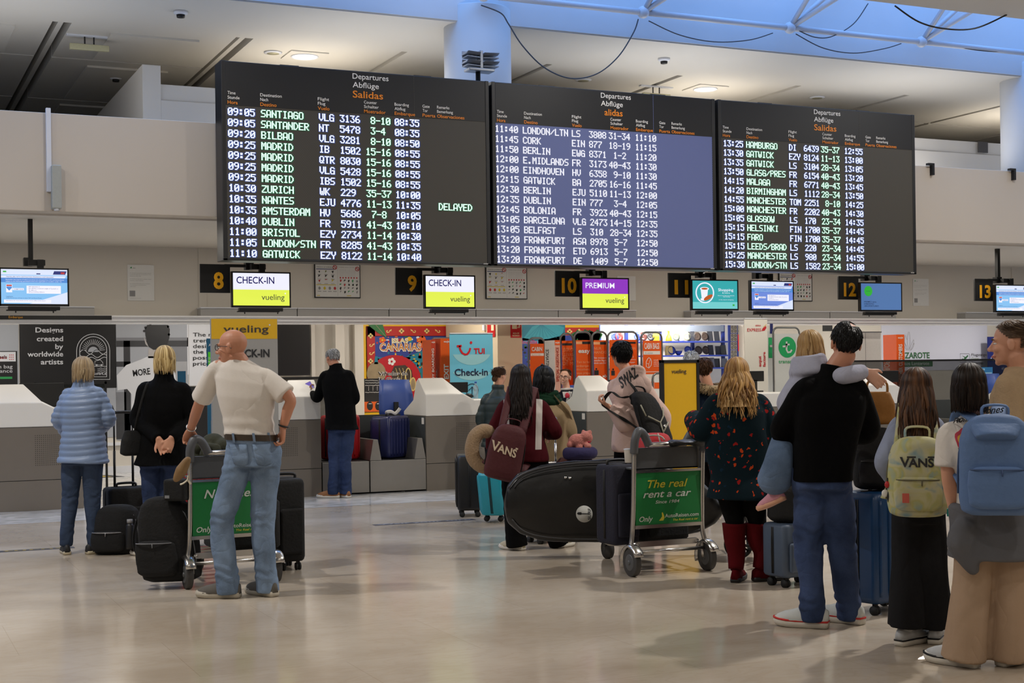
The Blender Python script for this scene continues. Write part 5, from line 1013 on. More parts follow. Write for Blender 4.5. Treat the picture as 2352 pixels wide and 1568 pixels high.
def add_folds(m, scale=7., strength=.5, fine=60., fs=.12, stretch=(1., 1., .55)):
    nt = m.node_tree; N = nt.nodes; L = nt.links; b = N['Principled BSDF']; tc = N.new('ShaderNodeTexCoord'); mp = N.new('ShaderNodeMapping'); mp.inputs['Scale'].default_value = stretch; mp.inputs['Rotation'].default_value = (.35, .5, .2)
    n1 = N.new('ShaderNodeTexNoise'); n1.inputs['Scale'].default_value = scale; n1.inputs['Detail'].default_value = 1.2; n1.inputs['Distortion'].default_value = .7; L.new(tc.outputs['Object'], mp.inputs[0]); L.new(mp.outputs[0], n1.inputs['Vector'])
    s1 = N.new('ShaderNodeMath'); s1.operation = 'SUBTRACT'; s1.inputs[1].default_value = .5; s2 = N.new('ShaderNodeMath'); s2.operation = 'ABSOLUTE'; s3 = N.new('ShaderNodeMath'); s3.operation = 'POWER'; s3.inputs[1].default_value = .7; L.new(n1.outputs['Fac'], s1.inputs[0]); L.new(s1.outputs[0], s2.inputs[0]); L.new(s2.outputs[0], s3.inputs[0])
    b1 = N.new('ShaderNodeBump'); b1.inputs['Strength'].default_value = strength; b1.inputs['Distance'].default_value = .045; L.new(s3.outputs[0], b1.inputs['Height'])
    n2 = N.new('ShaderNodeTexNoise'); n2.inputs['Scale'].default_value = fine; L.new(tc.outputs['Object'], n2.inputs['Vector']); b2 = N.new('ShaderNodeBump'); b2.inputs['Strength'].default_value = fs; b2.inputs['Distance'].default_value = .01; L.new(n2.outputs['Fac'], b2.inputs['Height']); L.new(b1.outputs[0], b2.inputs['Normal']); L.new(b2.outputs[0], b.inputs['Normal']); return m
def cloth(name, rgb, var=.07, bump=.15, scale=30, fold=.3, fscale=6.):
    if name in _mats: return _mats[name]
    return add_folds(M(name, rgb, .9, var=var, scale=scale, spec=.1), fscale, fold, scale*2, bump)
EYEW = M('eye_white', (225, 220, 215), .2, var=0); EYEI = M('eye_iris', (50, 36, 28), .2, var=0); LIPM = M('lip_pink', (170, 90, 84), .5, var=.05); BROWM = M('brow_hair', (70, 50, 38), .7, var=.1)
class Head:
    def __init__(s, c, fwd, pitch, tilt, k, right):
        s.c = np.asarray(c, float); s.k = k; f = nrm(fwd); r = nrm(right); u = Z_.copy()
        ca, sa = math.cos(pitch), math.sin(pitch); f, u = f*ca+u*sa, u*ca-f*sa
        ct, st = math.cos(tilt), math.sin(tilt); r, u = r*ct+u*st, u*ct-r*st
        s.f, s.r, s.u = f, r, u; s.A = np.array([r, f, u])
    def p(s, r, f, u): return s.c+(s.r*r+s.f*f+s.u*u)*s.k
    def add(s, b, age=1.):
        k = s.k; E = lambda r, f, u, a, d, h: b.ell(s.p(r, f, u), a*k, d*k, h*k, s.A)
        E(0, -.010, .028, .074, .094, .086); E(0, .028, -.03, .058, .062, .078); E(0, .034, -.075, .046, .048, .036); E(0, .066, -.098, .020, .018, .016)
        E(0, .072, .022, .050, .018, .012)
        for q in (-1, 1):
            E(q*.036, .062, -.028, .022, .022, .022); E(q*.077, -.008, -.010, .008, .020, .032); E(q*.08, -.014, .006, .006, .012, .016)
        limb(b, [s.p(0, .086, .008), s.p(0, .098, -.012), s.p(0, .110, -.030)], [.008*k, .0095*k, .013*k], 10, 3)
        for q in (-1, 1): E(q*.031, .0735, .0115, .016, .0135, .007); E(q*.031, .073, -.010, .015, .012, .005)
        for q in (-1, 1): E(q*.011, .098, -.033, .008, .010, .008)
        E(0, .087, -.062, .022, .010, .006); E(0, .085, -.072, .019, .010, .007)
    def extras(s, parent, brow=BROWM, eyes=True, smile=False):
        k = s.k
        if eyes:
            for q in (-1, 1):
                b = MB(); b.ell(s.p(q*.031, .0715, .002), .0120*k, .0120*k, .0085*k, s.A, 14, 8, 0); b.ell(s.p(q*.031, .0795, .001), .0058*k, .0045*k, .0058*k, s.A, 12, 6, 1); b.build('eye', [EYEW, EYEI], parent)
                b = MB(); limb(b, [s.p(q*.014, .091, .020), s.p(q*.032, .089, .026), s.p(q*.050, .078, .021)], [.0035*k, .004*k, .002*k], 8, 3); b.build('eyebrow', brow, parent)
        b = MB(); limb(b, [s.p(-.024 if not smile else -.03, .078, -.066 if not smile else -.060), s.p(0, .0965, -.066), s.p(.024 if not smile else .03, .078, -.066 if not smile else -.060)], [.003*k, .0055*k, .003*k], 8, 4); b.build('lips', LIPM, parent)
        if smile: b = MB(); limb(b, [s.p(-.020, .0865, -.0655), s.p(0, .0985, -.068), s.p(.020, .0865, -.0655)], [.002*k, .0042*k, .002*k], 8, 4); b.build('teeth', EYEW, parent)
    def scalp(s, az, el, o=1.):       # az 0 = back, positive to own right; el up
        a, e = math.radians(az), math.radians(el); k = s.k*o
        return s.p(0, -.010, .028)+(s.r*math.sin(a)*math.cos(e)*.078-s.f*math.cos(a)*math.cos(e)*.099+s.u*math.sin(e)*.092)*k
def glasses(h, parent, mat, lens=None):
    b = MB(); k = h.k
    for q in (-1, 1):
        R = [h.p(q*.033+.024*math.cos(a)*1.0, .094-.05*abs(.033*q+.024*math.cos(a))**1.0*.35, .002+.019*math.sin(a)) for a in np.linspace(0, 2*math.pi, 17)[:-1]]; b.tube(R, .0022*k, 6, closed=True)
        b.tube([h.p(q*.057, .088, .008), h.p(q*.078, .04, .008), h.p(q*.083, -.01, .002), h.p(q*.08, -.03, -.012)], .0022*k, 6)
    b.tube([h.p(-.009, .095, .004), h.p(0, .101, .007), h.p(.009, .095, .004)], .002*k, 6); return b.build('glasses', mat, parent)
def hair_shell(b, h, az0, az1, els, o):
    A = np.linspace(az0, az1, 30); rows = []
    for e in els: rows.append([h.scalp(a, e(a) if callable(e) else e, o) for a in A])
    n = len(A); v = np.vstack(rows); b.add(v, [(i*n+j, i*n+j+1, (i+1)*n+j+1, (i+1)*n+j) for i in range(len(rows)-1) for j in range(n-1)], 0, True)
def long_hair(h, parent, mat, L, n=170, wave=.006, spread=1.0, azm=128, back=.015, taper=.6, seed=1, topbump=0., gather=.72, fat=1., jitter=.14, name='hair', gravity_up=None):
    r = random.Random(seed); b = MB(); k = h.k; up = Z_
    def path(az, o, ln, ph):
        P = []
        e_front = 0
        for e in (88, 70, 52, 34, 16, 0): P.append(h.scalp(az*(1 if e < 80 else .9), e, o+topbump*max(0, math.sin(math.radians(e)))))
        base = P[-1]; hc = h.p(0, -.010, .028); out = base-hc; out[2] = 0; rad = np.linalg.norm(out)
        for i in range(1, 9):
            t = i/8; a2 = az*(1-(1-gather)*t); d = -h.f*math.cos(math.radians(a2))+h.r*math.sin(math.radians(a2)); d[2] = 0; d = nrm(d)
            q = hc+d*rad*(1+(spread-1)*t)-h.f*np.array([1, 1, 0])*back*t*k; w = wave*math.sin(ph+t*ln*26)*min(1, t*3); w2 = wave*math.cos(ph*1.7+t*ln*21)*min(1, t*3)
            P.append(np.array([q[0], q[1], base[2]-ln*t])+d*w*.6+np.cross(d, up)*w2)
        return P
    A = np.linspace(-azm, azm, 34); rows = [path(a, 1.0, L*.80, a*.2) for a in A]; m = len(rows[0])
    b.add(np.vstack(rows), [(i*m+j, (i+1)*m+j, (i+1)*m+j+1, i*m+j+1) for i in range(len(A)-1) for j in range(m-1)], 0, True)
    for i in range(n):
        az = r.uniform(-azm, azm); ln = L*r.uniform(1-jitter*1.6, 1+jitter*.5); P = spline(path(az, r.uniform(1.01, 1.07), ln, r.uniform(0, 6)), 2)
        rr = r.uniform(.007, .012)*k*fat; m_ = len(P); b.tube(P, [rr*(.45+.55*min(1, j/6))*(1 if j < m_*taper else max(.15, 1-(j-m_*taper)/(m_*(1-taper)))) for j in range(m_)], 5, flat=.6)
    return b.build(name, mat, parent)
def short_hair(h, parent, mat, mask, n=420, ln=.035, o=1.03, rr=.006, seed=2, messy=.25, lift=.2, name='hair', flow=None):
    r = random.Random(seed); b = MB(); k = h.k; hc = h.p(0, -.010, .028)
    A = np.linspace(-180, 180, 49); EL = np.linspace(-42, 90, 24)
    v = np.array([h.scalp(a, e, o) for e in EL for a in A]); na = len(A)
    b.add(v, [(i*na+j, i*na+j+1, (i+1)*na+j+1, (i+1)*na+j) for i in range(len(EL)-1) for j in range(na-1) if mask((A[j]+A[j+1])/2, (EL[i]+EL[i+1])/2)], 0, True)
    c = 0
    while c < n:
        az = r.uniform(-180, 180); el = math.degrees(math.asin(r.uniform(-.67, 1)))
        if not mask(az, el): continue
        c += 1; p = h.scalp(az, el, o-.02); nn = nrm(p-hc); q = h.scalp(az+r.uniform(-12, 12), el-24, o) if flow is None else h.scalp(az*.72, 5+(el-5)*.72, o); t = nrm(q-p+V(*(r.uniform(-messy, messy)*.05 for _ in range(3)))); l = ln*k*r.uniform(.7, 1.3)
        b.tube([p, p+t*l*.5+nn*l*lift*.5, p+t*l+nn*l*lift*.1], [rr*k, rr*k*.85, rr*k*.25], 5, flat=.6)
    return b.build(name, mat, parent)
def hairline(nape=-34, front=42, side=-6):
    def m(az, el):
        a = abs(az)
        lo = nape if a < 62 else (side if a < 100 else front*min(1, (a-100)/40)+side*(1-min(1, (a-100)/40)))
        return el > lo
    return m
def hand(b, w, d, thumb, n, k=1., curl=25., spread=1., fist=0.):
    d, n = nrm(d), nrm(n); n = nrm(n-d*(n@d)); a = nrm(np.cross(d, n)); a = a if a @ np.asarray(thumb) > 0 else -a
    w = np.asarray(w, float); K = k
    rings = []
    for t, hw, th in ((-.015, .024, .018), (.0, .026, .018), (.03, .036, .017), (.06, .041, .0155), (.085, .041, .013), (.098, .036, .010)): rings.append(sell(w+d*t*K, a, n, hw*K, th*K, 16, 2.6))
    b.loft(rings)
    for i, (off, ln) in enumerate(((.0325, .068), (.011, .077), (-.0105, .071), (-.031, .056))):
        p = w+(d*.088+a*off)*K; dd = nrm(d+a*off*spread*2.2); P = [p-dd*.01*K, p]; ang = 0
        for s_, f_ in ((.44, 1.0), (.32, 1.25), (.24, .8)):
            ang += math.radians(curl*f_*(1+.06*i)); dv = dd*math.cos(ang)+n*math.sin(ang); P.append(P[-1]+dv*ln*s_*K)
        limb(b, P, [.0095*K, .0092*K, .0085*K, .0078*K, .0066*K], 8, 3)
    p = w+(d*.03+a*.03)*K; dv = nrm(d*.72+a*.62+n*.3); p2 = p+dv*.042*K; dv2 = nrm(d*.9+a*.2+n*(.35+fist*.6)); limb(b, [p-dv*.02*K, p, p2, p2+dv2*.03*K], [.014*K, .0125*K, .0105*K, .008*K], 8, 3)
def shoe(parent, ank, fwd, k, upper, sole, accent=None, boot=False, chunky=1., name='shoe'):
    f = nrm(V(fwd[0], fwd[1], 0)); r = V(f[1], -f[0], 0); o = V(ank[0], ank[1], 0)
    S_ = [(-.075, .028), (-.06, .035), (-.02, .036), (.03, .037), (.08, .044), (.13, .046), (.165, .04), (.19, .026), (.20, .01)]
    out = [o+(f*y+r*x)*k for y, x in S_]+[o+(f*y-r*x*.92)*k for y, x in S_[::-1]]; sh = .028*chunky*k
    lift = [.004 if y < .1 else .004+.012*((y-.1)/.1)**1.5 for y, x in S_]; lift = lift+lift[::-1]
    g = MB(); g.X = None
    lay = [[p+V(0, 0, l*k*.6) for p, l in zip(out, lift)], [o+(p-o)*1.045+V(0, 0, l*k*.8+sh*.5) for p, l in zip(out, lift)], [p+V(0, 0, l*k+sh) for p, l in zip(out, lift)]]
    mb = MB(); mb.loft(lay, 0, True)
    if accent is not None:
        la = [[o+(p-o)*1.05+V(0, 0, l*k+sh*.72) for p, l in zip(out, lift)], [o+(p-o)*1.05+V(0, 0, l*k+sh*.98) for p, l in zip(out, lift)]]; mb.loft(la, 1, True)
    up = MB(); R = []
    top = .36 if boot else .0
    for y, w, h0, h1 in ((-.078, .022, .05, .062), (-.06, .033, .045, .074), (-.03, .037, .042, .092), (.0, .038, .042, .10), (.035, .038, .042, .088), (.07, .042, .042, .072), (.11, .045, .040, .06), (.15, .041, .036, .05), (.178, .030, .030, .038), (.192, .014, .026, .030)):
        c = o+f*y*k; ring = []
        for j in range(14):
            t = 2*math.pi*j/14; x = math.cos(t); z = math.sin(t)
            zz = (sh+.002+(h1*k-.01)*max(0, z)) if z > 0 else sh-.004
            ring.append(c+r*w*k*math.copysign(abs(x)**.8, x)*(1 if z <= .3 else .9)+V(0, 0, zz))
        R.append(ring)
    up.loft(R, 0, True)
    up.tube([o-f*.02*k+V(0, 0, .08*k), o-f*.005*k+V(0, 0, .115*k)], [.038*k, .036*k], 16)
    if boot: up.tube(spline([o-f*.02*k+V(0, 0, .09*k), V(ank[0], ank[1], .2), V(*(boot[0][:2]), .30), boot[0]], 4), list(np.linspace(.052, boot[1], 13)), 18)
    else:
        for i in range(4):
            c = o+f*(.03+.02*i)*k+V(0, 0, (.098-.0095*i)*k); up.tube([c-r*.022*k, c+V(0, 0, .004), c+r*.022*k], .003*k, 5, 1)
    u = up.build(name, [upper, accent or WHITE], parent); mb.build('sole', [sole, accent or sole], u)
    return u
class Person:
    def __init__(s, label, D, J, yaw=0., hyaw=None, pitch=0., tilt=0., k=1., g=1., group='people waiting in the hall', skin=SKIN, standing=True):
        s.k, s.g, s.skin = k, g, skin; s.D = D; s.standing = standing
        hx = J['hd'][0]; fv = ray(hx, CY); fv = nrm(V(fv[0], fv[1], 0)); s.fv = fv; s.rv = V(fv[1], -fv[0], 0)
        s.j = {n: onD(p[0], p[1], D+(p[2] if len(p) > 2 else 0)) for n, p in J.items()}
        if standing:
            for n in ('al', 'ar'): s.j[n][2] = .095*k
        j = s.j; s.f = s.dir(yaw); s.r = V(s.f[1], -s.f[0], 0)
        s.hc = (j['hl']+j['hr'])/2; s.sc = (j['sl']+j['sr'])/2
        s.across = nrm(j['sr']-j['sl']); s.hacross = nrm(j['hr']-j['hl'])
        s.head = Head(j['hd'], s.dir(yaw if hyaw is None else hyaw), math.radians(pitch), math.radians(tilt), k, V(s.dir(yaw if hyaw is None else hyaw)[1], -s.dir(yaw if hyaw is None else hyaw)[0], 0))
        s.neck = s.sc+V(0, 0, .045*k)+(j['hd']-s.sc)*.12
        base = (j['al']+j['ar'])/2; s.t = thing('person', label, 'person', (base[0], base[1], 0), group)
    def dir(s, yaw): a = math.radians(yaw); return nrm(s.fv*math.cos(a)+s.rv*math.sin(a))
    def torso_rings(s, inf=0., hem=-.07, flare=0., top=True, widths=None, hemw=None, start=-1.):
        k, g, j = s.k, s.g, s.j; W = np.linalg.norm(j['sr']-j['sl'])/2; H = np.linalg.norm(j['hr']-j['hl'])/2
        wd = dict(hip=H+.075*k*g, waist=.14*k*g, chest=max(.15*k*g, W*.92), sh=W*.9); wd.update(widths or {})
        up = s.sc-s.hc; out = []
        def ring(c, a, w, d, sh=0):
            u = nrm(a); n = nrm(np.cross(u, nrm(up))); out.append(sell(c+n*0, u, n, w, d, 28, 2.5))
        if hem < 0:
            d = s.hc*1.0; dn = nrm(-up)*.35+V(0, 0, -.65); dn = nrm(dn)
            ring(s.hc+dn*(-hem), s.hacross, (wd['hip'] if hemw is None else hemw)+inf+flare, .125*k*g+inf+flare)
            if hem < -.12: ring(s.hc+dn*(-hem*.5), s.hacross, wd['hip']+inf+flare*.5, .125*k*g+inf+flare*.5)
        if start < 0: ring(s.hc, s.hacross, wd['hip']+inf, .118*k*g+inf)
        for t, w, d in ((.22, 'wh', .112), (.42, 'waist', .106), (.68, 'chest', .118), (.88, 'chest', .108)):
            if t < start: continue
            w_ = (wd['hip']+wd['waist'])/2 if w == 'wh' else wd[w]
            ring(s.hc+up*t, s.hacross*(1-t)+s.across*t, w_+inf, d*k*g+inf)
        if top:
            ring(s.sc+nrm(up)*.012*k, s.across, wd['sh']*.86+inf*.7, .088*k*g+inf*.7); ring(s.sc+nrm(up)*.05*k, s.across, .095*k+inf*.5, .07*k+inf*.5); ring(s.neck+V(0, 0, .015*k), s.across, .062*k+inf*.4, .06*k+inf*.4)
        return out
    def body(s, voxel=.008, hands=None, arms=True, brow=BROWM, eyes=True, smile=False):
        b = MB(); k, g, j = s.k, s.g, s.j; b.loft(s.torso_rings(-.012))
        for q in 'lr':
            limb(b, [j['h'+q]+V(0, 0, .0), (j['h'+q]*.5+j['k'+q]*.5), j['k'+q], j['k'+q]*.6+j['a'+q]*.4-s.f*.012, j['a'+q]], [.082*k*g, .07*k*g, .05*k*g, .05*k*g, .033*k], 16)
            if s.standing: limb(b, [j['a'+q], V(j['a'+q][0], j['a'+q][1], .05*k)], [.032*k, .03*k], 10)
            limb(b, [s.neck-Z_*.015, j['s'+q]*.7+s.sc*.3-Z_*.02], [.042*k, .03*k*g], 12); limb(b, [j['s'+q]*.8+s.sc*.2, j['s'+q]*.94+s.sc*.06-Z_*.01, (j['s'+q]+j['e'+q])/2, j['e'+q], j['e'+q]*.6+j['w'+q]*.4, j['w'+q]], [.045*k*g, .046*k*g, .042*k*g, .036*k*g, .036*k*g, .025*k], 14)
            hd = (hands or {}).get(q, {}); fore = nrm(j['w'+q]-j['e'+q]); d = hd.get('d', fore); inn = nrm(s.hc-j['w'+q]); n = hd.get('n', inn); th = hd.get('th', s.f)
            hand(b, j['w'+q], d, th, n, k*hd.get('k', 1.), hd.get('curl', 22.), fist=hd.get('fist', 0))
        limb(b, [s.sc+V(0, 0, .0), s.neck, s.head.p(0, -.012, -.06)], [.07*k, .055*k*min(g, 1.1), .054*k*min(g, 1.1)], 18)
        s.head.add(b); me = remesh(b, voxel, 3, 'body'); put(me, 'body', s.skin, s.t)
        s.head.extras(s.t, brow, eyes, smile)
    def top(s, name, mats, inf=.016, hem=-.10, flare=0., sleeve=1., rs=(.066, .058, .05, .046), fold=.006, freq=17., extra=None, matfn=None, voxel=.011, collar=0., hood=None, widths=None, hemw=None, label=None, seed=0, cuff=None, more=None, smooth=4, cm=(1.3, 1.3), start=-1.):
        b = MB(); k, g, j = s.k, s.g, s.j; b.loft(s.torso_rings(inf, hem, flare, widths=widths, hemw=hemw, start=start)); rs = (rs[0]*.84, rs[1]*.9, rs[2]*.92, rs[3]*.95)
        for q in 'lr':
            sl = sleeve[q] if isinstance(sleeve, dict) else sleeve
            A, E, W_ = j['s'+q]*.93+s.sc*.07-Z_*.014, j['e'+q], j['w'+q]; limb(b, [s.neck-Z_*.02, A*.78+s.sc*.22], [.052*k+inf*.5, rs[0]*k*g*.92], 14); pts = [A*.75+s.sc*.25, A, (A+E)/2, E]; R = [rs[0]*k*g, rs[0]*k*g, (rs[0]+rs[1])/2*k*g, rs[1]*k*g]
            if sl > .5: pts += [E+(W_-E)*.5, E+(W_-E)*(sl-.5)*2]; R += [rs[2]*k*g, rs[3]*k*g]
            else: pts = [A*.75+s.sc*.25, A, A+(E-A)*sl, A+(E-A)*sl*2]; R = [rs[0]*k*g, rs[0]*k*g, rs[1]*k*g, rs[3]*k*g]
            limb(b, pts, R, 16, flat=True)
        if collar:
            b.tube([s.neck-V(0, 0, .03*k), s.neck+(s.head.c-s.neck)*.10+V(0, 0, collar*.4), s.neck+(s.head.c-s.neck)*.16+V(0, 0, collar)], [.092*k*cm[0]/1.3, .080*k*cm[0]/1.3, .078*k*cm[1]/1.3], 20)
        if hood is not None: hood(b)
        if more is not None: more(b)
        me = remesh(b, voxel, smooth, name); folds(me, fold, freq, seed, extra=extra)
        return put(me, name, mats, s.t, matfn, label)
    def legs(s, name, mats, radii=(.098, .078, .068, .066), hemz=.035, fold=.006, freq=18., voxel=.011, inf=.008, waist=.30, matfn=None, seed=1, extra=None, skirt=None, label=None, front=.012, smooth=4):
        b = MB(); k, g, j = s.k, s.g, s.j
        R = s.torso_rings(inf, -.085*k, 0, top=False); up = s.sc-s.hc
        b.loft(R[:3] if waist > .3 else R[:3])
        for q in 'lr':
            e = j['a'+q].copy(); e[2] = hemz
            limb(b, [j['h'+q]+V(0, 0, .02), j['h'+q]*.55+j['k'+q]*.45, j['k'+q], j['k'+q]*.5+e*.5-s.f*front, e], [radii[0]*k*g, (radii[0]*.55+radii[1]*.45)*k*g, radii[1]*k*g, radii[2]*k*g, radii[3]*k*g], 18, flat=True)
        me = remesh(b, voxel, smooth, name); folds(me, fold, freq, seed, extra=extra); return put(me, name, mats, s.t, matfn, label)
# ================================================================== people
def knee_folds(P, amp=.006):
    amp *= .62
    def f(co):
        d = np.zeros(len(co)); r = np.random.default_rng(int(abs(P.D)*100))
        for q in 'lr':
            for nm, w, o in (('k', .10, .02), ('a', .09, .06), ('h', .07, -.12)):
                c = P.j[nm+q]; x = (co-c)@P.rv; y = (co-c)@P.fv; dz = co[:, 2]-c[2]-o; m = np.exp(-(dz/w)**2)*(np.hypot(x, y) < .2)
                ph = r.uniform(0, 6); d += amp*m*np.sin(dz*70+ph+10*x*r.uniform(-1, 1)+2.2*np.sin(23*y+31*x+ph)+1.5*np.sin(dz*31+ph*2))*(.55+.45*np.sin(9*x+17*y+ph))
        return d
    return f
# ---- woman in the pale blue quilted jacket
P = Person('woman with short fair hair in a pale blue quilted jacket and jeans', 11.9, dict(hd=(193, 852), sl=(156, 905), sr=(228, 903), el=(134, 962), er=(249, 962), wl=(152, 992, .2), wr=(228, 985, .24), hl=(166, 1045), hr=(214, 1045), kl=(160, 1150), kr=(212, 1150), al=(152, 1255), ar=(216, 1255)), yaw=8, hyaw=28, skin=SKIN3, k=.98, g=1.0)
P.body(.0075)
def quilt(co):
    z = co[:, 2]+.012*np.sin(co[:, 0]*9); return .011*np.abs(np.sin(z*math.pi/.052))**.6-.004
P.top('puffer_jacket', M('puffer_pale_blue', (122, 142, 176), .42, var=.06, scale=14), inf=.03, hem=-.06, flare=.02, sleeve=.92, rs=(.074, .068, .062, .056), fold=.003, extra=quilt, voxel=.0095, collar=.05, smooth=3)
JN1 = denim('denim_slate', (52, 66, 90), .2)
P.legs('jeans', JN1, (.094, .07, .06, .054), .07, .004, extra=knee_folds(P, .005))
SN1 = M('sneaker_black', (28, 28, 30), .6); SL1 = M('sole_cream', (190, 178, 150), .6)
shoe(P.t, P.j['al'], P.dir(-8), .92, SN1, SL1); shoe(P.t, P.j['ar'], P.dir(62), .92, SN1, SL1)
long_hair(P.head, P.t, hair_mat('hair_ash_blonde', [(96, 80, 60), (150, 128, 98), (182, 162, 130), (120, 100, 76)]), .115, 150, .004, 1.02, 120, .0, .55, 11, jitter=.2, gather=.85)
glasses(P.head, P.t, DARKM)
# ---- blonde woman in black
P = Person('woman with blonde hair in a black jacket, hands behind her back', 11.72, dict(hd=(378, 828), sl=(330, 892), sr=(424, 892), el=(314, 965), er=(440, 968), wl=(364, 1008, -.2), wr=(394, 1006, -.2), hl=(345, 1048), hr=(402, 1048), kl=(348, 1150), kr=(392, 1150), al=(345, 1255), ar=(398, 1255)), yaw=0, hyaw=-4, skin=SKIN, k=1.0, g=1.02)
P.body(.0055, hands=dict(l=dict(d=P.rv*.45-Z_, n=-P.fv, th=-P.rv, curl=30), r=dict(d=-P.rv*.35-Z_*.9, n=P.fv, th=-P.rv, curl=30)))
BLKC = cloth('black_wool', (9, 9, 10), .2, .12, 40)
P.top('jacket', BLKC, inf=.026, hem=-.07, flare=.03, sleeve=1.0, rs=(.074, .066, .058, .054), fold=.006, collar=.055)
JN2 = denim('denim_navy', (38, 52, 84), .25)
P.legs('jeans', JN2, (.092, .072, .064, .07), .05, .005, extra=knee_folds(P))
SL2 = M('sole_white', (214, 208, 196), .6, var=.05)
shoe(P.t, P.j['al'], P.dir(-55), .95, M('sneaker_brown', (52, 36, 30), .6), SL2); shoe(P.t, P.j['ar'], P.dir(-20), .95, M('sneaker_brown', (52, 36, 30), .6), SL2)
long_hair(P.head, P.t, hair_mat('hair_blonde', [(122, 98, 58), (196, 168, 112), (222, 198, 146), (150, 122, 76)]), .13, 170, .004, 1.0, 122, .0, .5, 12, jitter=.22, gather=.85)
# ---- bald man with the white T-shirt
P = Person('bald man with glasses in a white T-shirt and faded jeans leaning on a trolley', 9.49, dict(hd=(533, 797), sl=(492, 842, .02), sr=(618, 862, -.02), el=(456, 932, .18), er=(667, 917, -.06), wl=(438, 985, .40), wr=(650, 982, -.04), hl=(554, 1040), hr=(612, 1040), kl=(510, 1192, -.02), kr=(603, 1192, .02), al=(524, 1350, -.04), ar=(614, 1348, .02)), yaw=6, hyaw=-66, pitch=-3, skin=SKIN2, k=1.02, g=1.02)
P.body(.005, hands=dict(l=dict(d=-P.rv*.22+P.fv*.5-Z_*.7, n=-Z_*.6-P.fv*.5+P.rv*.2, th=P.rv, curl=44, fist=1), r=dict(d=-Z_-P.rv*.08, n=-P.rv*.8-P.fv*.2, th=P.fv, curl=38)), brow=M('brow_sandy', (150, 110, 84), .7))
TEE = cloth('white_cotton', (216, 209, 201), .03, .08, 40, .26, 4.5)
def tee_folds(co): d = (co-P.hc)@nrm(P.sc-P.hc); return .005*np.exp(-((d-.12)/.12)**2)*np.sin(40*((co-P.hc)@P.rv)*.35+d*70)
P.top('t_shirt', TEE, inf=.012, hem=-.0, flare=0, start=.2, sleeve=.40, rs=(.068, .072, .07, .078), fold=.009, freq=11, extra=tee_folds, voxel=.009, widths=dict(waist=.15, chest=.178))
JN3 = denim('denim_faded', (112, 132, 158), .3)
JO = P.legs('jeans', JN3, (.100, .080, .072, .074), .03, .006, extra=knee_folds(P, .007), voxel=.009, waist=.35)
R = P.torso_rings(.022, 0, top=False); up = nrm(P.sc-P.hc); c0 = np.array(R[0]); c2 = np.array(R[1]); ring = c0*.1+c2*.9
b = MB(); b.loft([ring-up*.02, ring*1+up*.02, (ring-ring.mean(0))*.96+ring.mean(0)+up*.02, (ring-ring.mean(0))*.96+ring.mean(0)-up*.02, ring-up*.02], 0, False, False); b.build('belt', M('belt_leather', (58, 46, 34), .5, var=.15), P.t)
for qx in (-.078, .066):
    b = MB(); c = P.hc*.96+P.j['hl' if qx < 0 else 'hr']*.04+P.r*qx-P.f*.128-up*.0; rows = []
    for v in (0, .35, .7, 1): rows.append([c+P.r*(u*(.056 if v else .046))+up*(v*.13-.065-(.014*(1-abs(u)) if v == 0 else 0)) for u in np.linspace(-1, 1, 9)])
    b.add(np.vstack(rows), [(i*9+q, i*9+q+1, (i+1)*9+q+1, (i+1)*9+q) for i in range(3) for q in range(8)], 0, True); drape(b, JO, P.f, .004); o = b.build('back_pocket', JN3, P.t); sm = o.modifiers.new('thick', 'SOLIDIFY'); sm.thickness = .004; sm.offset = 1
for v0 in (P.r*.03-P.f*.13, P.r*-.105-P.f*.1, P.r*.125-P.f*.08):
    b = MB(); c = ring.mean(0)+v0*1.0; b.obox(c-P.f*.02, P.r*.007, P.f*.012, up*.03); b.build('belt_loop', JN3, P.t)
SN3 = M('sneaker_grey_suede', (96, 92, 86), .8, var=.1); SL3 = M('sole_worn', (186, 178, 162), .6, var=.1)
shoe(P.t, P.j['al'], P.dir(-72), 1.08, SN3, SL3, None, chunky=1.1); shoe(P.t, P.j['ar'], P.dir(-38), 1.08, SN3, SL3, None, chunky=1.1)
glasses(P.head, P.t, M('glasses_frame', (40, 40, 44), .3, .4))
pass
b = MB(); c = P.j['wr']*.93+P.j['er']*.07; b.torus(c, .031, .006, P.j['wr']-P.j['er'], 20, 8); b.build('wristband', BLACKP, P.t)
b = MB(); c = P.j['wl']*.93+P.j['el']*.07; b.torus(c, .031, .005, P.j['wl']-P.j['el'], 20, 8); b.build('wristwatch', CHROME, P.t)
P_MAN = P
# ---- grey-haired man at the desk
P = Person('grey-haired man in a black jacket holding a phone at the desk', 16.95, dict(hd=(764, 822), sl=(744, 862), sr=(803, 860), el=(730, 912, .12), er=(815, 915), wl=(716, 906, .34), wr=(780, 925, .32), hl=(770, 975), hr=(800, 975), kl=(768, 1055), kr=(794, 1055), al=(766, 1125), ar=(794, 1122)), yaw=-14, hyaw=-22, pitch=-14, skin=SKIN2, k=.98, g=1.06)
P.body(.008, hands=dict(l=dict(d=Z_*.8+P.fv*.3-P.rv*.2, n=P.rv*.9+Z_*.2, th=-P.fv, curl=35)))
P.top('jacket', BLKC, inf=.03, hem=-.06, flare=.02, sleeve=.95, rs=(.076, .068, .06, .056), fold=.006, collar=.05)
P.legs('jeans', JN2, (.09, .07, .065, .068), .04, .007, extra=knee_folds(P, .008))
SNT = M('shoe_tan', (150, 100, 58), .7)
shoe(P.t, P.j['al'], P.dir(-80), 1.0, SNT, SL2); shoe(P.t, P.j['ar'], P.dir(-30), 1.0, SNT, SL2)
short_hair(P.head, P.t, hair_mat('hair_grey', [(92, 92, 92), (140, 140, 140), (176, 176, 176)]), lambda az, el: hairline()(az, el) and not (el > 52 and abs(az) < 180), 420, .03, 1.03, .006, 6)
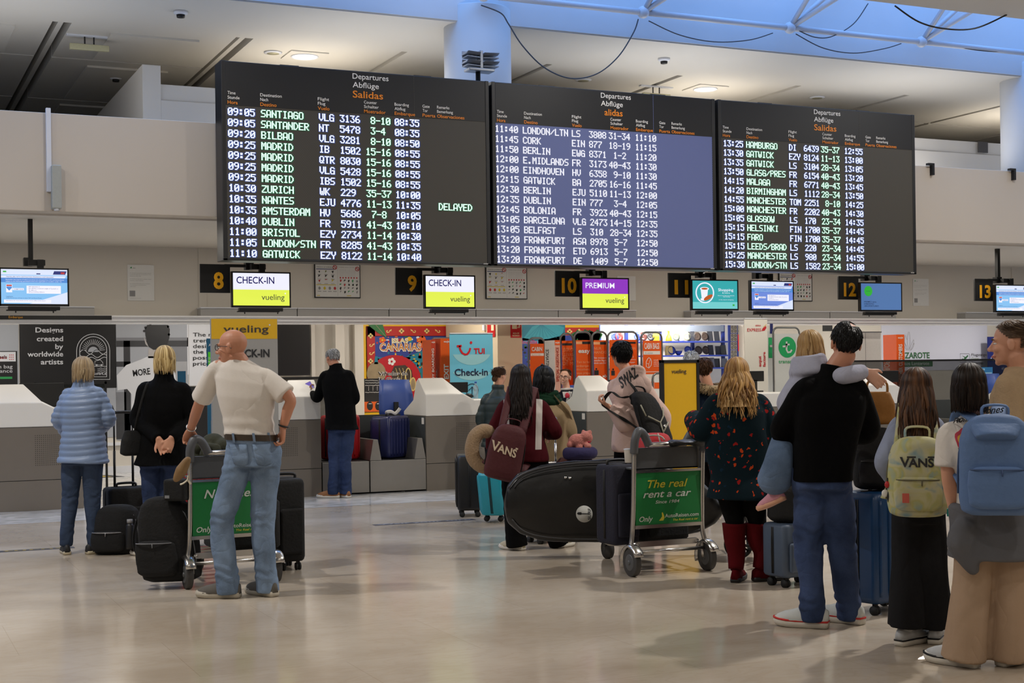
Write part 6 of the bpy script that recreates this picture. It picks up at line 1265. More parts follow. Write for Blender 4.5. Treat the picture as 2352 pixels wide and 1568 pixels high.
hp = P.j['wl']+V(0, 0, .07); t = thing('mobile_phone', 'dark phone with a violet lit screen held by the grey-haired man', 'phone', hp)
b = MB(); ax = nrm(P.fv*.5+Z_*.85-P.rv*.55); az_ = nrm(np.cross(ax, P.rv)); ay = np.cross(az_, ax); b.obox(hp+ax*.03, ay*.036, ax*.074, az_*.004); b.build('case', BLACKP, t, bevel=.003)
b = MB(); b.obox(hp+ax*.03+az_*(.0046 if az_@P.fv < 0 else -.0046), ay*.033, ax*.070, az_*.0004); b.build('screen', E_('phone_screen', (126, 106, 200), .7), t)
# ---- woman with bun at the holiday desk
P = Person('woman with a low bun in a dark green padded jacket by the holiday desk', 17.3, dict(hd=(1148, 863), sl=(1116, 915), sr=(1170, 915), el=(1104, 962), er=(1185, 965), wl=(1118, 985, .2), wr=(1165, 980, .25), hl=(1128, 1010), hr=(1160, 1010), kl=(1128, 1070), kr=(1158, 1070), al=(1128, 1130), ar=(1158, 1130)), yaw=10, hyaw=40, pitch=-6, k=.9, g=1.05)
P.body(.009)
P.top('padded_jacket', M('puffer_dark_green', (22, 38, 36), .5, var=.08), inf=.032, hem=-.08, flare=.02, sleeve=.95, rs=(.08, .074, .064, .058), fold=.004, extra=lambda co: .008*np.abs(np.sin(co[:, 2]*math.pi/.09))**.6, collar=.06)
P.legs('trousers', cloth('dark_trousers', (26, 26, 30)), (.094, .075, .07, .07), .04); shoe(P.t, P.j['al'], P.dir(0), .9, SN1, SL1); shoe(P.t, P.j['ar'], P.dir(10), .9, SN1, SL1)
HBR = hair_mat('hair_brown', [(46, 28, 18), (80, 52, 32), (58, 36, 24)])
short_hair(P.head, P.t, HBR, hairline(-38, 30, -12), 700, .07, 1.05, .006, 7, messy=.08, lift=.02, flow='back')
b = MB()
for i in range(40):
    r = random.Random(i); c = P.head.p(0, -.105, -.045); a = r.uniform(0, 6.28); q = [c+(P.head.r*math.cos(a+t)*.032+P.head.u*math.sin(a+t)*.038-P.head.f*(.012*math.sin(t*2+i)))*P.k for t in np.linspace(0, 2.4, 7)]; b.tube(q, [.007]*6+[.003], 5)
b.ell(P.head.p(0, -.1, -.045), .028*P.k, .026*P.k, .034*P.k, P.head.A); b.build('hair_bun', HBR, P.t)
b = MB(); 
for q in (-1, 1): b.tube([P.head.p(q*.03+.022*math.cos(a), .02+.02*math.sin(a), .125) for a in np.linspace(0, 6.28, 13)[:-1]], .003, 5, closed=True)
b.build('glasses_on_head', DARKM, P.t)
# ---- girl with the long dark hair and maroon jacket
P = Person('young woman with long dark hair in a maroon and white jacket', 11.79, dict(hd=(1196, 870), sl=(1158, 930), sr=(1244, 932), el=(1136, 990), er=(1276, 990), wl=(1128, 1035, .12), wr=(1258, 998, .28), hl=(1178, 1050), hr=(1232, 1050), kl=(1178, 1150), kr=(1244, 1150), al=(1188, 1248, -.02), ar=(1284, 1240, .1)), yaw=4, hyaw=6, k=.97, g=1.0)
P.body(.0075)
def track_mat(P):
    m = cloth('maroon_white_nylon', (70, 18, 24), 0, .1, 18); nt = m.node_tree; N = nt.nodes; L = nt.links; b = N['Principled BSDF']; tc = N.new('ShaderNodeTexCoord'); o = np.array(P.t['_o'])
    dt = N.new('ShaderNodeVectorMath'); dt.operation = 'DOT_PRODUCT'; dt.inputs[1].default_value = [float(x) for x in P.across]; L.new(tc.outputs['Object'], dt.inputs[0])
    s1 = N.new('ShaderNodeMath'); s1.operation = 'SUBTRACT'; s1.inputs[1].default_value = float((P.sc-o)@P.across); L.new(dt.outputs['Value'], s1.inputs[0]); s2 = N.new('ShaderNodeMath'); s2.operation = 'ABSOLUTE'; L.new(s1.outputs[0], s2.inputs[0])
    c1 = N.new('ShaderNodeMath'); c1.operation = 'COMPARE'; c1.inputs[1].default_value = .135; c1.inputs[2].default_value = .026; L.new(s2.outputs[0], c1.inputs[0])
    sp = N.new('ShaderNodeSeparateXYZ'); L.new(tc.outputs['Object'], sp.inputs[0]); g1 = N.new('ShaderNodeMath'); g1.operation = 'GREATER_THAN'; g1.inputs[1].default_value = float(P.sc[2]-o[2]-.36); L.new(sp.outputs['Z'], g1.inputs[0])
    g2 = N.new('ShaderNodeMath'); g2.operation = 'MULTIPLY'; L.new(c1.outputs[0], g2.inputs[0]); L.new(g1.outputs[0], g2.inputs[1])
    mx = N.new('ShaderNodeMix'); mx.data_type = 'RGBA'; mx.inputs[6].default_value = (*lin((70, 18, 24)), 1); mx.inputs[7].default_value = (*lin((196, 188, 182)), 1); L.new(g2.outputs[0], mx.inputs[0]); L.new(mx.outputs[2], b.inputs['Base Color']); return m
P.top('track_jacket', track_mat(P), inf=.032, hem=-.03, flare=.0, sleeve=.96, rs=(.082, .08, .072, .056), fold=.009, freq=14, collar=.04)
BLT = cloth('black_trousers', (11, 11, 12), .15)
P.legs('wide_trousers', BLT, (.1, .09, .088, .092), .03, .006, extra=knee_folds(P, .005))
SNB = M('sneaker_beige', (186, 176, 150), .7, var=.1)
shoe(P.t, P.j['al'], P.dir(-50), .95, SNB, SL2); shoe(P.t, P.j['ar'], P.dir(40), .95, SNB, SL2)
HDK = hair_mat('hair_dark_brown', [(14, 9, 7), (27, 18, 14), (20, 13, 10), (36, 25, 19)])
long_hair(P.head, P.t, HDK, .40, 230, .009, 1.45, 118, .035, .7, 13, gather=.9, topbump=.02)
P_MAR = P
# ---- black-haired woman with the green scarf and beige coat
P = Person('woman with black hair, dark green scarf and beige coat, beside the maroon jacket', 12.9, dict(hd=(1250, 872), sl=(1218, 935), sr=(1292, 936), el=(1206, 985), er=(1308, 992), wl=(1215, 1030, .2), wr=(1300, 1030, .2), hl=(1232, 1040), hr=(1282, 1040), kl=(1234, 1130), kr=(1280, 1130), al=(1236, 1220), ar=(1280, 1220)), yaw=12, hyaw=30, pitch=-8, k=.98, g=1.05)
P.body(.009)
BEI = cloth('beige_wool', (150, 130, 100), .08, .12, 20)
P.top('coat', BEI, inf=.036, hem=-.22, flare=.03, sleeve=.95, rs=(.082, .076, .07, .064), fold=.008)
b = MB(); c = P.neck
for q in (-1, 1):
    a = c+P.across*q*.09; b.loft([[a+V(0, 0, .05)-P.f*.10, a+P.across*q*.02+V(0, 0, .03)-P.f*.11, a+P.across*q*.14-V(0, 0, .10)-P.f*.12, a+P.across*q*.16-V(0, 0, .19)-P.f*.04], [a+V(0, 0, .035)-P.f*.09, a+P.across*q*.02+V(0, 0, .015)-P.f*.10, a+P.across*q*.14-V(0, 0, .115)-P.f*.11, a+P.across*q*.16-V(0, 0, .205)-P.f*.03]], 0, False)
b.build('wide_collar', BEI, P.t, bevel=.006)
P.legs('trousers', BLT, (.1, .08, .075, .075), .04); shoe(P.t, P.j['al'], P.dir(0), .92, SN1, SL1); shoe(P.t, P.j['ar'], P.dir(15), .92, SN1, SL1)
HBK = hair_mat('hair_black', [(6, 6, 7), (13, 12, 13), (9, 9, 10)])
long_hair(P.head, P.t, HBK, .16, 180, .008, 1.12, 125, .01, .6, 14, topbump=.06, fat=1.2)
b = MB()
for i in range(3): b.tube([P.neck+V(0, 0, -.02+.035*i)+(P.across*math.cos(a)*(.115-.012*i)+P.f*math.sin(a)*(.105-.01*i))+V(0, 0, .012*math.sin(3*a+i)) for a in np.linspace(0, 2*math.pi, 25)[:-1]], .034-.004*i, 10, closed=True)
b.build('scarf', cloth('green_knit', (24, 50, 34), .15, .3, 60), P.t)
b = MB(); b.tube([P.head.p(-.02, -.05, .115), P.head.p(.0, -.055, .135), P.head.p(.03, -.05, .118)], [.008, .012, .008], 8); b.build('hair_clip', BLACKP, P.t)
# ---- staff member
P = Person('smiling airline staff woman with glasses and red scarf behind the desk', 20.4, dict(hd=(1298, 866), sl=(1281, 908), sr=(1325, 906), el=(1278, 940), er=(1332, 940), wl=(1290, 955, -.25), wr=(1318, 955, -.25), hl=(1290, 970), hr=(1316, 970), kl=(1288, 975, -.42), kr=(1316, 975, -.42), al=(1288, 1040, -.42), ar=(1316, 1040, -.42)), yaw=180, hyaw=198, pitch=0, tilt=5, k=1.0, g=.95, skin=SKIN3, group='people behind the desks', standing=False)
P.body(.006, smile=True)
NVY = cloth('navy_blazer', (22, 24, 34), .1)
P.top('blazer', NVY, inf=.018, hem=-.04, sleeve=.9, rs=(.068, .06, .052, .046), fold=.004, voxel=.009)
P.legs('trousers', NVY, (.09, .07, .06, .06), .1, .004)
for q in 'lr': shoe(P.t, V(P.j['a'+q][0], P.j['a'+q][1], 0), P.f, .9, SN1, SN1)
b = MB(); F_ = P.f; c = P.sc
b.add([c+F_*.112+P.r*x+Z_*z for x, z in ((-.07, .05), (.07, .05), (.03, -.16), (-.03, -.16))], [(0, 1, 2, 3)]); b.build('shirt_front', M('shirt_white', (222, 220, 218), .7), P.t)
b = MB(); b.tube([P.neck+Z_*.01+P.across*math.cos(a)*.075+F_*math.sin(a)*.07 for a in np.linspace(0, 6.28, 19)[:-1]], .018, 8, closed=True); limb(b, [c+F_*.12+Z_*.04-P.r*.03, c+F_*.13-Z_*.06, c+F_*.125-Z_*.17], [.02, .018, .022], 8); b.build('neck_scarf', M('scarf_pattern', (190, 186, 184), .6, var=.7, scale=22), P.t)
b = MB(); b.ell(c+F_*.135-Z_*.005, .034, .02, .042, np.array([P.r, F_, Z_])); b.build('scarf_knot', M('scarf_crimson', (190, 36, 62), .6), P.t)
short_hair(P.head, P.t, HBR, hairline(-38, 50, 0), 700, .07, 1.02, .005, 8, messy=.04, lift=.0, flow='back'); glasses(P.head, P.t, M('glasses_purple', (52, 24, 48), .3))
# ---- boy in the pink hoodie
P = Person('boy with black hair in a pale pink hoodie pulling a backpack strap', 12.4, dict(hd=(1427, 815), sl=(1412, 885, .03), sr=(1482, 886, -.05), el=(1436, 972, -.14), er=(1522, 958, -.02), wl=(1396, 932, -.16), wr=(1520, 1012, .1), hl=(1432, 1020), hr=(1484, 1020), kl=(1436, 1120), kr=(1482, 1120), al=(1438, 1225), ar=(1484, 1225)), yaw=-28, hyaw=-22, pitch=6, k=1.0, g=.92, skin=SKIN)
P.body(.0055, hands=dict(l=dict(d=-P.rv*.75+Z_*.55-P.fv*.15, n=P.rv*.3+Z_*.9, th=-P.fv+Z_*.2, curl=48, fist=1)))
PNK = cloth('pale_pink_fleece', (206, 178, 168), .05, .2, 26)
def hood_p(b):
    for i in range(4): a0 = .13-.006*i; b.tube([P.neck+Z_*(-.05+.024*i)-P.f*(.03+.012*i)+P.across*math.cos(a)*a0*.82+P.f*math.sin(a)*a0*.76-Z_*(.035+.01*i)*math.sin(a) for a in np.linspace(0, 6.28, 25)[:-1]], .026, 8, closed=True)
    b.ell(P.sc-P.f*.125+Z_*.0, .135, .05, .115, np.array([P.across, P.f, Z_])); b.ell(P.neck-P.f*.10+Z_*.01, .10, .04, .05, np.array([P.across, P.f, Z_]))
HO = P.top('hoodie', PNK, inf=.034, hem=-.05, flare=.0, sleeve=.95, rs=(.086, .09, .08, .056), fold=.015, freq=14, hood=hood_p, voxel=.01)
P.legs('trousers', BLT, (.095, .08, .075, .075), .03)
shoe(P.t, P.j['al'], P.dir(-20), .95, SN1, SL2); shoe(P.t, P.j['ar'], P.dir(-10), .95, SN1, SL2)
short_hair(P.head, P.t, HBK, hairline(-40, 34, -10), 1300, .045, 1.10, .005, 9, messy=.22, lift=.06)
b = MB(); o_ = P.sc-P.f*.163-Z_*.03; xd = nrm(-P.r*0+np.cross(Z_, P.f)*-1); yd = Z_
b.text('SWAZ', onD(1428, 892, 12.2), nrm(P.rv*.80+Z_*.6), nrm(Z_*.8-P.rv*.45), .085, .20, 0, .03, .35); drape(b, HO, P.fv, .004); b.build('hood_lettering', [INKK], P.t)
P_BOY = P
# ---- blonde woman with the spotted coat
P = Person('woman with long wavy blonde hair, dark spotted coat and red boots', 9.87, dict(hd=(1692, 862), sl=(1643, 925), sr=(1748, 925), el=(1612, 985, .0), er=(1772, 990), wl=(1592, 962, .24), wr=(1772, 1040, .18), hl=(1668, 1095), hr=(1724, 1095), kl=(1686, 1190), kr=(1738, 1190), al=(1692, 1318), ar=(1752, 1312)), yaw=0, hyaw=2, k=.98, g=1.08, skin=SKIN3)
P.body(.0075)
def spot_mat():
    m = bpy.data.materials.new('spotted_teal_wool'); m.use_nodes = True; nt = m.node_tree; N = nt.nodes; L = nt.links; b = N['Principled BSDF']; tc = N.new('ShaderNodeTexCoord'); vo = N.new('ShaderNodeTexVoronoi'); vo.inputs['Scale'].default_value = 21; vo.inputs['Randomness'].default_value = .9
    no = N.new('ShaderNodeTexNoise'); no.inputs['Scale'].default_value = 26; ad = N.new('ShaderNodeMixRGB'); ad.blend_type = 'LINEAR_LIGHT'; ad.inputs[0].default_value = .035; L.new(tc.outputs['Object'], no.inputs['Vector']); L.new(tc.outputs['Object'], ad.inputs[1]); L.new(no.outputs['Color'], ad.inputs[2]); L.new(ad.outputs[0], vo.inputs['Vector'])
    r = N.new('ShaderNodeValToRGB'); r.color_ramp.interpolation = 'CONSTANT'; e = r.color_ramp.elements; e[0].color = (1, 1, 1, 1); e[1].position = .27; e[1].color = (0, 0, 0, 1); L.new(vo.outputs['Distance'], r.inputs[0])
    r2 = N.new('ShaderNodeValToRGB'); r2.color_ramp.interpolation = 'CONSTANT'; e = r2.color_ramp.elements; e[0].color = (*lin((12, 26, 34)), 1); e[1].position = .30; e[1].color = (*lin((190, 66, 24)), 1); q = e.new(.60); q.color = (*lin((150, 28, 26)), 1); q = e.new(.84); q.color = (*lin((14, 40, 60)), 1)
    sp = N.new('ShaderNodeSeparateColor'); L.new(vo.outputs['Color'], sp.inputs[0]); L.new(sp.outputs[0], r2.inputs[0])
    mx = N.new('ShaderNodeMix'); mx.data_type = 'RGBA'; mx.inputs[6].default_value = (*lin((9, 28, 36)), 1); L.new(r.outputs[0], mx.inputs[0]); L.new(r2.outputs[0], mx.inputs[7]); L.new(mx.outputs[2], b.inputs['Base Color']); b.inputs['Roughness'].default_value = .9; b.inputs['Specular IOR Level'].default_value = .15
    return m
P.top('spotted_coat', spot_mat(), inf=.036, hem=-.15, flare=.035, sleeve=.98, rs=(.086, .086, .082, .074), fold=.008, freq=11, widths=dict(waist=.19))
P.legs('leggings', BLT, (.1, .062, .05, .045), .25, .003)
BOOT = cloth('red_suede', (82, 12, 18), .15, .15, 24); BSOLE = M('boot_black', (22, 20, 20), .6)
for q, yw in (('l', 12), ('r', 68)):
    kn = P.j['k'+q]*.9+P.j['a'+q]*.1; shoe(P.t, P.j['a'+q], P.dir(yw), .98, BOOT, BSOLE, None, boot=(kn, .085), name='boot')
HWB = hair_mat('hair_wavy_blonde', [(96, 64, 34), (160, 118, 66), (190, 150, 92), (124, 88, 48), (206, 170, 116)])
long_hair(P.head, P.t, HWB, .30, 230, .02, 1.75, 128, .035, .6, 15, gather=1.0, topbump=.05, fat=1.15, jitter=.2)
# ---- father
P = Person('man with thinning dark hair in a black jacket carrying a girl', 8.1, dict(hd=(1943, 788), sl=(1852, 893, .0), sr=(1966, 888, .0), el=(1800, 985, .08), er=(1990, 985, .12), wl=(1840, 1030, .33), wr=(1950, 1000, .36), hl=(1864, 1085), hr=(1914, 1085), kl=(1857, 1240, .02), kr=(1932, 1240), al=(1868, 1400, -.02), ar=(1952, 1395, .10)), yaw=-4, hyaw=-14, pitch=2, tilt=-4, k=1.03, g=1.1, skin=SKIN2)
P.body(.0075)
P.top('jacket', cloth('black_fleece', (6, 6, 7), .2, .1, 40), inf=.030, hem=-.05, flare=.0, sleeve=.95, rs=(.088, .082, .072, .062), fold=.008, collar=.02)
JN4 = denim('denim_dark_blue', (54, 70, 106), .3)
P.legs('jeans', JN4, (.096, .074, .065, .064), .035, .006, extra=knee_folds(P, .010))
SNW = M('sneaker_white_mesh', (206, 210, 208), .7, var=.06); RED = M('sole_red', (206, 44, 40), .5)
shoe(P.t, P.j['al'], P.dir(-78), 1.1, SNW, SL2, RED, chunky=1.35); shoe(P.t, P.j['ar'], P.dir(-58), 1.1, SNW, SL2, RED, chunky=1.35)
short_hair(P.head, P.t, HBK, lambda az, el: hairline(-40, 40, -8)(az, el) and not ((el > 38 and 0 < az < 120) and el < 92 and el > 44), 900, .03, 1.04, .005, 10, messy=.15, lift=.08)
P_DAD = P
# ---- child on his arm
P = Person('girl with long blonde hair in a pale hoodie carried on the arm', 8.2, dict(hd=(1862, 800, .12), sl=(1826, 872, .10), sr=(1888, 862, -.02), el=(1800, 925, .2), er=(1942, 862, -.20), wl=(1830, 960, .3), wr=(1988, 852, -.10), hl=(1812, 1000, .10), hr=(1846, 1003, .12), kl=(1786, 1068, -.06), kr=(1855, 1060, .22), al=(1774, 1128, .0), ar=(1858, 1120, .25)), yaw=2, hyaw=-10, pitch=4, tilt=8, k=.86, g=.82, skin=SKIN3, standing=False)
P.body(.006, hands=dict(r=dict(d=P.rv*.75-Z_*.65+P.fv*.1, n=P.fv-P.rv*.2, th=Z_+P.fv*.3, curl=14, k=1.05)))
HOOD = cloth('pale_lilac_fleece', (170, 172, 190), .04, .2, 26)
def hood_c(b):
    for i in range(4): a0 = .13-.008*i; b.tube([P.neck+Z_*(-.02+.022*i)-P.f*.015+P.across*math.cos(a)*a0*.8+P.f*math.sin(a)*a0*.75 for a in np.linspace(0, 6.28, 25)[:-1]], .03, 8, closed=True)
P.top('hoodie', HOOD, inf=.032, hem=-.02, sleeve=dict(l=.96, r=.96), rs=(.082, .078, .074, .062), fold=.009, freq=18, voxel=.009, hood=hood_c)
b = MB(); up = nrm(P.sc-P.hc); j = P.j
JN5 = denim('denim_light', (92, 112, 140), .2)
limb(b, [P.hc+up*.1, P.hc], [.12, .13], 18)
for q in 'lr': limb(b, [j['h'+q], (j['h'+q]+j['k'+q])/2, j['k'+q], j['k'+q]*.4+j['a'+q]*.6], [.095, .092, .088, .10], 16)
me = remesh(b, .009, 4); folds(me, .006, 20, 3); put(me, 'denim_trousers', JN5, P.t)
for q, yw in (('l', -58), ('r', 0)):
    a = j['a'+q]; u = shoe(P.t, V(a[0], a[1], 0), P.dir(yw), .72, M('shoe_pink', (204, 140, 152), .6, var=.15), M('sole_peach', (214, 160, 130), .6), None, chunky=1.25)
    off = np.array(P.t['_o']); pv = Vector((a[0]-off[0], a[1]-off[1], .09)); fw_ = Vector(P.dir(yw)); axr = Vector((fw_[1], -fw_[0], 0)); T = Matrix.Translation((0, 0, a[2]-.075)) @ Matrix.Translation(pv) @ Matrix.Rotation(math.radians(-24), 4, axr) @ Matrix.Translation(-pv)
    for o in [u]+list(u.children): o.data.transform(T)
long_hair(P.head, P.t, hair_mat('hair_honey_blonde', [(110, 80, 46), (164, 128, 80), (190, 158, 110), (130, 98, 60)]), .36, 190, .008, 1.35, 124, .02, .6, 16, gather=.95, topbump=.03)
# ---- girl with the tie-dye backpack
P = Person('girl with long brown hair and wide black trousers wearing a pale printed backpack', 7.55, dict(hd=(2105, 895), sl=(2062, 975), sr=(2146, 975), el=(2036, 1062, -.02), er=(2172, 1064, .05), wl=(2052, 1100, .2), wr=(2160, 1110, .22), hl=(2088, 1165), hr=(2134, 1165), kl=(2086, 1300), kr=(2138, 1300), al=(2082, 1452), ar=(2148, 1440, .05)), yaw=0, hyaw=2, k=.94, g=.95, skin=SKIN3)
P.body(.0075)
LJK = cloth('pale_denim_jacket', (142, 150, 172), .06, .2, 26)
P.top('jacket', LJK, inf=.024, hem=-.03, sleeve=.93, rs=(.076, .078, .074, .058), fold=.008, voxel=.01)
P.legs('wide_trousers', cloth('charcoal_twill', (34, 34, 36), .1), (.098, .098, .105, .118), .10, .005, freq=12)
SNM = M('sneaker_silver_mesh', (180, 182, 184), .5, var=.25, scale=30)
shoe(P.t, P.j['al'], P.dir(35), .96, SNM, SL2, DARKM, chunky=1.25); shoe(P.t, P.j['ar'], P.dir(10), .96, SNM, SL2, DARKM, chunky=1.25)
b = MB()
for q in 'lr': a = P.j['a'+q]; b.cyl(V(a[0], a[1], .08), V(a[0], a[1], .17), .038, 14)
b.build('socks', cloth('white_sock', (206, 204, 204)), P.t)
long_hair(P.head, P.t, hair_mat('hair_chestnut', [(36, 22, 15), (66, 42, 27), (96, 64, 40), (48, 30, 20)]), .34, 220, .010, 1.5, 124, .05, .65, 17, gather=.95, topbump=.03)
P_VAN = P
# ---- girl with the blue backpack
P = Person('girl in a white T-shirt and wide beige trousers wearing a blue backpack', 6.99, dict(hd=(2226, 890), sl=(2178, 992, .02), sr=(2312, 985, -.02), el=(2178, 1092, .0), er=(2345, 1085, .05), wl=(2194, 1186, .06), wr=(2330, 1150, .25), hl=(2240, 1205), hr=(2314, 1205), kl=(2232, 1340), kr=(2322, 1340), al=(2212, 1478), ar=(2318, 1492, .02)), yaw=6, hyaw=2, k=.96, g=.98, skin=SKIN)
P.body(.0055, hands=dict(l=dict(curl=16)))
TO = P.top('t_shirt', TEE, inf=.014, hem=-.02, sleeve=.40, rs=(.072, .074, .07, .082), fold=.006, voxel=.01)
P.legs('wide_trousers', cloth('beige_twill', (172, 146, 122), .05, .12, 20), (.102, .098, .102, .120), .035, .006, freq=11, seed=4)
shoe(P.t, P.j['al'], P.dir(-62), 1.02, SNM, SL2, DARKM, chunky=1.35); shoe(P.t, P.j['ar'], P.dir(40), 1.0, SNM, SL2, DARKM, chunky=1.35)
b = MB(); c = P.j['wl']*.9+P.j['el']*.1; b.torus(c, .030, .007, P.j['wl']-P.j['el'], 20, 8); b.obox(c-P.rv*.03, P.rv*.006, P.fv*.016, Z_*.018); b.build('wristwatch', M('watch_teal', (20, 130, 120), .4), P.t)
long_hair(P.head, P.t, hair_mat('hair_espresso', [(13, 8, 6), (27, 17, 12), (20, 13, 9), (44, 29, 19)]), .145, 190, .004, 1.06, 126, .0, .7, 18, gather=.95, topbump=.02, jitter=.06)
# jacket tied round the waist
b = MB(); up = nrm(P.sc-P.hc); R1 = P.torso_rings(.04, -.16, .03, top=False); b.loft(R1[:4])
limb(b, [P.hc-P.f*.14-P.rv*.10, P.hc-P.f*.155-Z_*.08-P.rv*.12, P.hc-P.f*.16-Z_*.20-P.rv*.07], [.06, .07, .03], 12)
me = remesh(b, .011, 4); folds(me, .010, 13, 9); put(me, 'tied_jacket', cloth('grey_jersey', (98, 98, 102), .06), P.t)
b = MB(); b.text('Rolling', onD(2188, 975, 6.8), nrm(P.rv+Z_*.16), Z_, .030, .12, 0, .012, .4); b.text('Stones', onD(2246, 952, 6.8), nrm(P.rv+Z_*.10), Z_, .032, .12, 0, .012, .4); drape(b, TO, P.fv, .003); b.build('shirt_lettering', [INKK], P.t)
b = MB(); q0 = onD(2211, 1010, 6.8)
for mi, rr in ((0, .040), (1, .026), (2, .014)):
    b2 = MB(); b2.add([q0+P.rv*rr*(.9+.1*math.sin(3*a))*math.cos(a)+Z_*rr*(1.2+.15*math.sin(5*a))*math.sin(a)-Z_*.004*mi for a in np.linspace(0, 6.28, 22)[:-1]], [tuple(range(21))]); drape(b2, TO, P.fv, .003+.0015*mi); b.add(b2.v[0], b2.f, mi)
b.text('WORLD', onD(2200, 1040, 6.8), P.rv, Z_, .018, .07, 3, .012); b.v[-1] = drape_one(b.v[-1], TO, P.fv); b.build('shirt_print', [M('print_fuchsia', (180, 30, 60), .6), M('print_gold', (210, 160, 40), .6), M('print_azure', (60, 110, 190), .6), INKK], P.t)
P_BLU = P
# ---- woman at the right edge
P = Person('woman with pulled back brown hair in a beige sweater, face in profile', 7.7, dict(hd=(2322, 788), sl=(2312, 880, -.16), sr=(2378, 882, .16), el=(2318, 985, -.17), er=(2395, 985, .18), wl=(2330, 1070, -.05), wr=(2400, 1070, .25), hl=(2338, 1105, -.07), hr=(2368, 1105, .1), kl=(2330, 1255, -.07), kr=(2368, 1255, .1), al=(2335, 1420, -.07), ar=(2368, 1420, .1)), yaw=-70, hyaw=-84, pitch=-2, k=1.04, g=1.0, skin=SKIN)
P.body(.0055)
P.top('sweater', cloth('beige_knit', (172, 148, 118), .06, .35, 46), inf=.026, hem=-.08, sleeve=.95, rs=(.078, .074, .066, .058), fold=.007, collar=.0)
P.legs('trousers', cloth('taupe_trousers', (96, 82, 70)), (.1, .082, .078, .08), .04); shoe(P.t, P.j['al'], P.dir(-80), .98, M('shoe_brown', (84, 60, 46), .6), SL1); shoe(P.t, P.j['ar'], P.dir(-80), .98, M('shoe_brown', (84, 60, 46), .6), SL1)
HMB = hair_mat('hair_mid_brown', [(58, 42, 32), (92, 72, 56), (74, 56, 42), (120, 98, 78)])
short_hair(P.head, P.t, HMB, hairline(-36, 38, 0), 900, .075, 1.035, .005, 19, messy=.04, lift=.0, flow='back')
b = MB(); r = random.Random(4); c = P.head.p(0, -.108, -.01)
for i in range(46):
    a = r.uniform(0, 6.28); q = r.uniform(0, .02); s0 = c+P.head.r*math.cos(a)*q+P.head.u*math.sin(a)*q
    b.tube(spline([s0, s0-P.head.f*.03-Z_*.04, s0-P.head.f*.03-Z_*.13+P.head.r*math.cos(a)*.02, s0-P.head.f*.01-Z_*.24+P.head.r*math.cos(a)*.012], 4), [.005]+[.008]*11+[.003], 5)
b.build('ponytail', HMB, P.t)
# ---- two people behind the yellow stand
P = Person('grey-haired person mostly hidden behind the yellow stand in the hall', 15.5, dict(hd=(1588, 832), sl=(1556, 880), sr=(1618, 880), el=(1550, 930), er=(1628, 930), wl=(1560, 970, .1), wr=(1620, 970, .1), hl=(1570, 985), hr=(1606, 985), kl=(1572, 1070), kr=(1605, 1070), al=(1572, 1140), ar=(1605, 1140)), yaw=0, k=.98, g=1.05)
P.body(.01); P.top('jacket', BLKC, inf=.03, hem=-.08, sleeve=.95, collar=.04, voxel=.013); P.legs('trousers', BLT, voxel=.013); shoe(P.t, P.j['al'], P.f, 1., SN1, SL1); shoe(P.t, P.j['ar'], P.f, 1., SN1, SL1)
short_hair(P.head, P.t, hair_mat('hair_silver', [(120, 124, 128), (170, 172, 174), (196, 196, 196)]), hairline(), 420, .04, 1.06, .007, 20, messy=.5)
P = Person('dark-haired person with a fur-trimmed hood, right of the yellow stand', 14.3, dict(hd=(1617, 848), sl=(1596, 908), sr=(1662, 908), el=(1586, 965), er=(1672, 965), wl=(1596, 1010, .1), wr=(1664, 1010, .1), hl=(1608, 1025), hr=(1648, 1025), kl=(1610, 1110), kr=(1648, 1110), al=(1610, 1190), ar=(1648, 1190)), yaw=0, k=.96, g=1.08)
P.body(.01); P.top('parka', cloth('navy_parka', (16, 26, 40), .15), inf=.036, hem=-.15, flare=.02, sleeve=.95, rs=(.085, .08, .07, .06), voxel=.013); P.legs('trousers', BLT, voxel=.013); shoe(P.t, P.j['al'], P.f, .95, SN1, SL1); shoe(P.t, P.j['ar'], P.f, .95, SN1, SL1)
short_hair(P.head, P.t, HBR, hairline(-40, 36, -10), 900, .05, 1.08, .006, 21, messy=.25, lift=.08)
b = MB(); r = random.Random(9)
for i in range(900):
    a = r.uniform(0, 6.28); q = r.uniform(0, 6.28); c = P.neck+P.across*math.cos(a)*.135+P.f*(math.sin(a)*.12-.05)+Z_*(.0+.02*math.sin(a*2)); n = nrm(P.across*math.cos(a)*math.cos(q)+P.f*math.sin(a)*math.cos(q)+Z_*math.sin(q)); s0 = c+n*.02; b.tube([s0, s0+n*.02+V(r.uniform(-.012, .012), r.uniform(-.012, .012), -.008), s0+n*.034+V(r.uniform(-.02, .02), r.uniform(-.02, .02), -.02)], [.005, .004, .001], 4)
b.tube([P.neck+P.across*math.cos(a)*.135+P.f*(math.sin(a)*.12-.05) for a in np.linspace(0, 6.28, 25)[:-1]], .03, 8, closed=True); b.build('fur_trim', hair_mat('fur_beige', [(110, 92, 66), (160, 138, 104), (134, 112, 82)]), P.t)
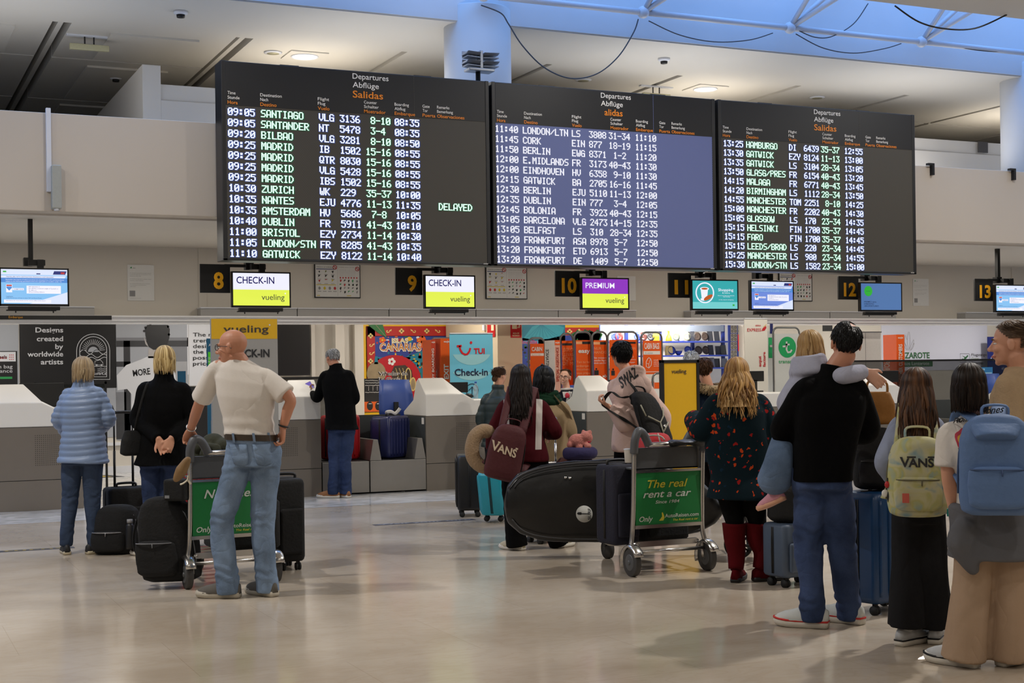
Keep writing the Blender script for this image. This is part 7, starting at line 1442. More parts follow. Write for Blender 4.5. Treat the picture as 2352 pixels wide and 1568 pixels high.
# ================================================================== trolleys, luggage and bags
RUB = M('rubber_grey', (60, 58, 56), .7); RUBK = M('rubber_black', (20, 20, 20), .7); GRIP = M('grip_grey', (84, 86, 90), .45); CGR = M('ad_green', (22, 120, 58), .45, var=.03); AYL = M('ad_yellow', (210, 200, 60), .5, var=0); AWH = M('ad_white', (214, 220, 212), .5, var=0); PLATE = M('plate_grey', (92, 94, 96), .4, .3)
def trolley(loc, az, label, lines):
    t = thing('luggage_trolley', label, 'trolley', (loc[0], loc[1], 0), 'airport luggage trolleys')
    def B(): return MB().rot(V(loc[0], loc[1], 0), az)
    for q in (-1, 1):
        x = q*.315; b = B(); R = []
        b.cyl((x-.022, 0, .1), (x+.022, 0, .1), .1, 28, 0); b.cyl((x-.026, 0, .1), (x+.026, 0, .1), .06, 20, 1); b.cyl((x-.034, 0, .1), (x+.034, 0, .1), .018, 12, 1); w = b.build('wheel', [RUB, PLATE], t, bevel=.006)
        b = B(); A = np.linspace(-.35, math.pi*.86, 12)
        b.loft([[V(x+s_*.036, r_*math.cos(a), .1+r_*math.sin(a)) for s_, r_ in ((-1, .108), (-1, .122), (-.5, .132), (.5, .132), (1, .122), (1, .108))] for a in A], 0, True); b.cyl((x-q*.034, 0, .1), (x-q*.034, .02, .215), .014, 8); b.build('fender', CHROME, t)
        b = B(); b.tube(spline([V(x, .02, .2), V(q*.295, .03, .30), V(q*.288, .02, .5), V(q*.288, .0, .92)], 5), .018, 10); b.build('upright', CHROME, t)
        b = B(); b.tube(spline([V(q*.288, 0, .88), V(q*.288, -.015, .97), V(q*.258, -.01, 1.035), V(q*.208, .01, 1.02), V(q*.17, .02, .965), V(q*.155, .02, .93)], 5), .030, 14); b.build('grip', GRIP, t)
    b = B(); b.cyl((-.16, .02, .935), (.16, .02, .935), .018, 12); b.build('brake_bar', CHROME, t)
    b = B(); b.box(-.265, .265, .03, .05, .755, .915); b.box(-.265, .265, .03, .26, .755, .77); b.build('basket_plate', PLATE, t, bevel=.004)
    b = B(); b.box(-.272, .272, .012, .028, .36, .735, 0); b.build('ad_panel', [CGR], t, bevel=.002); b = B(); b.box(-.28, .28, .004, .03, .335, .36); b.box(-.28, .28, .004, .03, .735, .752); b.build('panel_rail', CHROME, t)
    b = B()
    for s_, x, z, cap, w, m, sh in lines: b.text(s_, (x*1.12, .009, z), X_, Z_, cap, w*1.12, m, .012, sh)
    b.add([V(-.06+.026*u, .0095, .415+.03*v) for u, v in ((-.9, -1), (.5, -1), (.9, -.3), (.55, .6), (.3, 1), (0, .9), (.1, 0), (-.4, -.5))], [tuple(range(8))], 1)
    b.build('ad_print', [AWH, AYL], t)
    b = B(); b.box(-.25, .25, .03, .06, .2, .24)
    for q in (-1, 1): b.tube([V(q*.25, .03, .22), V(q*.2, .55, .17), V(q*.08, .95, .16)], .016, 8)
    for y in (.2, .38, .56, .74): b.box(-.22+.08*y, .22-.08*y, y, y+.05, .175, .195)
    b.build('platform', CHROME, t); b = B(); b.cyl((-.28, .0, .17), (.28, .0, .17), .013, 10); b.build('axle', CHROME, t)
    b = B(); b.cyl((-.02, .95, .075), (.02, .95, .075), .075, 20); b.box(-.03, .03, .93, .97, .1, .18); b.build('front_wheel', RUB, t)
    return t
base_lines = [('Only', -.22, .385, .036, .10, 0, .25), ('AutoReisen.com', -.03, .405, .026, .255, 0, .0), ('The Real rent a car', .03, .378, .015, .19, 1, .25)]
trolley(((5.01+5.62)/2-.0, 8.9), 0., 'luggage trolley with green board reading The real rent a car', [('The real', -.155, .625, .055, .30, 1, .3), ('rent a car', -.19, .555, .05, .36, 0, .3), ('Since 1984', -.1, .51, .022, .18, 0, .25)]+base_lines)
trolley((2.36, 9.93), 0.03, 'luggage trolley the bald man leans on, green board starting with No', [('No excess', -.17, .62, .058, .36, 0, .3)]+base_lines)
def casters(b, pts, r=.028):
    for p in pts:
        p = np.asarray(p, float)
        for q in (-1, 1): b.cyl(p+V(q*.012-.008, 0, -0), p+V(q*.012+.008, 0, 0), r, 14)
        b.box(p[0]-.012, p[0]+.012, p[1]-.012, p[1]+.012, p[2], p[2]+r+.014)
def suitcase(loc, az, w, d, h, label, mat, ribs=6, tele=0., handle_mat=BLACKP, tilt=0., wheels=True, z0=0., name='suitcase', trim=None, soft=False):
    t = thing(name, label, 'suitcase', (loc[0], loc[1], z0), 'suitcases and bags of the passengers')
    r = .028; zb = 2*r+.012 if wheels else .005
    X = np.eye(4); c, s = math.cos(az), math.sin(az); Rz = np.array([[c, -s, 0], [s, c, 0], [0, 0, 1]]); ct, st = math.cos(tilt), math.sin(tilt); Ry = np.array([[ct, 0, st], [0, 1, 0], [-st, 0, ct]])
    X[:3, :3] = Rz@Ry; X[:3, 3] = (loc[0], loc[1], z0)
    def B(): b = MB(); b.X = X; return b
    b = B(); rc = min(w, d)*.16; prof = [(0, .86), (.02*h, .95), (.06*h, 1), (.94*h, 1), (.98*h, .95), (h, .86)]
    out = rrect(w, d, rc, 5); b.loft([[V(x*k, y*k, zb+z) for x, y in out] for z, k in prof], 0, True); o = b.build('shell', mat, t)
    b = B()
    if ribs and not soft:
        for i in range(ribs):
            x = -w/2+w*(i+.5)/ribs+0
            for q in (-1, 1): b.tube([V(x, q*(d/2-.002), zb+.07*h), V(x, q*(d/2+.002), zb+.12*h), V(x, q*(d/2+.002), zb+.88*h), V(x, q*(d/2-.002), zb+.93*h)], .011, 6)
        b.build('rib', mat, t)
    elif soft:
        b.loft([[V(x*.8, -d/2-.03*k2+y*.0, zb+h*.1+z) for x, z in [(-w/2, 0), (w/2, 0), (w/2, h*.55), (-w/2, h*.55)]] for k2, y in ((0, 0), (1, 0))], 0, False); b.build('front_pocket', mat, t, bevel=.015)
    b = B(); b.loft([[V(x*1.006, y*1.006+.0, zb+z) for x, y in out] for z in ()], 0) if False else None
    for q in (-.007, .007): b.tube([V(0+q*0+x, q, z) for x, z in [(-w/2-.001, zb+.07*h), (-w/2-.003, zb+.5*h), (-w/2-.001, zb+.93*h), (-w/2+.05, zb+h+.0), (w/2-.05, zb+h+.0), (w/2+.001, zb+.93*h), (w/2+.003, zb+.5*h), (w/2+.001, zb+.07*h)]], .005, 6)
    b.build('zip_seam', trim or BLACKP, t)
    b = B(); b.tube(spline([V(-.08, 0, zb+h-.004), V(-.07, 0, zb+h+.03), V(.07, 0, zb+h+.03), V(.08, 0, zb+h-.004)], 4), .011, 8); b.tube(spline([V(w/2, 0, zb+h*.38), V(w/2+.03, 0, zb+h*.41), V(w/2+.03, 0, zb+h*.59), V(w/2, 0, zb+h*.62)], 4), .010, 8); b.build('carry_handle', handle_mat if tele else BLACKP, t)
    if wheels:
        for sx in (-1, 1):
            for sy in (-1, 1): b = B(); casters(b, [(sx*(w/2-.05), sy*(d/2-.05), r)], r); b.build('caster', RUBK, t)
    if tele:
        b = B()
        for q in (-1, 1): b.tube([V(q*w*.22, d*.3, zb+h-.01), V(q*w*.22, d*.3, zb+h+tele*.5)], .011, 8); b.tube([V(q*w*.22, d*.3, zb+h+tele*.5), V(q*w*.22, d*.3, zb+h+tele)], .008, 8)
        b.tube(spline([V(-w*.24, d*.3, zb+h+tele), V(-w*.18, d*.3, zb+h+tele+.02), V(w*.18, d*.3, zb+h+tele+.02), V(w*.24, d*.3, zb+h+tele)], 4), .014, 10); b.build('telescopic_handle', handle_mat, t)
    return t
NAVC = M('case_navy', (34, 40, 84), .3, var=.05); REDC = M('case_red', (168, 22, 30), .35, var=.06); BLKCS = M('case_black', (13, 13, 14), .42, var=.06); TURQ = M('case_turquoise', (22, 150, 170), .35, var=.05); BLUC = M('case_blue', (24, 62, 104), .35, var=.06); GBC = M('case_grey_blue', (70, 84, 104), .5, var=.06); NVF = M('case_navy_fabric', (18, 18, 36), .8, var=.12, bump=.2, scale=60); BKF = M('bag_black_fabric', (11, 11, 12), .85, var=.15, bump=.25, scale=50)
suitcase((6.07, 16.98), .62, .46, .30, .52, 'ribbed navy suitcase standing on the conveyor in front of the blue chair', NAVC, 7, wheels=False, z0=.408)
b = MB(); b.loft([[V(6.0+.02*i, 16.9, 1.0+.03*math.sin(i)) + V(0, .04*q, 0) for q in (0, 1)]+[V(6.0+.02*i, 16.9, 1.003+.03*math.sin(i))+V(0, .04*q, 0) for q in (1, 0)] for i in range(5)], 0, True) if False else b.tube(spline([V(6.02, 16.93, .955), V(6.0, 16.9, .985), V(6.06, 16.9, .99), V(6.12, 16.93, .965), V(6.16, 16.94, .99), V(6.19, 16.93, 1.03)], 4), .022, 6, flat=.15); tag(b.build('luggage_tag', PWh, origin=(6.05, 16.9, .95)), 'white paper luggage tag on the ribbed navy suitcase', 'luggage tag')
suitcase((5.42, 17.0), .3, .44, .28, .55, 'red suitcase on the conveyor behind the grey-haired man', REDC, 6, wheels=False, z0=.408)
suitcase((5.68, 13.5), 1.2, .40, .26, .56, 'black hard suitcase standing on casters left of the maroon backpack', BLKCS, 5)
suitcase((5.70, 12.85), .9, .34, .24, .44, 'turquoise suitcase on casters leaning by the maroon backpack', TURQ, 4, tilt=-.30, z0=.05)
suitcase((5.42, 11.05), .1, .44, .27, .58, 'dark suitcase with silver telescopic handle behind the board bag', BLKCS, 5, tele=.40, handle_mat=CHROME)
suitcase((5.60, 6.92), .25, .42, .27, .66, 'tall blue hard suitcase right behind the father in the black jacket', BLUC, 5)
suitcase((5.75, 8.02), .1, .34, .24, .36, 'small grey blue suitcase between the legs of the father', GBC, 0, soft=True)
suitcase((2.62, 12.35), .2, .42, .26, .62, 'red suitcase standing behind the blonde woman in black', REDC, 6, trim=BLKCS)
suitcase((2.07, 12.55), .1, .36, .24, .46, 'black cabin trolley bag with raised telescopic handle, left of the blonde woman', BKF, 0, tele=.62, soft=True)
suitcase((5.05, 9.2), .05, .22, .28, .58, 'dark navy suitcase upright on the left side of the trolley', NVF, 0, wheels=False, z0=.2, soft=True)
suitcase((5.42, 9.36), 0, .42, .50, .32, 'black suitcase lying low on the trolley under the green board', BKF, 0, wheels=False, z0=.2, soft=True)
suitcase((2.55, 10.42), .05, .46, .52, .36, 'black suitcase lying on the trolley behind the bald man', BKF, 0, wheels=False, z0=.2, soft=True)
suitcase((2.93, 10.6), .0, .22, .36, .62, 'upright black wheeled bag at the right side of the bald man', BKF, 0, soft=True)
def bag_ring(c, u, n, w, d, e=2.6): return sell(c, u, n, w/2, d/2, 24, e)
def softbag(c, ax, ay, az_, prof, mat, voxel=.012, fold=.006, freq=14, seed=0, parent=None, name='bag_body', matfn=None, more=None, e=2.6):
    b = MB(); c = np.asarray(c, float); b.loft([bag_ring(c+az_*z+ay*o, ax, ay, w, d, e) for z, w, d, o in prof])
    if more: more(b)
    me = remesh(b, voxel, 4, name); folds(me, fold, freq, seed); return put(me, name, mat, parent, matfn)
def backpack(label, c, ax, out, up, w, d, h, mat, pocket=True, shoulders=(), strap_mat=None, mats=None, matfn=None, seed=0, trim=None, name='backpack', group='backpacks of the passengers', strap_w=.032):
    ax, out, up = nrm(ax), nrm(out), nrm(up); t = thing(name, label, 'backpack', c, group)
    prof = [(-h*.52, w*.7, d*.6, 0), (-h*.48, w*.93, d*.92, 0), (-h*.35, w, d, 0), (0, w*.98, d*.98, 0), (h*.25, w*.93, d*.9, 0), (h*.40, w*.80, d*.76, 0), (h*.48, w*.58, d*.55, 0), (h*.51, w*.3, d*.3, 0)]
    softbag(c, ax, out, up, prof, mats or mat, .010, .005, 13, seed, t, 'bag_body', matfn)
    if pocket:
        b = MB(); pc = c+out*d*.5-up*h*.20; b.loft([bag_ring(pc+up*z, ax, out, w*k, d*.34*k2) for z, k, k2 in ((-h*.24, .55, .5), (-h*.20, .74, .9), (0, .78, 1), (h*.15, .74, .85), (h*.19, .5, .4))]); me = remesh(b, .009, 4); folds(me, .003, 16, seed+1); put(me, 'front_pocket', mats or mat, t, matfn)
        b = MB(); q = pc+up*h*.16; b.tube([q+ax*w*.34*math.sin(a)+out*d*.20*math.cos(a) for a in np.linspace(-1.4, 1.4, 15)], .004, 6); b.tube([q+out*d*.2+ax*.02, q+out*d*.21+ax*.02-up*.03], .004, 6); b.build('zip', trim or BLACKP, t)
    b = MB(); b.tube([c+up*h*f_+ax*w*.5*k*math.sin(a)*1.0+out*d*.40*k*math.cos(a) for f_, k, a in [(-.30+.0*1, 1.01, -1.45), (-.1, 1.01, -1.42), (.12, .97, -1.35), (.30, .90, -1.2), (.41, .72, -.9), (.45, .6, 0), (.41, .72, .9), (.30, .90, 1.2), (.12, .97, 1.35), (-.1, 1.01, 1.42), (-.3, 1.01, 1.45)]], .005, 6); b.build('zip', trim or BLACKP, t)
    q = c+up*h*.49-out*d*.15; b = MB()
    if shoulders: b.tube(spline([q-ax*.06, q-ax*.05+up*.05, q+ax*.05+up*.05, q+ax*.06], 4), .010, 8, flat=.5); 
    if shoulders: b.build('top_loop', strap_mat or mat, t)
    for pts in shoulders:
        b = MB(); P_ = spline(pts, 5); b.tube(P_, strap_w, 8, ref=ax, flat=.22); b.build('strap', strap_mat or mat, t)
    return t
def strap_for(P, c, w, d, h, out, up, ax, q, top_dx=.3, low=True):
    sh = P.j['s'+q]; s_ = sh*.62+P.neck*.38+Z_*.03; front = -out
    sg = 1 if (sh-c)@ax > 0 else -1
    pts = [c+up*h*.38+ax*sg*w*.28-out*d*.42, s_-front*.06+Z_*.06, s_+front*.02+Z_*.075, s_+front*.12+Z_*.0, s_+front*.17-Z_*.14, sh*.5+P.sc*.5+ax*sg*.06+front*.15-Z_*.28, c-up*h*.30+ax*sg*w*.5-out*d*.3]
    return pts
# maroon backpack with cream lettering
P = P_MAR; up = nrm(Z_+P.rv*-.12); c = onD(1163, 1038, 11.79-.30); MRB = M('bag_maroon', (74, 20, 26), .7, var=.08, bump=.15, scale=40); CRM = M('print_cream', (206, 186, 160), .6, var=0)
ax = nrm(P.rv*.92+P.fv*.2-Z_*.22); out = nrm(-P.fv+P.rv*-.1); up = nrm(np.cross(out, ax)); up = up if up[2] > 0 else -up
t = backpack('maroon backpack with slanted cream letters VANS on the young woman', c, ax, out, up, .31, .16, .44, MRB, False, [strap_for(P, c, .31, .16, .44, out, up, ax, q) for q in 'lr'], MRB, seed=3)
def print_on(t, s, c, xd, yd, cap, w, mat, bar=False, bold=.03, shear=.0):
    tg = [o for o in t.children if o.name.startswith('bag_body')][0]; nd = np.cross(nrm(yd), nrm(xd))
    b = MB(); b.text(s, c, xd, yd, cap, w, 0, bold, shear)
    if bar: xd, yd = nrm(xd), nrm(yd); b.add([c+xd*w*.20+yd*cap*1.08, c+xd*w*1.02+yd*cap*1.08, c+xd*w*1.02+yd*cap*1.28, c+xd*w*.20+yd*cap*1.28], [(0, 1, 2, 3)], 0); b.add([c+xd*-.02*w+yd*cap*1.2, c+xd*.06*w+yd*cap*1.2, c+xd*.16*w, c+xd*.12*w], [(0, 1, 2, 3)], 0)
    drape(b, tg, nd if nd@FWD > 0 else -nd, .004); b.build('lettering', [mat], t)
print_on(t, 'VANS', c+out*.124-ax*.105+up*.005, nrm(ax-up*.14), up, .062, .215, CRM, True)
FURB = M('plush_beige', (150, 126, 98), .9, var=.12, bump=.5, scale=70)
b = MB(); q = onD(1112, 1030, 11.6); b.tube([q+P.rv*(.10*math.cos(a)-.0)+Z_*.145*math.sin(a)+P.fv*.02*math.cos(a) for a in np.linspace(.9, 5.2, 18)], [.045]+[.06]*16+[.045], 14); b.build
me = remesh(b, .01, 3); folds(me, .003, 40, 2); tt = thing('neck_pillow', 'beige plush neck pillow hung on the maroon backpack', 'pillow', q); put(me, 'cushion', FURB, tt)
# boy backpack with grey trim
P = P_BOY; out = nrm(-P.fv*.75+P.rv*.66); ax = nrm(P.rv*.75+P.fv*.66-Z_*.12); up = nrm(Z_+P.rv*-.32); c = onD(1495, 958, 12.4-.24); GTR = M('trim_grey', (150, 146, 128), .6)
t = backpack('black backpack with grey trim lines slung on the boy in pink', c, ax, out, up, .30, .17, .45, BKF, False, [[c+up*.16-ax*.1-out*.08, onD(1462, 900, 12.4-.17), onD(1450, 882, 12.4-.15), onD(1448, 870, 12.4-.05), onD(1462, 880, 12.4+.14)], [c+up*.10-ax*.13-out*.04, onD(1450, 912, 12.4-.22), onD(1425, 912, 12.4-.24), onD(1405, 900, 12.4-.22), onD(1392, 910, 12.4-.20), onD(1386, 922, 12.4-.18), onD(1390, 934, 12.4-.17), onD(1420, 955, 12.4-.24), onD(1448, 972, 12.4-.22), c-up*.14-ax*.14-out*.03]], BKF, seed=5, strap_w=.022)
b = MB(); f = lambda u, v, o=.09: c+ax*u+up*v+out*o; b.tube([f(-.11, .0, .085), f(.0, -.045, .098), f(.07, .02, .09), f(.12, .10, .07)], .007, 6); b.tube([f(0, -.045, .098), f(.0, -.2, .09)], .006, 6); b.tube([f(.0, -.13, .096), f(.12, -.03, .078)], .007, 6); b.tube([f(-.13, .1, .06), f(-.12, .0, .07)], .006, 6); b.build('trim_lines', GTR, t)
b = MB(); b.add([f(.02, -.07, .1), f(.05, -.055, .1), f(.045, -.085, .1)], [(0, 1, 2)]); b.build('small_logo', [PWh], t)
# tie-dye backpack
def tiedye():
    m = bpy.data.materials.new('bag_tie_dye'); m.use_nodes = True; nt = m.node_tree; N = nt.nodes; b = N['Principled BSDF']; tc = N.new('ShaderNodeTexCoord'); no = N.new('ShaderNodeTexNoise'); no.inputs['Scale'].default_value = 9; no.inputs['Detail'].default_value = 2; no.inputs['Distortion'].default_value = .8; nt.links.new(tc.outputs['Object'], no.inputs['Vector'])
    r = N.new('ShaderNodeValToRGB'); e = r.color_ramp.elements; e[0].position = .3; e[0].color = (*lin((120, 150, 158)), 1); e[1].position = .75; e[1].color = (*lin((160, 150, 96)), 1)
    for p_, cc in ((.42, (182, 180, 148)), (.5, (186, 182, 138)), (.58, (176, 172, 110)), (.66, (150, 166, 150))): k = e.new(p_); k.color = (*lin(cc), 1)
    nt.links.new(no.outputs['Fac'], r.inputs[0]); nt.links.new(r.outputs[0], b.inputs['Base Color']); b.inputs['Roughness'].default_value = .8; return m
TD = tiedye(); P = P_VAN; out = -P.fv; ax = P.rv; up = nrm(Z_+P.fv*.05); c = onD(2108, 1092, 7.55-.22)
t = backpack('pale tie-dye backpack with dark letters VANS on the long-haired girl', c, ax, out, up, .315, .15, .40, TD, True, [strap_for(P, c, .315, .15, .40, out, up, ax, q) for q in 'lr'], TD, seed=7, trim=M('trim_olive', (96, 92, 66), .6))
print_on(t, 'VANS', c+out*.078-ax*.085+up*.05, ax, up, .042, .165, INKK, True)
b = MB(); q = c-ax*.152+out*.03-up*.01; b.tube([q, q-Z_*.05], .004, 6, 1); b.ell(q-Z_*.035, .014, .014, .018, mat=0); b.ell(q-Z_*.08-ax*.012, .02, .012, .02, mat=2); b.ell(q-Z_*.10+ax*.01, .014, .01, .035, mat=1); o = b.build('key_charm', [M('charm_red', (180, 30, 36), .4), BLACKP, PWh], t)
b = MB(); b.obox(c+out*.128-ax*.06-up*.105, ax*.017, out*.002, up*.024); b.build('tag_patch', M('patch_coral', (196, 90, 74), .6), t)
# blue backpack
SBL = M('bag_sky_blue', (86, 114, 158), .7, var=.06, bump=.15, scale=40); P = P_BLU; out = nrm(-P.fv); ax = nrm(P.rv+P.fv*.05); up = nrm(Z_-P.rv*.02); c = onD(2290, 1066, 6.99-.25)
t = backpack('large sky blue backpack worn by the girl in the white T-shirt', c, ax, out, up, .36, .19, .46, SBL, True, [[c+up*.17-ax*.1-out*.08, onD(2258, 978, 6.99-.17), onD(2228, 955, 6.99-.08), onD(2205, 945, 6.99+.03), onD(2195, 985, 6.99+.12), onD(2195, 1060, 6.99+.08), onD(2215, 1110, 6.99-.14)], [c+up*.17+ax*.02-out*.08, onD(2296, 968, 6.99-.15), onD(2292, 942, 6.99-.06), onD(2296, 938, 6.99+.05), onD(2310, 985, 6.99+.14), onD(2330, 1060, 6.99+.08)]], SBL, seed=8, strap_w=.036, trim=M('trim_blue', (58, 80, 120), .6))
b = MB(); b.loft([bag_ring(c+up*(.19-.02*i)+out*(.02+.03*i), ax, nrm(out+up*.5), .25-.02*i, .09, 2.2) for i in range(4)]); me = remesh(b, .01, 4); folds(me, .004, 16, 3); put(me, 'top_flap', SBL, t)
# black backpack and mustard bag on the blue suitcase
ux, uy = P_DAD.rv, P_DAD.fv; p0 = V(5.60, 6.92, 0)
c = V(5.60, 6.92, .735+.19); backpack('black backpack standing on the tall blue suitcase', c, ux, -uy, Z_, .30, .20, .36, BKF, True, (), BKF, seed=9)
t = thing('shoulder_bag', 'mustard brown bag on top of the black backpack beside the father', 'bag', c+Z_*.20, 'suitcases and bags of the passengers'); MUS = M('bag_mustard', (140, 92, 30), .7, var=.08, bump=.15); softbag(c+Z_*.30, ux, uy, Z_, [(-.10, .16, .08, 0), (-.08, .22, .11, 0), (.03, .21, .10, 0), (.10, .15, .06, 0)], MUS, .01, .004, 14, 2, t)
b = MB(); b.tube(spline([c+Z_*.38-ux*.06, c+Z_*.46-ux*.05, c+Z_*.46+ux*.05, c+Z_*.38+ux*.06], 4), .008, 8); b.build('handle', MUS, t)
t = thing('holdall', 'black holdall on the small grey blue suitcase behind the father', 'bag', (5.75, 8.02, .43), 'suitcases and bags of the passengers'); softbag(V(5.75, 8.02, .43+.155), ux, uy, Z_, [(-.15, .26, .18, 0), (-.12, .33, .24, 0), (.06, .32, .23, 0), (.15, .22, .14, 0)], BKF, .012, .005, 12, 4, t)
b = MB(); q = V(5.75, 8.02, .72); b.tube(spline([q-ux*.08, q-ux*.07+Z_*.07, q+ux*.07+Z_*.07, q+ux*.08], 4), .010, 8); b.build('handle', BLACKP, t)
# board bag across the trolley
VINYL = M('bag_black_vinyl', (11, 11, 12), .36, var=.1, bump=.3, scale=7)
D0 = 11.2; tt = thing('board_bag', 'long black padded board bag with a white round sticker lying across the trolley', 'bag', onD(1400, 1200, D0), 'suitcases and bags of the passengers')
top_ = [(1161, 1146), (1168, 1112), (1190, 1086), (1240, 1066), (1320, 1055), (1400, 1053), (1470, 1056), (1540, 1072), (1600, 1100), (1640, 1135), (1662, 1165)]
bot_ = [(1162, 1166), (1170, 1200), (1195, 1226), (1240, 1240), (1320, 1246), (1400, 1246), (1480, 1246), (1550, 1238), (1605, 1222), (1642, 1200), (1660, 1180)]
rings = []; dv = P_DAD.fv
for (a, b_), (c_, d_) in zip(top_, bot_):
    A, B_ = onD(a, b_, D0), onD(c_, d_, D0); m = (A+B_)/2; u = (A-B_)/2; k = max(.03, min(.085, np.linalg.norm(u)*.5)); rings.append(sell(m, nrm(u), nrm(dv), np.linalg.norm(u), k, 26, 2.2))
b = MB(); b.loft(rings); me = remesh(b, .012, 4); folds(me, .012, 11, 6); put(me, 'bag_body', VINYL, tt)
q = lambda x, y, o=.10: onD(x, y, D0-o)
b = MB(); b.tube(spline([onD(x, y+9, D0-.075) for x, y in top_[1:9]], 4), .008, 6); b.build('zip', M('zip_grey', (70, 70, 74), .4, .3), tt)
b = MB(); s0 = q(1342, 1180, .098); n0 = nrm(s0-EYEP)*-1; b.disc(s0, .066, dv, .004, 30, 0); b.obox(s0-dv*.004-P_DAD.rv*.036+Z_*.004, P_DAD.rv*.014, V(0, .0005, 0), Z_*.010, 1); b.obox(s0-dv*.004-P_DAD.rv*.046+Z_*.004, P_DAD.rv*.010, V(0, .0005, 0), Z_*.005, 1); b.obox(s0-dv*.004+P_DAD.rv*.0+Z_*.002, P_DAD.rv*.035, V(0, .0005, 0), Z_*.0035, 1); b.text('SURF', s0-dv*.004+P_DAD.rv*.052-Z_*.045, Z_, -P_DAD.rv, .022, .09, 1, .02); b.build('round_sticker', [M('sticker_white', (190, 190, 184), .6), INKK, INKG], tt)
b = MB()
for kk, oo in ((.80, .088), (.86, .085)):
    loop = [(cxy[0], (cxy[1]+d_[1])/2+(cxy[1]-d_[1])/2*kk) for cxy, d_ in zip(top_[1:9], bot_[1:9])]; b.tube(spline([onD(x+12, y, D0-oo) for x, y in loop], 4), .005, 6)
b.tube(spline([onD(x+6, y-8, D0-.08) for x, y in bot_[1:9]], 4), .006, 6); b.build('piping', M('piping_grey', (46, 46, 48), .5), tt)
b = MB(); b.tube([q(1296, 1096, .1), q(1302, 1097, .1)], .010, 8); b.tube([q(1306, 1097, .1), q(1312, 1098, .1)], .010, 8); b.build('zip_pull', CHROME, tt)
# things on the suitcase behind the board bag
q0 = V(5.42, 11.05, .69); PUR = M('pillow_purple', (40, 34, 78), .85, var=.1, bump=.2); t = thing('neck_pillow', 'purple neck pillow on the dark suitcase behind the board bag', 'pillow', q0+Z_*.02)
b = MB(); cc = onD(1328, 1040, 11.8); b.tube([cc+P_DAD.rv*.115*math.cos(a)+P_DAD.fv*.11*math.sin(a)+Z_*.0 for a in np.linspace(-2.4, 2.4+.0, 20)], .052, 12); me = remesh(b, .01, 3); folds(me, .003, 20, 1); put(me, 'cushion', PUR, t)
t = thing('soft_toy', 'pink plush toy lying on the purple neck pillow', 'toy', cc+Z_*.05); PLU = M('plush_pink', (190, 120, 110), .95, var=.12, bump=.5, scale=80)
b = MB(); r_, f_ = P_DAD.rv, P_DAD.fv; cz = cc+Z_*.10; b.ell(cz, .085, .07, .06, np.array([r_, f_, Z_])); b.ell(cz+r_*.07+Z_*.03, .055, .05, .05); b.ell(cz+r_*.1+Z_*.07, .018, .014, .02); b.ell(cz+r_*.045+Z_*.075, .018, .014, .02)
for a, d_ in ((-.06, -.03), (.02, -.05), (.09, -.04)): b.ell(cz+r_*a+Z_*d_-f_*.05, .028, .03, .028)
me = remesh(b, .007, 3); folds(me, .003, 60, 1); put(me, 'toy_body', PLU, t); b = MB(); b.tube([cz+r_*(.07+.05*math.cos(a))-f_*.03*math.sin(a)-Z_*.005+r_*-.02 for a in np.linspace(0, 6.28, 14)[:-1]], .012, 6, closed=True); b.build('bow', M('bow_red', (170, 26, 60), .7), t)
t = thing('printed_bag', 'patterned red and dark bag under the purple neck pillow', 'bag', q0, 'suitcases and bags of the passengers'); softbag(onD(1322, 1075, 11.8), r_, f_, Z_, [(-.08, .30, .16, 0), (-.05, .36, .2, 0), (.04, .35, .19, 0), (.09, .26, .12, 0)], M('bag_patterned', (90, 52, 46), .8, var=.8, scale=18), .012, .006, 14, 3, t)
# on the right trolley: red backpack, dark jacket, phone
c = onD(1502, 1022, 10.62); t = backpack('red backpack lying on top of the right hand trolley', c, r_, -f_, nrm(Z_*.8+f_*.4), .26, .15, .20, M('bag_red', (170, 24, 32), .7, var=.06, bump=.15), False, (), None, seed=11)
b = MB(); g = lambda u, v: c+r_*u-f_*.075+Z_*v; b.tube([g(-.03, .09), g(-.05, .02), g(-.03, -.06)], .006, 6); b.tube([g(.04, .09), g(.06, .02), g(.04, -.06)], .006, 6); b.tube(spline([g(-.08, .04), g(-.02, .075), g(.06, .07), g(.09, .04)], 3), .007, 6); b.build('trim_lines', M('trim_pale', (180, 170, 160), .6), t)
t = thing('folded_jacket', 'crumpled black jacket lying on the right hand trolley handle', 'jacket', onD(1585, 1015, 10.3)); b = MB(); cc = onD(1588, 1014, 10.32); b.ell(cc, .14, .1, .035); b.ell(cc+r_*.1+Z_*.02, .1, .09, .04); b.ell(cc-r_*.1-Z_*.01, .07, .08, .03); me = remesh(b, .01, 3); folds(me, .014, 22, 5); put(me, 'fabric', M('jacket_black_shiny', (18, 18, 20), .35, bump=.2, scale=14), t)
t = thing('paper_cup', 'small white cup shaped object hung at the left of the right hand trolley', 'cup', onD(1443, 1062, 10.28)); b = MB(); cc = onD(1443, 1062, 10.22); b.lathe(cc, [(.024, 0), (.030, .09), (.032, .092), (.029, .088), (.02, .006)], 18); b.build('cup', PWh, t); b = MB(); b.lathe(cc+Z_*.09, [(.033, 0), (.033, .008), (.02, .012)], 18); b.build('lid', PWt, t)
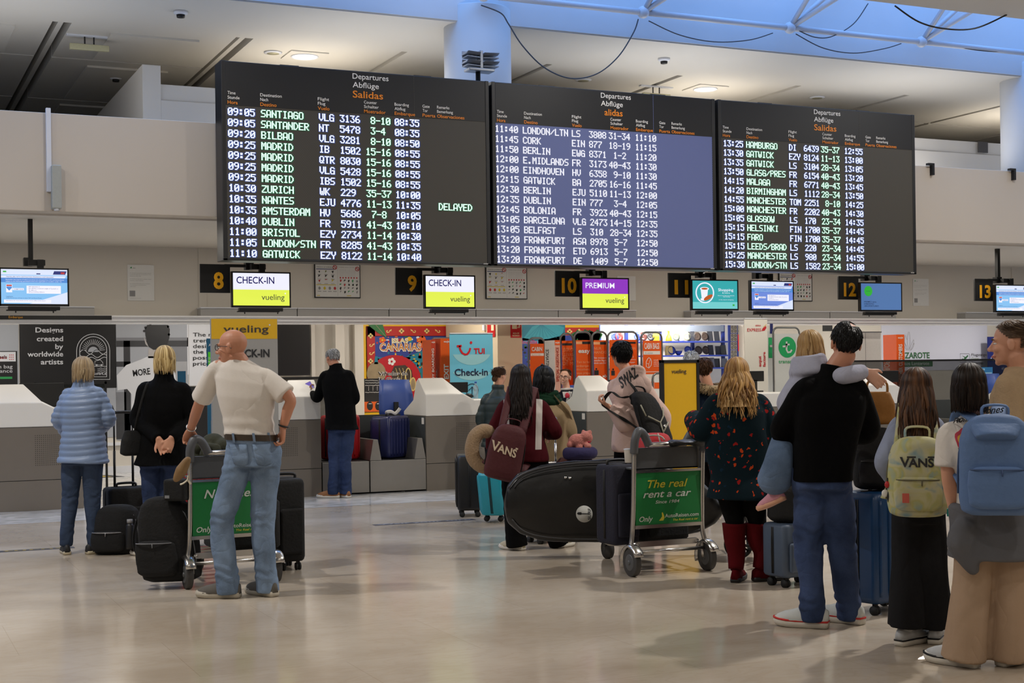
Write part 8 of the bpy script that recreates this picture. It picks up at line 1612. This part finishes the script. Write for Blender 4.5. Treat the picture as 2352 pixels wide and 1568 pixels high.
# on the left trolley
c = onD(388, 1235, 9.95); t = backpack('big black travel backpack at the left end of the bald mans trolley', c, nrm(r_+f_*.3), nrm(-f_-r_*.4), nrm(Z_+r_*-.1), .36, .26, .58, BKF, True, (), BKF, seed=12, trim=M('zip_pale', (110, 112, 116), .4))
b = MB(); cc = c+r_*-.17+f_*-.02; b.tube(spline([c+Z_*.24-r_*.14, cc+Z_*.12-r_*.06, cc-Z_*.08-r_*.08, c-Z_*.24-r_*.13], 5), .03, 8, flat=.3); b.build('strap', BKF, t)
t = thing('camera_bag', 'black boxy bag on top of the big travel backpack', 'bag', onD(408, 1150, 9.9), 'suitcases and bags of the passengers'); cc = onD(408, 1124, 9.9); b = MB(); b.obox(cc, r_*.078, f_*.07, Z_*.075); b.build('bag_body', BKF, t, bevel=.018, seg=3); b = MB(); b.obox(cc-r_*.045-Z_*.045-f_*.071, r_*.017, f_*.001, Z_*.01); b.build('tag_patch', M('patch_grey', (130, 132, 136), .5), t)
t = thing('folded_jacket', 'dark olive jacket heaped on the left trolley basket', 'jacket', onD(480, 1060, 10.2)); cc = onD(487, 1026, 10.22); b = MB()
for u, v, s_ in ((-.09, .0, .075), (.0, .03, .085), (.09, .0, .08), (.02, -.05, .08), (-.1, -.07, .06)): b.ell(cc+r_*u+Z_*v, s_, s_*.9, s_*.8)
b.tube(spline([cc-r_*.02+Z_*.02-f_*.09, cc+r_*.08-f_*.1+Z_*.0, cc+r_*.07-f_*.1-Z_*.06, cc-r_*.03-f_*.09-Z_*.05], 4), .022, 8, closed=True); me = remesh(b, .009, 3); folds(me, .013, 19, 8); put(me, 'fabric', M('olive_fabric', (44, 46, 30), .85, var=.1, bump=.2), t)
t = thing('pouch', 'tan leather pouch hanging at the left grip of the left trolley', 'pouch', onD(417, 1080, 9.62)); cc = onD(417, 1080, 9.62); b = MB(); limb(b, [cc+r_*.05+Z_*.075, cc, cc-r_*.045-Z_*.065], [.02, .042, .022], 12); me = remesh(b, .007, 3); folds(me, .005, 30, 2); put(me, 'leather', M('tan_leather', (130, 100, 62), .6, var=.25, scale=10), t)
t = thing('coat_hanger', 'cream plastic hook dangling beside the left trolley upright', 'hook', onD(424, 1103, 9.55)); b = MB(); a0 = onD(432, 1092, 9.55); b.tube(spline([a0, onD(430, 1102, 9.55), onD(420, 1110, 9.55), onD(414, 1112, 9.55)], 4), .010, 8, flat=.5); b.tube(spline([onD(430, 1100, 9.55), onD(436, 1108, 9.55), onD(438, 1112, 9.55)], 3), .008, 8); b.build('hook_body', M('cream_plastic_2', (206, 196, 172), .4), t)
# left: black rucksack on the floor and the hand bag of the blonde woman
c = V(*onD(272, 1222, 11.9)); c[2] = .205; t = backpack('black rucksack standing on the floor right of the quilted jacket woman', c, nrm(r_+f_*.2), nrm(-f_-r_*.25), Z_, .36, .26, .40, BKF, True, (), BKF, seed=14, trim=M('zip_silver', (150, 150, 154), .3, .6))
b = MB(); cc = c+r_*.17-f_*.12-Z_*.02; b.lathe(cc-Z_*.13, [(.032, 0), (.034, .02), (.034, .19), (.02, .215)], 16, 0); b.lathe(cc+Z_*.085, [(.024, 0), (.024, .03)], 14, 1); b.build('drink_flask', [BLACKP, M('cap_grey', (140, 140, 142), .5)], t)
t = thing('shoulder_bag', 'black shoulder bag hanging at the left hip of the blonde woman', 'bag', onD(308, 1045, 11.6), 'suitcases and bags of the passengers'); cc = onD(310, 1015, 11.66); softbag(cc, nrm(r_*.6+f_*.8), nrm(f_*.6-r_*.8), Z_, [(-.11, .18, .06, 0), (-.09, .26, .10, 0), (.02, .24, .09, 0), (.10, .18, .04, 0)], BKF, .01, .004, 14, 4, t)
b = MB(); b.tube(spline([cc+Z_*.08, onD(318, 950, 11.6), onD(336, 888, 11.64), onD(345, 878, 11.72)], 5), .012, 6, flat=.3); b.build('strap', BKF, t)
# pushchair seen between the legs
t = thing('pushchair', 'black pushchair with spoked wheels half hidden behind the red boots', 'pushchair', (5.85, 9.55, 0))
FRK = M('pushchair_frame', (24, 24, 26), .4, .4)
def wheel3(c, r, ax): 
    b = MB(); b.torus(c, r-.014, .016, ax, 30, 8, 0)
    u = nrm(np.cross(ax, Z_)); 
    for k in range(5): a = k*1.2566; b.cyl(c, c+(u*math.cos(a)+Z_*math.sin(a))*(r-.02), .009, 6, 1)
    b.cyl(c-nrm(ax)*.02, c+nrm(ax)*.02, .022, 12, 1); b.build('wheel', [RUBK, FRK], t)
w1 = onZ(1697, 1283); w2 = onZ(1802, 1308); w1[2] = .115; w2[2] = .115; wax = nrm(f_*.75+r_*.66)
wheel3(w1, .115, -f_*.9+r_*.3); wheel3(w2, .115, -f_*.8+r_*.5); w3 = w1+f_*.5+r_*.05; w4 = w2+f_*.45; w3[2] = w4[2] = .115; wheel3(w3, .115, r_+f_*.2); wheel3(w4, .115, r_+f_*.2)
b = MB(); hnd = [w2+Z_*.9-f_*.12, w1+Z_*.9-f_*.12]; b.tube([w1, w3+Z_*.35, w1+Z_*.9-f_*.12], .012, 8); b.tube([w2, w4+Z_*.35, w2+Z_*.9-f_*.12], .012, 8); b.tube([w1, w2], .012, 8); b.tube([w3, w4], .012, 8); b.tube([w3, w1+Z_*.5], .012, 8); b.tube([w4, w2+Z_*.5], .012, 8); b.tube(hnd, .016, 8); b.build('frame', FRK, t)
m = (w1+w2+w3+w4)/4; softbag(m+Z_*.42, r_, f_, Z_, [(-.12, .26, .3, 0), (-.08, .32, .36, 0), (.0, .32, .34, .0), (.2, .32, .16, .12), (.34, .28, .1, .16)], BKF, .014, .006, 10, 3, t, 'seat')
q = onD(1801, 1210, 9.9); tt = thing('helmet', 'cream rounded helmet hanging on the pushchair beside the fathers leg', 'helmet', q); b = MB(); b.ell(q, .055, .09, .13, np.array([r_, f_, Z_])); b.build('helmet_shell', M('helmet_cream', (196, 186, 168), .4, var=.05), tt); b = MB(); b.ell(q+r_*.03-f_*.07+Z_*.01, .012, .02, .06); b.build('vent', M('helmet_vent', (150, 120, 80), .5), tt)
